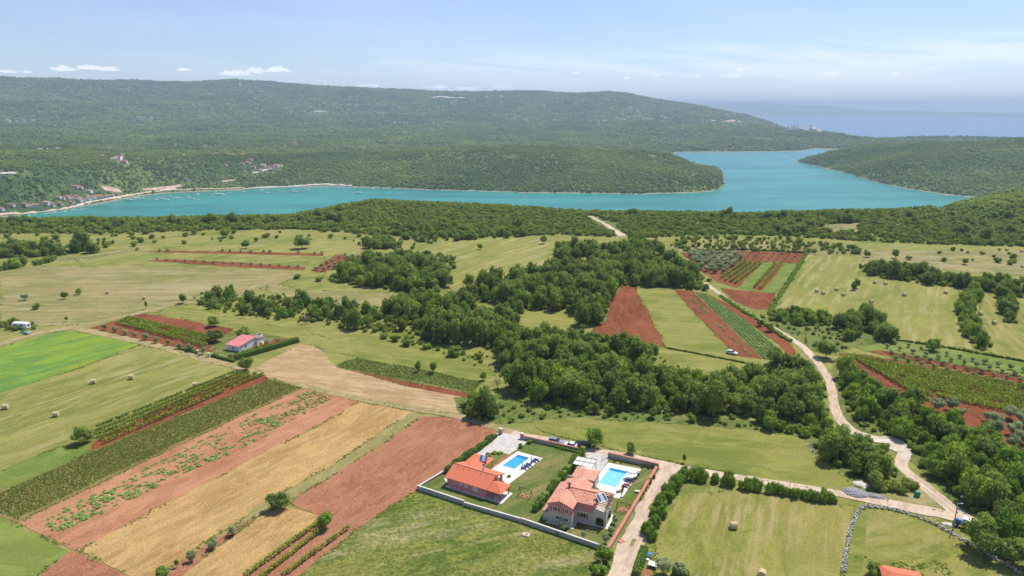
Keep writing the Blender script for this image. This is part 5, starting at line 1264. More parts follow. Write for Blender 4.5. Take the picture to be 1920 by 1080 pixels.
pool(PX2, None, M['pool2'], M['pool2d'], 'larger light blue rectangular pool in the deck of the stone villa', .14)
deck([(970.4, 847.2), (1017.8, 860), (951.5, 911), (946, 905), (921, 881)], PX1, '')
deck([(1140, 868.5), (1202.5, 880.5), (1165, 937), (1138, 931), (1110, 907)], PX2, '')

def wall(px, h, th, mat, cap, label, over=.05, name='garden_wall', capm=None):
    pl = [P(*q) for q in px]; x0, y0 = pl[0]; r = empty(name, x0, y0, 0, 0, label, 'wall')
    bw, bc = MB(), MB()
    for a, b in zip(pl, pl[1:]):
        L_ = hypot(b[0] - a[0], b[1] - a[1]); a_ = atan2(b[1] - a[1], b[0] - a[0]); cx, cy = (a[0] + b[0]) / 2 - x0, (a[1] + b[1]) / 2 - y0
        bw.obox((cx, cy, h / 2), (L_ + th * .4, th, h), a_); bc.obox((cx, cy, h + .045), (L_ + th * .5, th + 2 * over, .09), a_)
    bw.build('wall', mat, r); bc.build('cap', cap, r); return r
wall([(783, 918), (870, 947)], 1.15, .3, M['conc'], M['cap'], 'low grey garden wall left part below the orange roofed villa')
wall([(871, 949), (975, 979)], 1.0, .3, M['conc'], M['cap'], 'low grey garden wall right part below the orange roofed villa')
wall([(977, 979.5), (1139, 1035)], 1.1, .3, M['conc'], M['cap'], 'low grey garden wall in front of the stone villa')
wall([(783, 917), (833, 887)], .7, .3, M['conc'], M['cap'], 'low wall between the ploughed field and the first villa lawn')
wall([(833, 886.5), (899, 841), (939, 812.5)], .6, .25, M['conc'], M['cap'], 'low wall running behind the trimmed hedge beside the ploughed field')
wall([(979.5, 824), (1034, 836), (1089, 848.5)], 1.2, .35, M['conc'], M['redcap'], 'red capped garden wall along the lane beside the parked cars')
wall([(1140.5, 858), (1233, 879)], 1.5, .35, M['conc'], M['redcap'], 'red capped garden wall between the lane and the stone villa pool', .08)
wall([(1232.5, 880), (1140.5, 1035)], 1.2, .45, M['conc'], M['redcap'], 'long terracotta capped wall beside the descending white lane', .12)
for (x, y, lab) in [(939, 814, 'stone gate pillar at the upper corner of the ploughed field'), (979, 823, 'stone gate pillar at the end of the red capped wall by the gravel yard')]:
    X, Y = P(x, y); r = empty('gate_pillar', X, Y, 0, R(-30), lab, 'gate pillar'); MB().box(-.5, .5, -.3, .3, 0, 1.7).build('pillar', M['conc'], r); MB().box(-.58, .58, -.38, .38, 1.7, 1.82).build('cap', M['cap'], r)

# ------------------------------------------------------------------ villas
def win(parent, x, y, z, wd, h, face, fr=.09, frame=M['white'], glass=M['glass'], shutters=None, name='window'):
    """face: 'f' looks to -y at y, 'r' looks to +x at x"""
    def bx(b, a0, a1, z0, z1, out0, out1):
        if face == 'f': b.box(x + a0, x + a1, y - out1, y - out0, z + z0, z + z1)
        else: b.box(x + out0, x + out1, y + a0, y + a1, z + z0, z + z1)
    b = MB(); bx(b, -wd / 2, wd / 2, 0, h, .005, .02); g_ = b.build(name, glass, parent)
    b = MB()
    for (a0, a1, z0, z1) in ((-wd / 2 - fr, -wd / 2, -fr, h + fr), (wd / 2, wd / 2 + fr, -fr, h + fr), (-wd / 2, wd / 2, h, h + fr), (-wd / 2, wd / 2, -fr, 0), (-.03, .03, 0, h)): bx(b, a0, a1, z0, z1, 0.002, .07)
    b.build('frame', frame, g_)
    if shutters:
        for s_ in shutters:
            b = MB(); a0 = (wd / 2 + fr) if s_ > 0 else (-wd / 2 - fr - wd * .48); bx(b, a0, a0 + wd * .48, -.03, h + .03, .01, .075); b.build('shutter', M['shutter'], g_)
    return g_
def gabled(b, x0, x1, y0, y1, e, rdg, axis, ov=.35, th=.16):
    """double pitched roof as two thick slabs"""
    if axis == 'x':
        ym = (y0 + y1) / 2; k = (rdg - e) / (ym - y0); lo = e - k * ov
        b.slab([(x0 - ov, y0 - ov, lo), (x1 + ov, y0 - ov, lo), (x1 + ov, ym, rdg), (x0 - ov, ym, rdg)], th)
        b.slab([(x0 - ov, ym, rdg), (x1 + ov, ym, rdg), (x1 + ov, y1 + ov, lo), (x0 - ov, y1 + ov, lo)], th)
    else:
        xm = (x0 + x1) / 2; k = (rdg - e) / (xm - x0); lo = e - k * ov
        b.slab([(x0 - ov, y0 - ov, lo), (xm, y0 - ov, rdg), (xm, y1 + ov, rdg), (x0 - ov, y1 + ov, lo)], th)
        b.slab([(xm, y0 - ov, rdg), (x1 + ov, y0 - ov, lo), (x1 + ov, y1 + ov, lo), (xm, y1 + ov, rdg)], th)
def gwalls(b, x0, x1, y0, y1, z0, e, rdg, axis):
    b.box(x0, x1, y0, y1, z0, e)
    if axis == 'x':
        ym = (y0 + y1) / 2
        b.add([(x0, y0, e), (x0, y1, e), (x0, ym, rdg), (x1, y0, e), (x1, y1, e), (x1, ym, rdg)], [(0, 1, 2), (3, 5, 4), (0, 2, 5, 3), (1, 4, 5, 2)])
    else:
        xm = (x0 + x1) / 2
        b.add([(x0, y0, e), (x1, y0, e), (xm, y0, rdg), (x0, y1, e), (x1, y1, e), (xm, y1, rdg)], [(0, 1, 2), (3, 5, 4), (0, 2, 5, 3), (1, 4, 5, 2)])
def hipped(b, x0, x1, y0, y1, e, rdg, ov=.35, th=.14, h0=None, h1=None, axis='x'):
    x0 -= ov; x1 += ov; y0 -= ov; y1 += ov
    if axis == 'x':
        ym = (y0 + y1) / 2; a = x0 + (h0 if h0 is not None else (y1 - y0) / 2); c = x1 - (h1 if h1 is not None else (y1 - y0) / 2)
        p, q = (a, ym, rdg), (c, ym, rdg)
        b.slab([(x0, y0, e), (x1, y0, e), q, p], th); b.slab([(x1, y1, e), (x0, y1, e), p, q], th)
        if a > x0 + .01: b.slab([(x0, y1, e), (x0, y0, e), p], th)
        if c < x1 - .01: b.slab([(x1, y0, e), (x1, y1, e), q], th)
    else:
        xm = (x0 + x1) / 2; a = y0 + (h0 if h0 is not None else (x1 - x0) / 2); c = y1 - (h1 if h1 is not None else (x1 - x0) / 2)
        p, q = (xm, a, rdg), (xm, c, rdg)
        b.slab([(x1, y0, e), (x1, y1, e), q, p], th); b.slab([(x0, y1, e), (x0, y0, e), p, q], th)
        if a > y0 + .01: b.slab([(x0, y0, e), (x1, y0, e), p], th)
        if c < y1 - .01: b.slab([(x1, y1, e), (x0, y1, e), q], th)
def solar(parent, x, y, z, wd, h, rz, tilt, roll=0):
    r = MB().obox((0, 0, 0), (wd, h, .08)).build('solar_panel', M['alu'], parent, (x, y, z)); r.rotation_euler = (tilt, roll, rz)
    b = MB(); b.box(-wd * .47, -wd * .16, -h * .46, h * .46, .042, .05); b.box(wd * .16, wd * .47, -h * .46, h * .46, .042, .05); b.build('collector', M['panel'], r)
    MB().box(-wd * .13, wd * .13, -h * .46, h * .46, .042, .048).build('middle_panel', simple('light_collector', (.28, .36, .42), .2, .05, 2, spec=.6), r)
X1, Y1 = P(838.9, 911.1)
v1 = empty('villa', X1, Y1, .055, R(-29.5), 'single storey red villa with bright orange tiled roof and two tiled porches', 'villa')
b = MB(); gwalls(b, 0, 11.2, 0, 7.8, 0, 2.65, 4.0, 'x'); b.build('wall', M['redwall'], v1)
b = MB(); gabled(b, 0, 11.2, 0, 7.8, 2.72, 4.2, 'x', .5); rf = b.build('roof', M['tile_new'], v1)
b = MB(); b.box(-.5, 11.7, 3.78, 4.02, 4.17, 4.27); b.build('ridge_tiles', M['redcap'], rf)
b = MB(); b.box(6.9, 7.4, 5.4, 5.9, 3.3, 4.9); ch = b.build('chimney', M['white'], v1); MB().box(6.82, 7.48, 5.32, 5.98, 4.9, 5.0).build('cap', M['darkmetal'], ch)
b = MB()
for i in range(6): b.obox((1.2 + i * 1.65, 3.1, 3.96), (.22, .12, .12), 0)
b.build('roof_vents', M['darkmetal'], rf)
b = MB(); hipped(b, .1, 5.3, 5.8, 12.9, 2.62, 3.75, .3, axis='y', h0=0, h1=2.6); w_ = b.build('rear_porch_roof', M['tile_new'], v1)
b = MB()
for (x, y) in ((5.2, 12.8), (.2, 12.8), (5.2, 9.6), (.2, 9.6)): b.bar((x, y, 0), (x, y, 2.62), .13, n=8)
b.build('porch_posts', M['redpost'], v1)
b = MB(); b.box(.3, 4.6, 7.8, 10.3, 0, 2.5); b.build('rear_room', M['redwall'], v1)
solar(v1, 4.2, 10.3, 3.75, 2.1, 1.9, R(25), R(24), 0)
b = MB(); hipped(b, 11.2, 15.1, .1, 4.3, 2.35, 3.45, .35, axis='x', h0=0, h1=2.3); b.build('front_porch_roof', M['tile_new'], v1)
for (x, y) in ((15.0, .2), (15.0, 4.2), (12.9, .2)): MB().bar((x, y, .1), (x, y, 2.35), .15, n=8).build('porch_post', M['redpost'], v1)
b = MB(); b.box(11.21, 15.8, -.5, 4.8, 0, .12); b.box(-.2, 11.21, -.75, -.002, 0, .10); b.build('terrace', M['paving'], v1)
for (x, z, wd, h) in ((4.0, 1.35, .6, .75), (5.5, 1.35, .6, .75), (8.2, 1.0, 1.15, 1.2)): win(v1, x, 0, z, wd, h, 'f', .1, glass=M['blind'])
win(v1, 11.2, 5.6, .9, .9, 1.2, 'r', .1, glass=M['blind']); win(v1, 11.2, 2.4, .15, 1.4, 2.0, 'r', .08)
b = MB(); b.box(11.25, 11.95, 4.6, 5.5, 3.0, 3.4); b.build('cooling_unit', M['white'], v1)
t_ = empty('garden_table', *P(930, 930), .18, R(-29), 'small dark table with chairs under the front porch of the orange roofed villa', 'table')
MB().obox((0, 0, .72), (1.3, .8, .05)).build('tabletop', M['darkmetal'], t_)
for (x, y) in ((-.5, -.3), (.5, -.3), (-.5, .3), (.5, .3)): MB().bar((x, y, 0), (x, y, .7), .03, n=5).build('leg', M['darkmetal'], t_)

X2, Y2 = P(1027, 979)
v2 = empty('villa', X2, Y2, .055, R(-23), 'two storey stone and red villa with mottled pink tiled roofs and arched terrace', 'villa')
b = MB(); b.box(0, 5.65, 0, 9, 0, 2.9); b.box(5.65, 9.7, 3, 9, 0, 2.9); b.build('stone_storey', M['stone'], v2)
b = MB(); gwalls(b, -.02, 5.67, -.02, 9, 2.9, 4.95, 5.95, 'y'); gwalls(b, 5.67, 9.72, 2.98, 9, 2.9, 4.95, 6.0, 'x'); b.build('red_storey', M['redwall'], v2)
b = MB(); gabled(b, 0, 5.65, 0, 9.2, 5.02, 6.1, 'y', .28); gabled(b, 3.0, 9.7, 3, 9, 5.02, 6.16, 'x', .28); rf = b.build('roof', M['tile_old'], v2)
b = MB(); b.bar((2.9, 6.2, 6.1), (2.9, 6.2, 6.9), .22, n=8); b.obox((2.9, 6.2, 6.95), (.9, .7, .1)); b.build('chimney', M['darkmetal'], rf)
b = MB(); b.bar((5.8, 3.1, 5.0), (2.95, 6.1, 6.22), .09); b.bar((2.9, 6.05, 6.22), (9.9, 6.05, 6.22), .1); b.build('ridge_and_valley', M['redcap'], rf)
# lower roofs running back
b = MB(); gwalls(b, .2, 6.3, 9, 14.2, 0, 3.5, 4.35, 'y'); gwalls(b, .5, 5.9, 14.5, 20.8, 0, 3.1, 3.8, 'y'); b.box(6.3, 11.2, 9, 12.6, 0, 2.7); b.build('rear_wall', M['stone'], v2)
b = MB(); gabled(b, .2, 6.3, 9, 14.0, 3.56, 4.5, 'y', .2); b.build('rear_roof', M['tile_old'], v2)
b = MB(); hipped(b, .5, 5.9, 14.75, 20.8, 3.12, 4.1, .25, axis='y', h0=0, h1=2.4); b.build('back_roof', M['tile_old'], v2)
b = MB(); b.slab([(6.3, 9.1, 3.9), (11.4, 9.1, 3.9), (11.4, 12.9, 2.8), (6.3, 12.9, 2.8)], .15); b.build('lean_to_roof', M['tile_old'], v2)
b = MB(); b.box(-.2, 6.7, 14.22, 14.48, 0, 4.1); b.build('parapet', M['conc'], v2)
b = MB(); b.slab([(-1.6, .3, 2.3), (-.02, .3, 3.0), (-.02, 4.2, 3.0), (-1.6, 4.2, 2.3)], .14); b.build('side_roof', M['tile_old'], v2); b = MB(); b.box(-1.35, -.02, .5, 4, 0, 2.2); b.build('side_room', M['stone'], v2)
win(v2, 1.7, -.02, 3.3, .95, .95, 'f', .12, shutters=(-1, 1)); win(v2, 4.35, -.02, 3.35, .7, .95, 'f', .12, shutters=(-1,))
win(v2, 2.2, 0, 1.35, .75, .75, 'f', .12, shutters=(1,)); win(v2, 4.4, 0, 1.25, .75, .75, 'f', .12, shutters=(-1,))
win(v2, 6.6, 2.98, 3.5, .6, .85, 'f', .12, shutters=(1,)); win(v2, 7.3, 3, 1.2, 1.2, 1.05, 'f', .06, shutters=(-1, 1))
# terrace block with arches
def archwall(b, x0, x1, y0, y1, h, face, span, spring):
    """thick wall with one round opening, in the face given"""
    n = 10; 
    if face == 'f': a0, a1 = x0, x1
    else: a0, a1 = y0, y1
    m0 = (a0 + a1) / 2 - span / 2; m1 = m0 + span
    def blk(p0, p1, z0, z1):
        if face == 'f': b.box(p0, p1, y0, y1, z0, z1)
        else: b.box(x0, x1, p0, p1, z0, z1)
    blk(a0, m0, 0, h); blk(m1, a1, 0, h)
    for i in range(n):
        f0, f1 = i / n, (i + 1) / n; mid = (f0 + f1) / 2; zt_ = spring + sqrt(max(0, 1 - (2 * mid - 1) ** 2)) * span / 2 * .8
        blk(m0 + span * f0, m0 + span * f1, zt_, h)
b = MB(); archwall(b, 9.7, 12.6, 3.0, 3.35, 3.0, 'f', 1.9, 1.3); archwall(b, 12.25, 12.6, 3.35, 8.4, 3.0, 'r', 3.4, 1.1); b.box(9.7, 12.6, 8.05, 8.4, 0, 3.0); b.box(9.7, 12.25, 3.35, 8.05, 2.75, 3.0)
b.box(9.7, 12.6, 3.0, 3.25, 3.0, 3.75); b.box(12.35, 12.6, 3.25, 8.4, 3.0, 3.6); tb = b.build('terrace_block', M['stone'], v2)
b = MB(); b.box(9.7, 11.6, 2.95, 3.3, 3.75, 3.85); b.build('parapet_cap', M['cap'], tb)
b = MB()
for i in range(4): b.box(12.3, 12.62, 3.1 + i * 1.65, 3.42 + i * 1.65, 3.6, 5.0 - .0)
b.build('pergola_pillars', M['stone'], tb)
b = MB(); b.box(12.38, 12.54, 2.8, 8.6, 5.0, 5.16); b.box(9.75, 9.9, 3.0, 8.6, 5.0, 5.16)
for i in range(9): b.box(9.6, 13.1, 3.0 + i * .68, 3.12 + i * .68, 5.16, 5.32)
b.build('pergola_beams', M['wood'], tb)
b = MB(); b.box(9.72, 12.24, 3.36, 8.04, 3.0, 3.04); b.build('terrace_floor', M['cream'], tb)
solar(v2, 10.9, 5.0, 6.0, 2.2, 2.0, R(48), R(30), 0)
b = MB(); b.box(-.4, 5.9, -.45, -.001, 0, .09); b.box(5.67, 6.2, -.4, 3.0, 0, .085); b.box(6.2, 12.9, 2.5, 2.99, 0, .09); b.box(12.61, 13.2, 2.5, 8.6, 0, .095); b.build('plinth', M['paving'], v2)
# white pergola behind
pg = empty('white_pergola', *P(1096, 884), .055, R(-23), 'pergola with white cover on dark posts behind the stone villa', 'pergola')
for (x, y) in ((-2.4, -2), (2.4, -2), (2.4, 2), (-2.4, 2)): MB().bar((x, y, 0), (x, y, 2.5), .08, n=6).build('post', M['darkmetal'], pg)
b = MB(); b.slab([(-2.6, -2.2, 2.62), (2.6, -2.2, 2.62), (2.6, 2.2, 2.62), (-2.6, 2.2, 2.62)], .04); b.build('cover', M['white'], pg)
b = MB()
for i in range(5): b.box(-2.6 + i * 1.3 - .05, -2.6 + i * 1.3 + .05, -2.3, 2.3, 2.622, 2.72)
for y in (-2.2, 0, 2.2): b.box(-2.7, 2.7, y - .05, y + .05, 2.625, 2.74)
b.build('beams', M['darkmetal'], pg)
gt = empty('iron_gate', *P(1134, 862), .055, R(38), 'open iron gate leaf at the end of the red capped wall by the stone villa', 'gate')
b = MB(); b.bar((-1.2, 0, 0), (-1.2, 0, 1.4), .05); b.bar((1.2, 0, 0), (1.2, 0, 1.4), .05); b.bar((-1.2, 0, 1.3), (1.2, 0, 1.3), .03); b.bar((-1.2, 0, .2), (1.2, 0, .2), .03); b.build('gate_frame', M['tan'], gt)
b = MB(); [b.bar((-1.2 + i * .2, 0, .2), (-1.2 + i * .2, 0, 1.3), .015, n=4) for i in range(1, 12)]; b.build('bars', M['tan'], gt)

# swings
def swing(x, y, rz, label):
    X, Y = P(x, y); r = empty('garden_swing', X, Y, .055, rz, label, 'swing')
    b = MB()
    for s_ in (-1, 1):
        for q in (-1, 1): b.bar((s_ * 1.6, q * .75, 0), (s_ * 1.5, 0, 2.15), .07)
        b.bar((s_ * 1.57, -.4, .95), (s_ * 1.57, .4, .95), .05)
    b.bar((-1.75, 0, 2.15), (1.75, 0, 2.15), .08); b.build('frame', M['wood'], r)
    for q in (-.65, .65):
        s_ = MB().obox((q, 0, .45), (.5, .25, .05)).build('seat', M['beigef'], r)
        b = MB(); b.bar((q - .22, 0, .45), (q - .22, 0, 2.12), .015, n=4); b.bar((q + .22, 0, .45), (q + .22, 0, 2.12), .015, n=4); b.build('ropes', M['darkmetal'], s_)
swing(985, 931, R(-27), 'wooden A frame swing on the lawn of the orange roofed villa')
swing(1169, 959, R(-23), 'wooden A frame swing on the lawn of the stone villa')

def lounger(x, y, rz, fab, label, group, back=.5):
    X, Y = P(x, y); r = empty('sun_lounger', X, Y, .19, rz, label, 'sun lounger', group)
    b = MB(); b.obox((0, 0, .28), (.6, 1.3, .09)); b.build('seat', fab, r)
    b = MB(); b.obox((0, .95, .28 + back * .5), (.6, .75, .08), 0, R(15 + 50 * back)); b.build('backrest', fab, r)
    for (a, c) in ((-.25, -.55), (.25, -.55), (-.25, .6), (.25, .6)): MB().bar((a, c, 0), (a, c, .26), .03, n=4).build('leg', M['alu'], r)
LG = 'blue loungers beside the small deep pool'
for k, (x, y) in enumerate([(1005, 863.5), (1000, 866.5), (991, 872.5), (987, 875.8), (981.5, 879.5)]):
    lounger(x, y, R(-118), M['bluef'], ['blue lounger nearest the far corner of the small pool deck', 'blue lounger second from the far corner of the small pool deck', 'blue lounger in the middle of the row by the small pool', 'blue lounger just beyond the near closed parasol', 'blue lounger nearest the house in the row by the small pool'][k], LG)
def parasol(x, y, h, fab, label, z=.19):
    X, Y = P(x, y); r = empty('parasol', X, Y, z, 0, label, 'parasol', None)
    MB().bar((0, 0, 0), (0, 0, h), .03, n=6).build('pole', M['alu'], r); MB().bar((0, 0, 0), (0, 0, .1), .3, n=10).build('base', M['darkmetal'], r)
    MB().bar((0, 0, h * .38), (0, 0, h * .92), .17, .05, n=8).build('folded_canopy', fab, r)
parasol(996, 869, 2.4, M['beigef'], 'folded parasol between the loungers at the far end of the small pool')
parasol(979.5, 880.5, 2.4, M['beigef'], 'folded parasol by the near end of the lounger row at the small pool')
parasol(1165, 934, 1.9, M['beigef'], 'folded parasol at the near corner of the stone villa pool deck')
LG = 'loungers beside the larger light pool'
lounger(1188, 887.5, R(-105), M['darkmetal'], 'dark flat lounger at the far end of the larger pool deck', LG, .1)
lounger(1191, 898.5, R(-60), M['darkmetal'], 'folded dark lounger beside the cream parasol of the larger pool', LG, .9)
lounger(1178, 903, R(-100), M['winef'], 'burgundy lounger in the middle of the larger pool deck', LG, .2)
lounger(1174, 911, R(-100), M['winef'], 'burgundy lounger left one of the close pair by the larger pool', LG, .6)
lounger(1171, 914, R(-100), M['winef'], 'burgundy lounger nearer one of the close pair by the larger pool', LG, .6)
lounger(1160, 924, R(-70), M['wood'], 'brown lounger at the near end of the larger pool deck', LG, .8)
lounger(1167, 922, R(-20), M['wood'], 'brown chair like lounger facing the other at the near end of the larger pool', LG, .9)
pr = empty('open_parasol', *P(1184, 898), .19, 0, 'open round cream parasol over the loungers of the larger pool', 'parasol')
MB().bar((0, 0, 0), (0, 0, 2.3), .03, n=6).build('pole', M['alu'], pr); MB().dome((0, 0, 1.95), 1.45, 1.45, .5, 12, 3).build('canopy', M['white'], pr)
tb_ = empty('garden_bench', *P(1196, 924), .055, R(-20), 'small pale bench on the lawn near the terracotta capped wall', 'bench'); MB().obox((0, 0, .42), (1.5, .7, .08)).build('seat', M['cap'], tb_); MB().box(-.6, -.5, -.25, .25, 0, .38).build('leg', M['cap'], tb_); MB().box(.5, .6, -.25, .25, 0, .38).build('leg', M['cap'], tb_)
for (x, y, rad, h, kd, lab) in [(1152, 983, .95, 2.2, 'olive', 'small olive tree between the arched terrace and the terracotta capped wall'), (1146, 1003, .95, 2.0, 'olive', 'small olive tree on reddish ground at the right of the villa lawn'), (1136, 1019, 1.05, 2.2, 'olive', 'olive tree nearest the lower corner of the villa wall'),
                                (1095, 1010, .85, 1.9, 'olive', 'small olive tree in front of the stone villa near the grey wall'), (1055, 998, 1.2, 2.3, 'olive', 'olive tree in the shade at the left of the villa front lawn'),
                                (1046, 1002, .6, .9, 'bright', 'bright green bush against the grey wall'), (1224, 897, .9, 1.3, 'oak', 'first dark bush inside the upper end of the terracotta capped wall'), (1219, 906, .9, 1.4, 'oak', 'second dark bush inside the terracotta capped wall'),
                                (1209, 918, .9, 1.3, 'oak', 'third dark bush inside the terracotta capped wall'), (1203, 927, .8, 1.2, 'oak', 'fourth dark bush inside the terracotta capped wall'), (1199, 936, .7, 1.0, 'oak', 'lowest dark bush inside the terracotta capped wall'),
                                (1232, 882, .5, 1.9, 'bright', 'slim conifer like shrub in the upper right garden corner'), (1217, 879, .4, 1.6, 'bright', 'slim shrub at the wall left of the garden corner'), (1205, 877, .45, 1.6, 'oak', 'slim dark shrub at the wall above the larger pool'),
                                (1152, 867, .35, .7, 'oak', 'left tiny shrub at the wall above the larger pool'), (1164, 869, .35, .7, 'oak', 'right tiny shrub at the wall above the larger pool'),
                                (976, 840, .8, 1.3, 'hedge', 'round clipped bush at the edge of the gravel yard'), (994, 832, 1.0, 1.2, 'hedge', 'wide clipped bush at the foot of the red capped wall'), (931, 820, .6, 1.0, 'hedge', 'clipped bush by the upper end of the long trimmed hedge'),
                                (914, 855, 1.0, .8, 'scrub', 'left grey green cushion plant behind the rear porch'), (927, 851, 1.0, .9, 'scrub', 'middle grey green cushion plant behind the rear porch'), (937, 851, 1.0, .8, 'scrub', 'right grey green cushion plant beside the gravel yard'),
                                (954, 895, .6, .8, 'bright', 'yellow green pot plant at the corner of the orange roofed villa')]:
    X, Y = P(x, y); plant(kd if kd != 'hedge' else 'bright', X, Y, rad, h, lab, 'tree' if 'tree' in lab else 'bush', None, 'olive_tree' if 'olive' in lab else 'shrub', stem=.25 if 'tree' in lab else .03)

# ------------------------------------------------------------------ vehicles
def car(x, y, rz, paint, label, L_=4.2, z=.09, estate=False):
    X, Y = P(x, y); r = empty('parked_car', X, Y, z, rz, label, 'car')
    h = L_ / 2; wd = .86
    prof = [(-h, .35), (-h, .78), (-h + .15, .92), (-h * .45, .98), (h * .35, .96), (h - .35, .84), (h, .66), (h, .35)]
    def ext(pr_, w0, w1f=1.0):
        n = len(pr_); vs = [(x_, -w0, z_) for x_, z_ in pr_] + [(x_, w0, z_) for x_, z_ in pr_]
        return vs, [tuple(range(n)), tuple(range(2 * n - 1, n - 1, -1))] + [(i, n + i, n + (i + 1) % n, (i + 1) % n) for i in range(n)]
    b = MB(); b.add(*ext(prof, wd)); body = b.build('body', paint, r)
    bk = -h + (.12 if estate else .35)
    b = MB(); lo = [(bk, -wd * .95, .96), (h * .42, -wd * .95, .95), (h * .42, wd * .95, .95), (bk, wd * .95, .96)]; hi = [(bk + .35, -wd * .78, 1.38), (h * .02, -wd * .78, 1.38), (h * .02, wd * .78, 1.38), (bk + .35, wd * .78, 1.38)]
    b.add(lo + hi, [(0, 1, 5, 4), (1, 2, 6, 5), (2, 3, 7, 6), (3, 0, 4, 7), (4, 5, 6, 7)]); b.build('windows', M['glass'], r)
    b = MB(); b.slab([(bk + .33, -wd * .8, 1.44), (h * .05, -wd * .8, 1.44), (h * .05, wd * .8, 1.44), (bk + .33, wd * .8, 1.44)], .06); b.build('roof', paint, r)
    for sx_ in (-h + .75, h - .75):
        for sy_ in (-1, 1):
            w1 = MB().bar((sx_, sy_ * (wd - .18), .32), (sx_, sy_ * (wd + .02), .32), .32, n=14).build('wheel', M['rubber'], r)
            MB().bar((sx_, sy_ * (wd + .01), .32), (sx_, sy_ * (wd + .04), .32), .19, n=10).build('rim', M['alu'], w1)
    for sy_ in (-1, 1):
        MB().obox((h - .02, sy_ * .6, .68), (.08, .32, .12)).build('headlight', M['alu'], r); MB().obox((-h + .0, sy_ * .62, .78), (.06, .25, .14)).build('tail_light', M['redpost'], r)
    return r
car(1043, 831, R(-24), M['silver'], 'silver grey estate car parked on the lane behind the red capped wall', 4.4, .09, True)
car(1069, 838.5, R(156), M['carwhite'], 'small white car parked between the silver car and the black car', 3.7)
car(1092, 837, R(158), M['black'], 'black car parked under the fresh green tree on the lane', 4.6, .09, True)
car(1372, 664, R(-35), M['carwhite'], 'white car standing at the lower end of the far green strip', 4.2)
car(484.5, 632, R(-10), M['tan'], 'small tan car parked behind the pink roofed cottage', 3.4)

a_, b_ = P(1812.6, 994), P(1794.5, 987.5); tz = atan2(b_[1] - a_[1], b_[0] - a_[0])
tr = empty('tractor', (a_[0] + b_[0]) / 2 + .5, (a_[1] + b_[1]) / 2 + .3, .06, tz, 'blue tractor with a white cab roof beside the utility pole', 'tractor')
b = MB(); b.obox((.95, 0, 1.15), (1.7, .7, .6)); b.obox((1.05, 0, 1.5), (1.4, .6, .16)); b.build('hood', M['bluep'], tr)
b = MB(); b.obox((.6, 0, .7), (3.0, .45, .4)); b.build('chassis', M['darkmetal'], tr)
for sy_ in (-1, 1):
    for (x, rr, w2) in ((-.75, .78, .42), (1.45, .55, .32)):
        w1 = MB().bar((x, sy_ * .68, rr), (x, sy_ * (.68 + w2), rr), rr, n=18).build('wheel', M['rubber'], tr); MB().bar((x, sy_ * (.67 + w2), rr), (x, sy_ * (.71 + w2), rr), rr * .55, n=12).build('rim', M['alu'], w1)
    MB().obox((-.75, sy_ * .85, 1.62), (1.2, .5, .08)).build('mudguard', M['bluep'], tr)
b = MB(); b.obox((-.55, 0, 1.75), (1.35, 1.25, 1.0)); b.build('cab_windows', M['glass'], tr)
b = MB(); [b.bar((x, y, 1.2), (x, y, 2.3), .05) for x in (-1.25, .15) for y in (-.65, .65)]; b.build('cab_frame', M['white'], tr)
MB().obox((-.55, 0, 2.36), (1.7, 1.5, .14)).build('cab_roof', M['white'], tr); MB().bar((1.3, .2, 1.55), (1.3, .2, 2.1), .04).build('exhaust', M['darkmetal'], tr)

# poles, signs and small things
X, Y = P(1786.5, 994.5)
po = empty('utility_pole', X, Y, 0, 0, 'tall grey pole with a short lamp arm next to the tractor', 'pole')
MB().bar((0, 0, 0), (0, 0, 6.8), .14, .09, 10).build('post', M['conc'], po); b = MB(); b.bar((0, 0, 6.7), (.7, -.1, 6.75), .04); b.obox((.85, -.1, 6.73), (.45, .18, .1)); b.build('lamp', M['alu'], po)
X, Y = P(1801, 945); rsn = empty('road_sign', X, Y, 0, R(-20), 'small white triangular road sign on a post at the edge of the wood', 'road sign')
MB().bar((0, 0, 0), (0, 0, 2.1), .04, n=6).build('post', M['alu'], rsn); b = MB(); b.slab([(-.4, -.05, 1.8), (.4, -.05, 1.8), (0, -.05, 2.5)], .0); b.v = [(p_[0], p_[1] + (.04 if i >= 3 else 0), p_[2]) for i, p_ in enumerate(b.v)]; b.build('plate', M['white'], rsn)
bi = empty('waste_bin', *P(1719, 931), .03, .3, 'green waste bin at the right edge of the copse', 'bin'); MB().obox((0, 0, .65), (1.0, .9, 1.2)).build('body', M['greenp'], bi); MB().dome((0, 0, 1.26), .6, .55, .22, 10, 3).build('lid', M['greenp'], bi)
rr_ = random.Random(4)
def heap(x, y, rx, ry, h, mat, label, name='gravel_heap'):
    X, Y = P(x, y); tag(MB().dome((0, 0, 0), rx, ry, h, 22, 6, .07, rr_).build(name, mat, None, (X, Y, .05), R(-25)), label, 'gravel heap')
heap(1604, 925, 3.0, 2.2, .9, M['grey_heap'], 'dark grey gravel heap at the corner of the mown field'); heap(1640, 931, 2.4, 1.2, .6, M['grey_heap'], 'smaller grey heap right of the dark gravel heap')
heap(1615, 909, 2.0, 1.3, .5, M['pale_heap'], 'pale gravel heap behind the dark one under the copse'); heap(1778, 984, 1.3, .8, .35, M['pale_heap'], 'low pale stone heap by the foot of the utility pole')
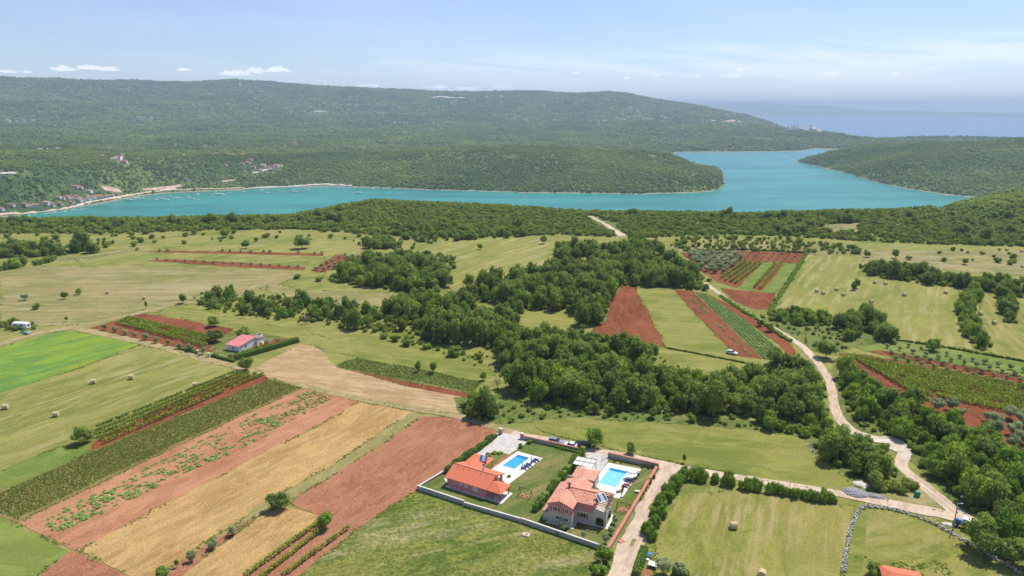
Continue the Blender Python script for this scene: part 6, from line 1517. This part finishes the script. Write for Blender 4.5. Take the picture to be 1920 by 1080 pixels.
# dry stone wall
def drywall(px, label, seed, wd=.8, h=.75):
    pl = smooth_line([P(*q) for q in px], 4); r2 = random.Random(seed); b = MB(); x0, y0 = pl[0]
    for a, c in zip(pl, pl[1:]):
        L_ = hypot(c[0] - a[0], c[1] - a[1])
        for i in range(int(L_ * 11)):
            f = r2.random(); o = r2.uniform(-wd / 2, wd / 2); z_ = r2.uniform(.05, h) * (1 - abs(o) / wd * .8); s_ = r2.uniform(.16, .4)
            nx, ny = -(c[1] - a[1]) / L_, (c[0] - a[0]) / L_
            b.obox((a[0] + (c[0] - a[0]) * f + nx * o - x0, a[1] + (c[1] - a[1]) * f + ny * o - y0, z_), (s_, s_ * r2.uniform(.6, 1), s_ * r2.uniform(.5, .8)), r2.uniform(0, 3), r2.uniform(-.5, .5), r2.uniform(-.5, .5))
    tag(b.build('dry_stone_wall', M['rock'], None, (x0, y0, .03)), label, 'stone wall')
drywall([(1580, 1075), (1588, 1030), (1598, 985), (1613, 956), (1620, 951)], 'pale dry stone wall between the bale field and the walled pasture', 1)
drywall([(1622, 950), (1660, 954), (1705, 965), (1745, 980), (1785, 1002), (1830, 1028), (1870, 1052), (1915, 1078)], 'curving dry stone wall along the top of the walled pasture', 2)
drywall([(1515, 832), (1521, 842), (1526, 851)], 'short heap of white stones at the corner of the mown field by the copse', 3, 1.2, .5)
drywall([(262, 493), (200, 483), (100, 490)][:0] or [(110, 489), (180, 482), (240, 470)], 'thin dry stone wall rising along the far left meadow', 5, .7, .5)

# bales
def bale(x, y, rz, label, group):
    X, Y = P(x, y); r = empty('hay_bale', X, Y, .04, rz, label, 'hay bale', group)
    MB().bar((-.68, 0, .78), (.68, 0, .78), .8, n=24).build('roll', M['hay'], r)
    for s_ in (-1, 1): MB().bar((s_ * .68, 0, .78), (s_ * .7, 0, .78), .77, n=24).build('end_face', M['hayend'], r)
GL, GF, GN = 'bales on the left meadows', 'bales on the far hay fields', 'bales in the field below the road'
for (x, y, rz, lab, gp) in [
 (11, 767, .3, 'round bale at the left edge of the hay field', GL), (106, 781, .2, 'lowest round bale on the left hay field above the clover', GL), (176, 719, .3, 'left one of two round bales in the middle of the left hay field', GL), (247, 711, .1, 'right one of two round bales in the middle of the left hay field', GL),
 (366, 725, .5, 'round bale just above the tall vine rows', GL), (202, 551, .2, 'left round bale in the pale upper meadow', GL), (271, 561, .0, 'right round bale in the pale upper meadow by the thin tree', GL),
 (1531, 548, .1, 'leftmost of the four clustered bales in the far hay field', GF), (1543, 552, .2, 'lower left of the four clustered bales in the far hay field', GF), (1568, 545, 0, 'upper right of the four clustered bales in the far hay field', GF), (1581, 555, .1, 'lower right of the four clustered bales in the far hay field', GF),
 (1633, 568, .1, 'bale alone in the middle of the far hay field', GF), (1640, 532, .1, 'left of two neighbouring bales under the tree belt', GF), (1660, 534, .2, 'right of two neighbouring bales under the tree belt', GF), (1695, 555, .1, 'bale right of the middle in the far hay field', GF), (1773, 551, .2, 'rightmost bale of the far hay field', GF),
 (1838, 591, .1, 'upper bale in the narrow field right of the hedgerow', GF), (1864, 608, .2, 'lower bale in the narrow field right of the hedgerow', GF), (1887, 470, .1, 'left bale in the high corner field at the right edge', GF), (1915, 473, .1, 'right bale in the high corner field at the right edge', GF), (1917, 502, 0, 'bale at the right edge above the tree belt', GF),
 (1375, 991, -.15, 'big round bale in the middle of the striped bale field', GN), (1428, 1082, 1.1, 'big round bale showing its end at the bottom edge', GN)]: bale(x, y, rz, lab, gp)

# cottage and its yard
a_, b_ = P(425.3, 656), P(449.3, 660.3); ca = atan2(b_[1] - a_[1], b_[0] - a_[0]); cw = hypot(b_[0] - a_[0], b_[1] - a_[1])
co = empty('cottage', a_[0], a_[1], .05, ca, 'small white cottage with a sloping pink tin roof', 'cottage')
b = MB(); D_ = 8.5; b.add([(0, 0, 0), (cw, 0, 0), (cw, D_, 0), (0, D_, 0), (0, 0, 2.2), (cw, 0, 2.2), (cw, D_, 3.4), (0, D_, 3.4)], [(0, 3, 2, 1), (4, 5, 6, 7), (0, 1, 5, 4), (1, 2, 6, 5), (2, 3, 7, 6), (3, 0, 4, 7)]); b.build('wall', M['white'], co)
M['pinkroof'] = simple('pink_tin_roof', (.58, .20, .19), .7, .22, .9); M['greyroof'] = simple('grey_brown_roof', (.28, .19, .18), .8, .15, 1)
b = MB(); b.slab([(-.3, -.4, 2.3), (cw + .3, -.4, 2.3), (cw + .3, D_ + .3, 3.56), (-.3, D_ + .3, 3.56)], .1); b.build('roof', M['pinkroof'], co)
win(co, cw * .52, 0, .9, .8, .7, 'f', .06); win(co, cw, 3.4, 1.0, .8, .8, 'r', .06); b = MB(); b.box(cw, cw + .04, .6, 1.5, 0, 1.95); b.build('door', M['blind'], co)
b = MB(); b.box(cw * .5, cw + 1.0, D_, D_ + 4.2, 0, 2.6); b.build('extension', M['white'], co); b = MB(); b.slab([(cw * .5 - .2, D_ + .05, 2.95), (cw + 1.2, D_ + .05, 2.95), (cw + 1.2, D_ + 4.4, 2.65), (cw * .5 - .2, D_ + 4.4, 2.65)], .1); b.build('extension_roof', M['greyroof'], co)
pl_ = empty('covered_pile', *P(488, 645), .05, .2, 'yellow and white covered pile beside the cottage extension', 'pile'); MB().dome((0, 0, 0), 1.5, 1.0, 1.4, 9, 4, .2, rr_).build('sheet', M['beigef'], pl_); MB().dome((.6, -.6, 0), .6, .6, 1.1, 8, 3, .2, rr_).build('yellow_drum', simple('yellow_paint', (.6, .38, .05), .6), pl_)
for (x, y, lab) in ((371.5, 664, 'left white gate post of the cottage plot'), (391.5, 669.5, 'right white gate post of the cottage plot')):
    X, Y = P(x, y); r = empty('gate_post', X, Y, 0, .1, lab, 'gate post'); MB().box(-.3, .3, -.3, .3, 0, 1.5).build('post', M['conc'], r); MB().box(-.38, .38, -.38, .38, 1.5, 1.66).build('cap', M['white'], r)
cv = empty('caravan', *P(41, 616), .04, R(-8), 'long white caravan standing by bushes at the left edge', 'caravan')
b = MB(); b.box(-3.4, 3.4, -1.15, 1.15, .45, 2.5); b.add([(-3.4, -1.15, 2.5), (3.4, -1.15, 2.5), (3.4, 1.15, 2.5), (-3.4, 1.15, 2.5), (-3.2, -.8, 2.75), (3.2, -.8, 2.75), (3.2, .8, 2.75), (-3.2, .8, 2.75)], [(0, 1, 5, 4), (1, 2, 6, 5), (2, 3, 7, 6), (3, 0, 4, 7), (4, 5, 6, 7)]); b.build('body', M['white'], cv)
b = MB(); b.box(-2.4, -1.2, -1.18, -1.15, 1.4, 2.0); b.box(.4, 1.6, -1.18, -1.15, 1.4, 2.0); b.box(3.4, 3.43, -.6, .6, 1.3, 2.0); b.build('windows', M['glass'], cv)
for x in (-.5, .5): MB().bar((x, -1.1, .4), (x, -.85, .4), .38, n=12).build('wheel', M['rubber'], cv)
tl = empty('covered_trailer', *P(51, 627), .04, R(-5), 'teal covered box trailer in front of the white caravan', 'trailer'); MB().obox((-.5, 0, .7), (1.4, 1.4, 1.0)).build('cover', M['teal'], tl); MB().obox((.75, 0, .62), (1.1, 1.3, .85)).build('box', M['alu'], tl); MB().bar((0, -.72, .28), (0, -.6, .28), .28, n=10).build('wheel', M['rubber'], tl)
for k, (x, y, rad) in enumerate([(8, 612, 2.2), (26, 606, 2.4), (30, 620, 1.8), (57, 610, 1.8), (46, 623, 1.2), (64, 617, 1.2), (16, 618, 1.6)]):
    X, Y = P(x, y); plant('oak', X, Y, rad, rad * 1.1, ['bush at the left edge beside the white caravan', 'bush behind the left end of the white caravan', 'bush before the left end of the white caravan', 'bush behind the right end of the white caravan', 'low bush between caravan and teal trailer', 'low bush right of the white caravan', 'low bush left of the white caravan'][k], 'bush', None, 'shrub', stem=.03)
# red roof at the bottom edge
a_, b_ = P(1647.5, 1058, 2.8), P(1725, 1072.5, 2.8); ha = atan2(b_[1] - a_[1], b_[0] - a_[0]); hw = hypot(b_[0] - a_[0], b_[1] - a_[1])
ho = empty('farm_house', a_[0], a_[1], 0, ha, 'house with a plain red tiled roof cut by the bottom edge', 'house')
b = MB(); b.box(.4, hw - .4, -6.6, -.4, 0, 2.75); b.build('wall', M['cream'], ho); b = MB(); hipped(b, .0, hw, -7, 0, 2.8, 4.0, 0, axis='x', h0=1.6, h1=1.6); b.build('roof', M['tile_new'], ho)
win(ho, 2.5, -6.6, 1, 1, 1.1, 'f'); 
pt = empty('picnic_table', *P(1224, 1063), .03, R(-25), 'white table on the grass left of the grey olive at the bottom', 'table'); MB().obox((0, 0, .75), (1.9, 1.6, .08)).build('tabletop', M['cap'], pt); [MB().obox((x, y, .36), (.1, .1, .72)).build('leg', M['cap'], pt) for x in (-.8, .8) for y in (-.6, .6)]
sheet('garden_bed', [(1205, 1066), (1222, 1070), (1215, 1095), (1192, 1095)], M['plough'], .06, .1)
bo = empty('storage_box', *P(1217, 1044), .03, R(-15), 'white and blue storage box beside the lower hedge', 'box'); MB().obox((0, 0, .4), (1.2, .7, .7)).build('body', M['white'], bo); MB().obox((0, 0, .79), (1.25, .75, .08)).build('lid', M['bluep'], bo)
bo = empty('white_slab', *P(1213, 1050), .03, R(-15), 'small white slab lying in front of the storage box', 'slab'); MB().obox((0, 0, .12), (.9, .6, .2)).build('slab', M['white'], bo)
mt = empty('meter_cabinet', *P(1136, 1050), .0, R(-15), 'white electricity meter cabinet at the lower corner of the villa wall', 'cabinet'); MB().obox((0, 0, .7), (.9, .35, 1.4)).build('body', M['white'], mt); MB().obox((0, -.18, .9), (.5, .02, .4)).build('door', M['alu'], mt)
bo = empty('brick_stack', *P(1165, 1016), .03, R(30), 'low stack of reddish slabs on the verge by the descending lane', 'slab stack'); MB().obox((0, 0, .12), (1.2, .9, .22)).build('slabs', M['redcap'], bo)
wc = empty('well_cover', *P(987, 1004), .03, R(-25), 'square concrete cover with reddish lid in the rough meadow', 'cover'); MB().obox((0, 0, .15), (1.5, 1.1, .28)).build('frame', M['cap'], wc); MB().obox((0, 0, .31), (.9, .7, .05)).build('lid', M['redcap'], wc)

# ------------------------------------------------------------------ the far shore: tracks, bare ground, houses, boats
holes = []      # (x, y, radius) kept free of trees
def drape(name, pts_px, width, mat, dmin=1250, up=1.2):
    pw = [hits(x, y, dmin) for x, y in pts_px]; pw = [q for q in pw if q]
    if len(pw) < 2: return
    pl = smooth_line([(q[0], q[1], width) for q in pw], 10); V = []
    for i, (x, y, w_) in enumerate(pl):
        a = pl[max(i - 1, 0)]; b = pl[min(i + 1, len(pl) - 1)]; L_ = hypot(b[0] - a[0], b[1] - a[1]) + 1e-6; nx, ny = -(b[1] - a[1]) / L_, (b[0] - a[0]) / L_
        holes.append((x, y, w_ * .6 + 3))
        for s_ in (-1, -.4, .4, 1):
            o = w_ / 2 * (1 + .7 * float(fbm(np.array(x / 15. + s_), np.array(y / 15.), 2))); X, Y = x + nx * o * s_, y + ny * o * s_; V.append((X, Y, max(height(X, Y), WATER) + up))
    me = bpy.data.meshes.new(name); me.from_pydata(V, [], [(4 * i + k, 4 * i + k + 1, 4 * i + 5 + k, 4 * i + 4 + k) for i in range(len(pl) - 1) for k in range(3)]); me.materials.append(mat); me.update()
    tag(link(name, me), kind='structure')
M['bare'] = simple('bare_pale_ground', (.52, .36, .26), .95, .3, .08); M['beach'] = simple('pale_beach', (.58, .46, .35), .95, .2, .1); M['quarry'] = simple('white_quarry', (.55, .52, .48), .95, .2, .05)
drape('beach', [(-40, 407), (0, 404), (60, 400), (120, 391), (165, 382), (205, 374), (250, 366.5), (300, 360.5), (350, 357), (400, 355.5), (450, 354), (478, 353)], 5.5, M['beach'], up=1.0)
drape('shore_road', [(478, 353), (540, 351), (590, 348.5), (620, 348), (660, 348.5)], 7, M['quarry'], up=1)
for q, w_, m_ in ([[(268, 358), (300, 354), (340, 349)], 14, 'bare'], [[(300, 357), (330, 354)], 12, 'beach'], [[(193, 355), (210, 358), (226, 360)], 16, 'bare'], [[(416, 342), (440, 338)], 9, 'bare'], [[(118, 294), (140, 299), (170, 303), (215, 305), (243, 308)], 9, 'quarry'],
                  [[(230, 290), (228, 304)], 6, 'quarry'], [[(345, 291), (360, 288)], 7, 'quarry'], [[(640, 280), (695, 279)], 12, 'bare'], [[(0, 326), (33, 327)], 4, 'quarry'], [[(475, 325), (505, 318), (530, 312)], 9, 'quarry'], [[(1215, 292), (1230, 294)], 5, 'bare'], [[(45, 281), (112, 279)], 8, 'quarry']): drape('bare_ground', q, w_, M[m_])
for q, w_ in ([[(805, 184), (835, 183), (870, 184)], 30], [[(890, 179), (915, 182)], 26], [[(932, 180), (944, 182)], 30], [[(1358, 230), (1398, 231)], 40], [[(1333, 227), (1345, 227)], 20], [[(730, 231), (765, 232)], 28], [[(590, 210), (614, 210)], 26], [[(258, 234), (272, 234)], 14], [[(172, 238), (187, 238)], 14]): drape('quarry_ground', q, w_, M['quarry'] if w_ != 40 else M['bare'], 3000, 3)
def hproto(k, wd, dp, h, rf_, wm):
    r = empty('house', 0, 0, 0, 0, None, 'house')
    b = MB(); gwalls(b, -wd / 2, wd / 2, -dp / 2, dp / 2, -2, h, h + dp * .2, 'x'); wl = b.build('wall', wm, r)
    b = MB(); gabled(b, -wd / 2, wd / 2, -dp / 2, dp / 2, h + .1, h + dp * .22, 'x', .5, .2); b.build('roof', rf_, r)
    b = MB(); [b.box(x - .6, x + .6, -dp / 2 - .04, -dp / 2, z_, z_ + 1.3) for x in (-wd * .3, 0, wd * .3) for z_ in ((1, 3.9) if h > 5 else (1,))]; b.build('windows', M['glass'], r)
    return r
protos = [(hproto(0, 12, 8, 5.6, M['tile_far'], M['cream']), 'red roofed'), (hproto(1, 10, 8, 3.4, M['tile_far'], M['cream']), 'low red roofed'), (hproto(2, 14, 9, 6.4, M['tile_far2'], M['white']), 'white walled'), (hproto(3, 9, 7, 5.6, M['tile_far2'], M['cream']), 'faded pink roofed')]
used = [False] * 4
HB = {}
def house(x, y, where, group, dmin=1300, sc_=1.0, k=None):
    p_ = hits(x, y, dmin)
    if not p_: return
    k = rnd.choice([0, 0, 1, 2, 3]) if k is None else k
    pr_, look = protos[k]; r = pr_ if not used[k] else copy_tree(pr_)
    used[k] = True; r.location = (p_[0], p_[1], p_[2] + .3); r.rotation_euler = (0, 0, rnd.uniform(-.7, .7)); s_ = sc_ * rnd.uniform(.75, 1.15); r.scale = (s_, s_, s_)
    r['label'] = look + ' house ' + where; r['group'] = group; HB.setdefault(group, []).append((x, y, r)); holes.append((p_[0], p_[1], 11 * sc_))
    holes.append((p_[0] * .991, p_[1] * .991, 11 * sc_))
town = [(140, 350), (285, 345), (370, 340), (395, 350), (490, 320), (555, 325), (580, 335), (650, 262), (690, 270), (740, 255), (790, 240), (830, 250), (875, 262), (880, 290), (945, 275), (950, 235), (975, 265), (1030, 255), (1080, 240), (1160, 240), (1190, 235), (1230, 230), (670, 325), (790, 305), (20, 385), (1290, 213), (330, 345), (520, 322), (770, 248), (860, 278), (905, 295), (1010, 262), (1110, 245), (1060, 250)]
for x, y in town: house(x / 5.82, 330 + y / 5.82, 'in the waterside village at far left', 'houses of the waterside village', k=rnd.choice([0, 0, 0, 2, 3, 1]), sc_=.9)
for x, y in [(780, 120), (825, 137), (875, 142), (980, 192)]: house(x / 5.82, 330 + y / 5.82, 'above the waterside village at far left', 'houses above the waterside village', sc_=.9)
for x, y in [(250, 157), (285, 157), (330, 162), (375, 132), (408, 182), (480, 178), (345, 192), (345, 218), (455, 220), (470, 228), (550, 226), (610, 270), (590, 295), (545, 302), (360, 160), (320, 215), (300, 222), (395, 135)]: house(330 + x / 4.364, 240 + y / 4.364, 'in the upper hamlet on the green slope', 'houses of the upper hamlet', k=rnd.choice([0, 0, 1, 3]), sc_=.9)
for x, y in [(405, 314), (715, 320), (760, 325), (755, 340), (675, 352), (690, 357), (635, 332), (565, 367), (620, 372), (850, 315), (800, 325), (785, 350), (825, 322)]: house(330 + x / 4.364, 240 + y / 4.364, 'in the lower hamlet above the wooded shore', 'houses of the lower hamlet', k=rnd.choice([0, 1, 2, 3]), sc_=.9)
for x, y in [(735, 170), (895, 165), (970, 132), (985, 140), (1065, 135), (1250, 95), (1330, 92), (1365, 98), (1460, 120), (1500, 130), (1525, 105), (1605, 118), (1760, 122), (1775, 125), (1815, 117), (1695, 48), (90, 437), (1320, 175), (1010, 30)]: house(330 + x / 4.364, 240 + y / 4.364, 'scattered along the top of the wooded slope', 'houses along the slope top', k=rnd.choice([0, 0, 3]), sc_=1.05)
for x, y in [(655, 598), (640, 604), (575, 585), (670, 590), (690, 578), (700, 618)]: house(x / 3, 100 + y / 3, 'by the pale hillside track at left', 'houses at the hillside track', k=rnd.choice([0, 0, 2]), sc_=1.1)
for x, y in [(45, 385), (95, 388), (135, 385), (190, 385), (780, 370), (800, 370), (850, 368), (1810, 328), (1830, 330), (1905, 345), (1790, 340), (1950, 342), (1990, 342), (2130, 342), (2155, 340), (2170, 343), (2950, 378), (2960, 378), (3120, 382)]: house(x / 3, 100 + y / 3, 'on the hazy foot of the mountain', 'houses on the mountain foot', 3500, 1.5, k=2)
for x, y in [(1400, 385), (1440, 386), (1470, 388), (1485, 388), (1545, 370), (1560, 372), (1590, 378), (1620, 366), (1650, 360), (1665, 362), (1700, 375), (1720, 372), (1740, 378), (1800, 360), (1815, 366), (1830, 372), (1850, 375), (1870, 368)]: house(640 + x / 3, 100 + y / 3, 'in the hazy mountain village at right', 'houses of the hazy mountain village', 3500, 1.7, k=2)

def tell_apart(lst, words=('left', 'middle', 'right')):
    """look-alikes of one group: add which part of the group they stand in, counted from the left"""
    by = {}
    for x, y, r in lst: by.setdefault(r['label'], []).append((x, y, r))
    for lab, q in by.items():
        if len(q) < 2: continue
        q.sort(key=lambda e: e[0])
        for i, (x, y, r) in enumerate(q):
            if i < len(ORD): r['label'] = ORD[i] + ' from left, ' + lab
for g_ in HB.values(): tell_apart(g_)
# the works on the spit
p_ = hits(1512, 246.5, 4000)
if p_:
    fw = empty('cement_works', p_[0], p_[1], p_[2], 0, 'hazy pale industrial works with towers on the distant spit', 'factory')
    M['pale'] = simple('pale_concrete', (.78, .72, .70), .9, .1, .02); M['pinkc'] = simple('pinkish_hall', (.80, .62, .55), .9, .1, .02)
    b = MB(); r2 = random.Random(3)
    for i in range(9): b.box(-130 + i * 22, -116 + i * 22, -10, 20, -5, r2.uniform(10, 22))
    b.build('halls', M['pale'], fw)
    b = MB(); [b.bar((x, 10, 0), (x, 10, h), rr3, n=10) for x, h, rr3 in ((-95, 40, 6), (-80, 44, 6), (-66, 30, 5), (-58, 46, 4), (-40, 28, 7))]; b.build('silos', M['pale'], fw)
    b = MB(); b.bar((-120, 5, 0), (-120, 5, 48), 2, 1.5); b.build('stack', M['conc'], fw)
    b = MB(); b.box(10, 60, -20, 20, -5, 18); b.add([(-5, -30, 0), (95, -30, 0), (95, 30, 0), (-5, 30, 0), (20, 0, 30), (55, 0, 28)], [(0, 1, 5, 4), (1, 2, 5), (2, 3, 4, 5), (3, 0, 4)]); b.build('stockpile', M['pinkc'], fw)
    b = MB(); b.bar((28, 0, 15), (28, 0, 40), 4); b.obox((28, 0, 41), (14, 10, 5)); b.build('conveyor_tower', M['white'], fw)

# boats
def boatproto(kind):
    r = empty('sailing_boat' if kind == 'sail' else 'motor_boat', 0, 0, 0, 0, None, 'boat')
    L_, wd = (11, 1.7) if kind == 'sail' else (7.5, 1.25)
    n = 10; top = []; bot = []
    for i in range(n + 1):
        f = i / n; w_ = wd * (1 - max(0, (f - .45) / .55) ** 2.2); top.append((-L_ / 2 + L_ * f, w_)); bot.append(w_ * .7)
    V = []; 
    for (x, w_), bw in zip(top, bot): V += [(x, -w_, 1.0), (x, w_, 1.0), (x * .94, -bw, -.3), (x * .94, bw, -.3)]
    fs = []
    for i in range(n): a = 4 * i; c = a + 4; fs += [(a, c, c + 1, a + 1), (a, a + 2, c + 2, c), (a + 1, c + 1, c + 3, a + 3)]
    fs.append((0, 1, 3, 2)); MB().add(V, fs).build('hull', M['white'], r)
    b = MB(); b.add([(-L_ * .22, -wd * .6, 1), (L_ * .2, -wd * .6, 1), (L_ * .2, wd * .6, 1), (-L_ * .22, wd * .6, 1), (-L_ * .2, -wd * .5, 1.7), (L_ * .1, -wd * .5, 1.7), (L_ * .1, wd * .5, 1.7), (-L_ * .2, wd * .5, 1.7)], [(0, 1, 5, 4), (1, 2, 6, 5), (2, 3, 7, 6), (3, 0, 4, 7), (4, 5, 6, 7)]); b.build('cabin', M['white'] if kind == 'sail' else M['blind'], r)
    if kind == 'sail':
        m1 = MB().bar((.6, 0, 1), (.6, 0, 14), .14, .09).build('mast', M['white'], r); MB().bar((.6, 0, 2.4), (-4, 0, 2.4), .25, .18).build('furled_sail', M['bluef'], m1)
    return r
bp = {'sail': boatproto('sail'), 'motor': boatproto('motor')}; bu = {}; BB = {}
def boat(x, y, kd, label, group, sc_=1.0):
    X, Y = P(x, y, WATER); r = bp[kd] if kd not in bu else copy_tree(bp[kd])
    bu[kd] = 1; r.location = (X, Y, WATER); r.rotation_euler = (0, 0, rnd.uniform(-.6, .6) + (pi if rnd.random() < .5 else 0)); r.scale = (sc_ * 1.55,) * 3; r['label'] = label; r['group'] = group; BB.setdefault(group, []).append((x, y, r))
for x, y in [(75, 550), (95, 553), (95, 572), (135, 582), (185, 590), (165, 550), (180, 545), (255, 538), (318, 528), (300, 560), (435, 532), (500, 520), (550, 524), (655, 540), (735, 532), (775, 534), (20, 572), (5, 577)]: boat(330 + x / 4.364, 240 + y / 4.364 + .5, 'motor', 'small white motor boat moored off the beach left of the sailing boats', 'motor boats off the beach', rnd.uniform(.7, 1.3))
for x, y in [(702, 513), (828, 513), (958, 514), (975, 524), (1078, 512)]: boat(330 + x / 4.364, 240 + y / 4.364, 'sail', 'white sailing boat with bare mast anchored off the wooded shore', 'sailing boats off the wooded shore', 1)
for x, y in [(875, 503), (890, 536), (897, 525), (1020, 518), (1150, 494), (1240, 497), (1290, 487), (1345, 486), (1380, 487), (1410, 489), (1455, 491), (1490, 492), (1595, 498), (1608, 499), (1060, 495), (1100, 491), (1180, 486), (1320, 486)]: boat(330 + x / 4.364, 240 + y / 4.364 + .6, 'motor', 'small white boat moored in the line along the far wooded shore', 'boats along the wooded shore', rnd.uniform(.7, 1.1))
for x, y in [(1415, 262), (1465, 247), (1460, 259), (1500, 232), (1560, 245), (1520, 252), (1625, 256), (1695, 259), (1785, 242), (1830, 264), (1860, 224), (1770, 252), (1480, 240)]: boat(x / 5.82, 330 + y / 5.82 + .6, 'motor', 'white motor boat lying before the village pier', 'boats before the village', rnd.uniform(.7, 1.3))
for x, y in [(805, 377), (935, 364), (655, 396), (600, 402), (550, 407), (485, 416), (300, 434), (190, 444), (160, 444), (1250, 278), (1070, 316), (1040, 320), (985, 332), (1270, 270), (700, 390), (860, 372), (1230, 285), (1100, 308), (1150, 298)]: boat(x / 5.82, 330 + y / 5.82 + .8, 'motor', 'small white boat tied up close under the village quay', 'boats at the village quay', rnd.uniform(.6, .95))
boat(671.7, 362.5, 'motor', 'white cabin boat alone in the channel above the near wooded hill', 'boats in the channel', 1.6); boat(835.5, 367.5, 'motor', 'lone white boat in the narrow channel right of the cabin boat', 'boats in the channel', 1.1)
for g_ in BB.values(): tell_apart(g_)
X, Y = P(410, 366, WATER); ff = empty('fish_farm_platform', X, Y, WATER, R(4), 'long low white floating platform moored among the small boats', 'platform')
b = MB(); b.box(-17, 17, -3, 3, -.3, 1.2); b.build('deck', M['cap'], ff); b = MB(); b.box(-9, 11, -2, 2, 1.2, 4); b.build('cabin', M['white'], ff); b = MB(); b.box(-10, 12, -2.5, 2.5, 4, 4.3); b.build('canopy', M['white'], ff)
pts = [hill_fill(-420, 1400, 1330, 2600, 6.6, 3.9), hill_fill(1470, 2050, 1550, 3150, 7.6, 4.3), hill_fill(1690, 2050, 640, 1500, 5.6, 3.3), hill_fill(1500, 2050, 3150, 5100, 15, 6.0), hill_fill(-420, 1300, 2600, 4200, 10.5, 6.0), hill_fill(-420, 1620, 3400, 8000, 19, 9.5)]
pts = np.concatenate(pts)
hv = np.array(holes); keep_ = np.ones(len(pts), bool)
for hx, hy, hr in hv: keep_ &= (pts[:, 0] - hx) ** 2 + (pts[:, 1] - hy) ** 2 > hr * hr
pts = pts[keep_]
scatter('hillside_woods', pts, SRC['hill'], 'dense green woods covering the slopes beyond the bay', 'woodland')
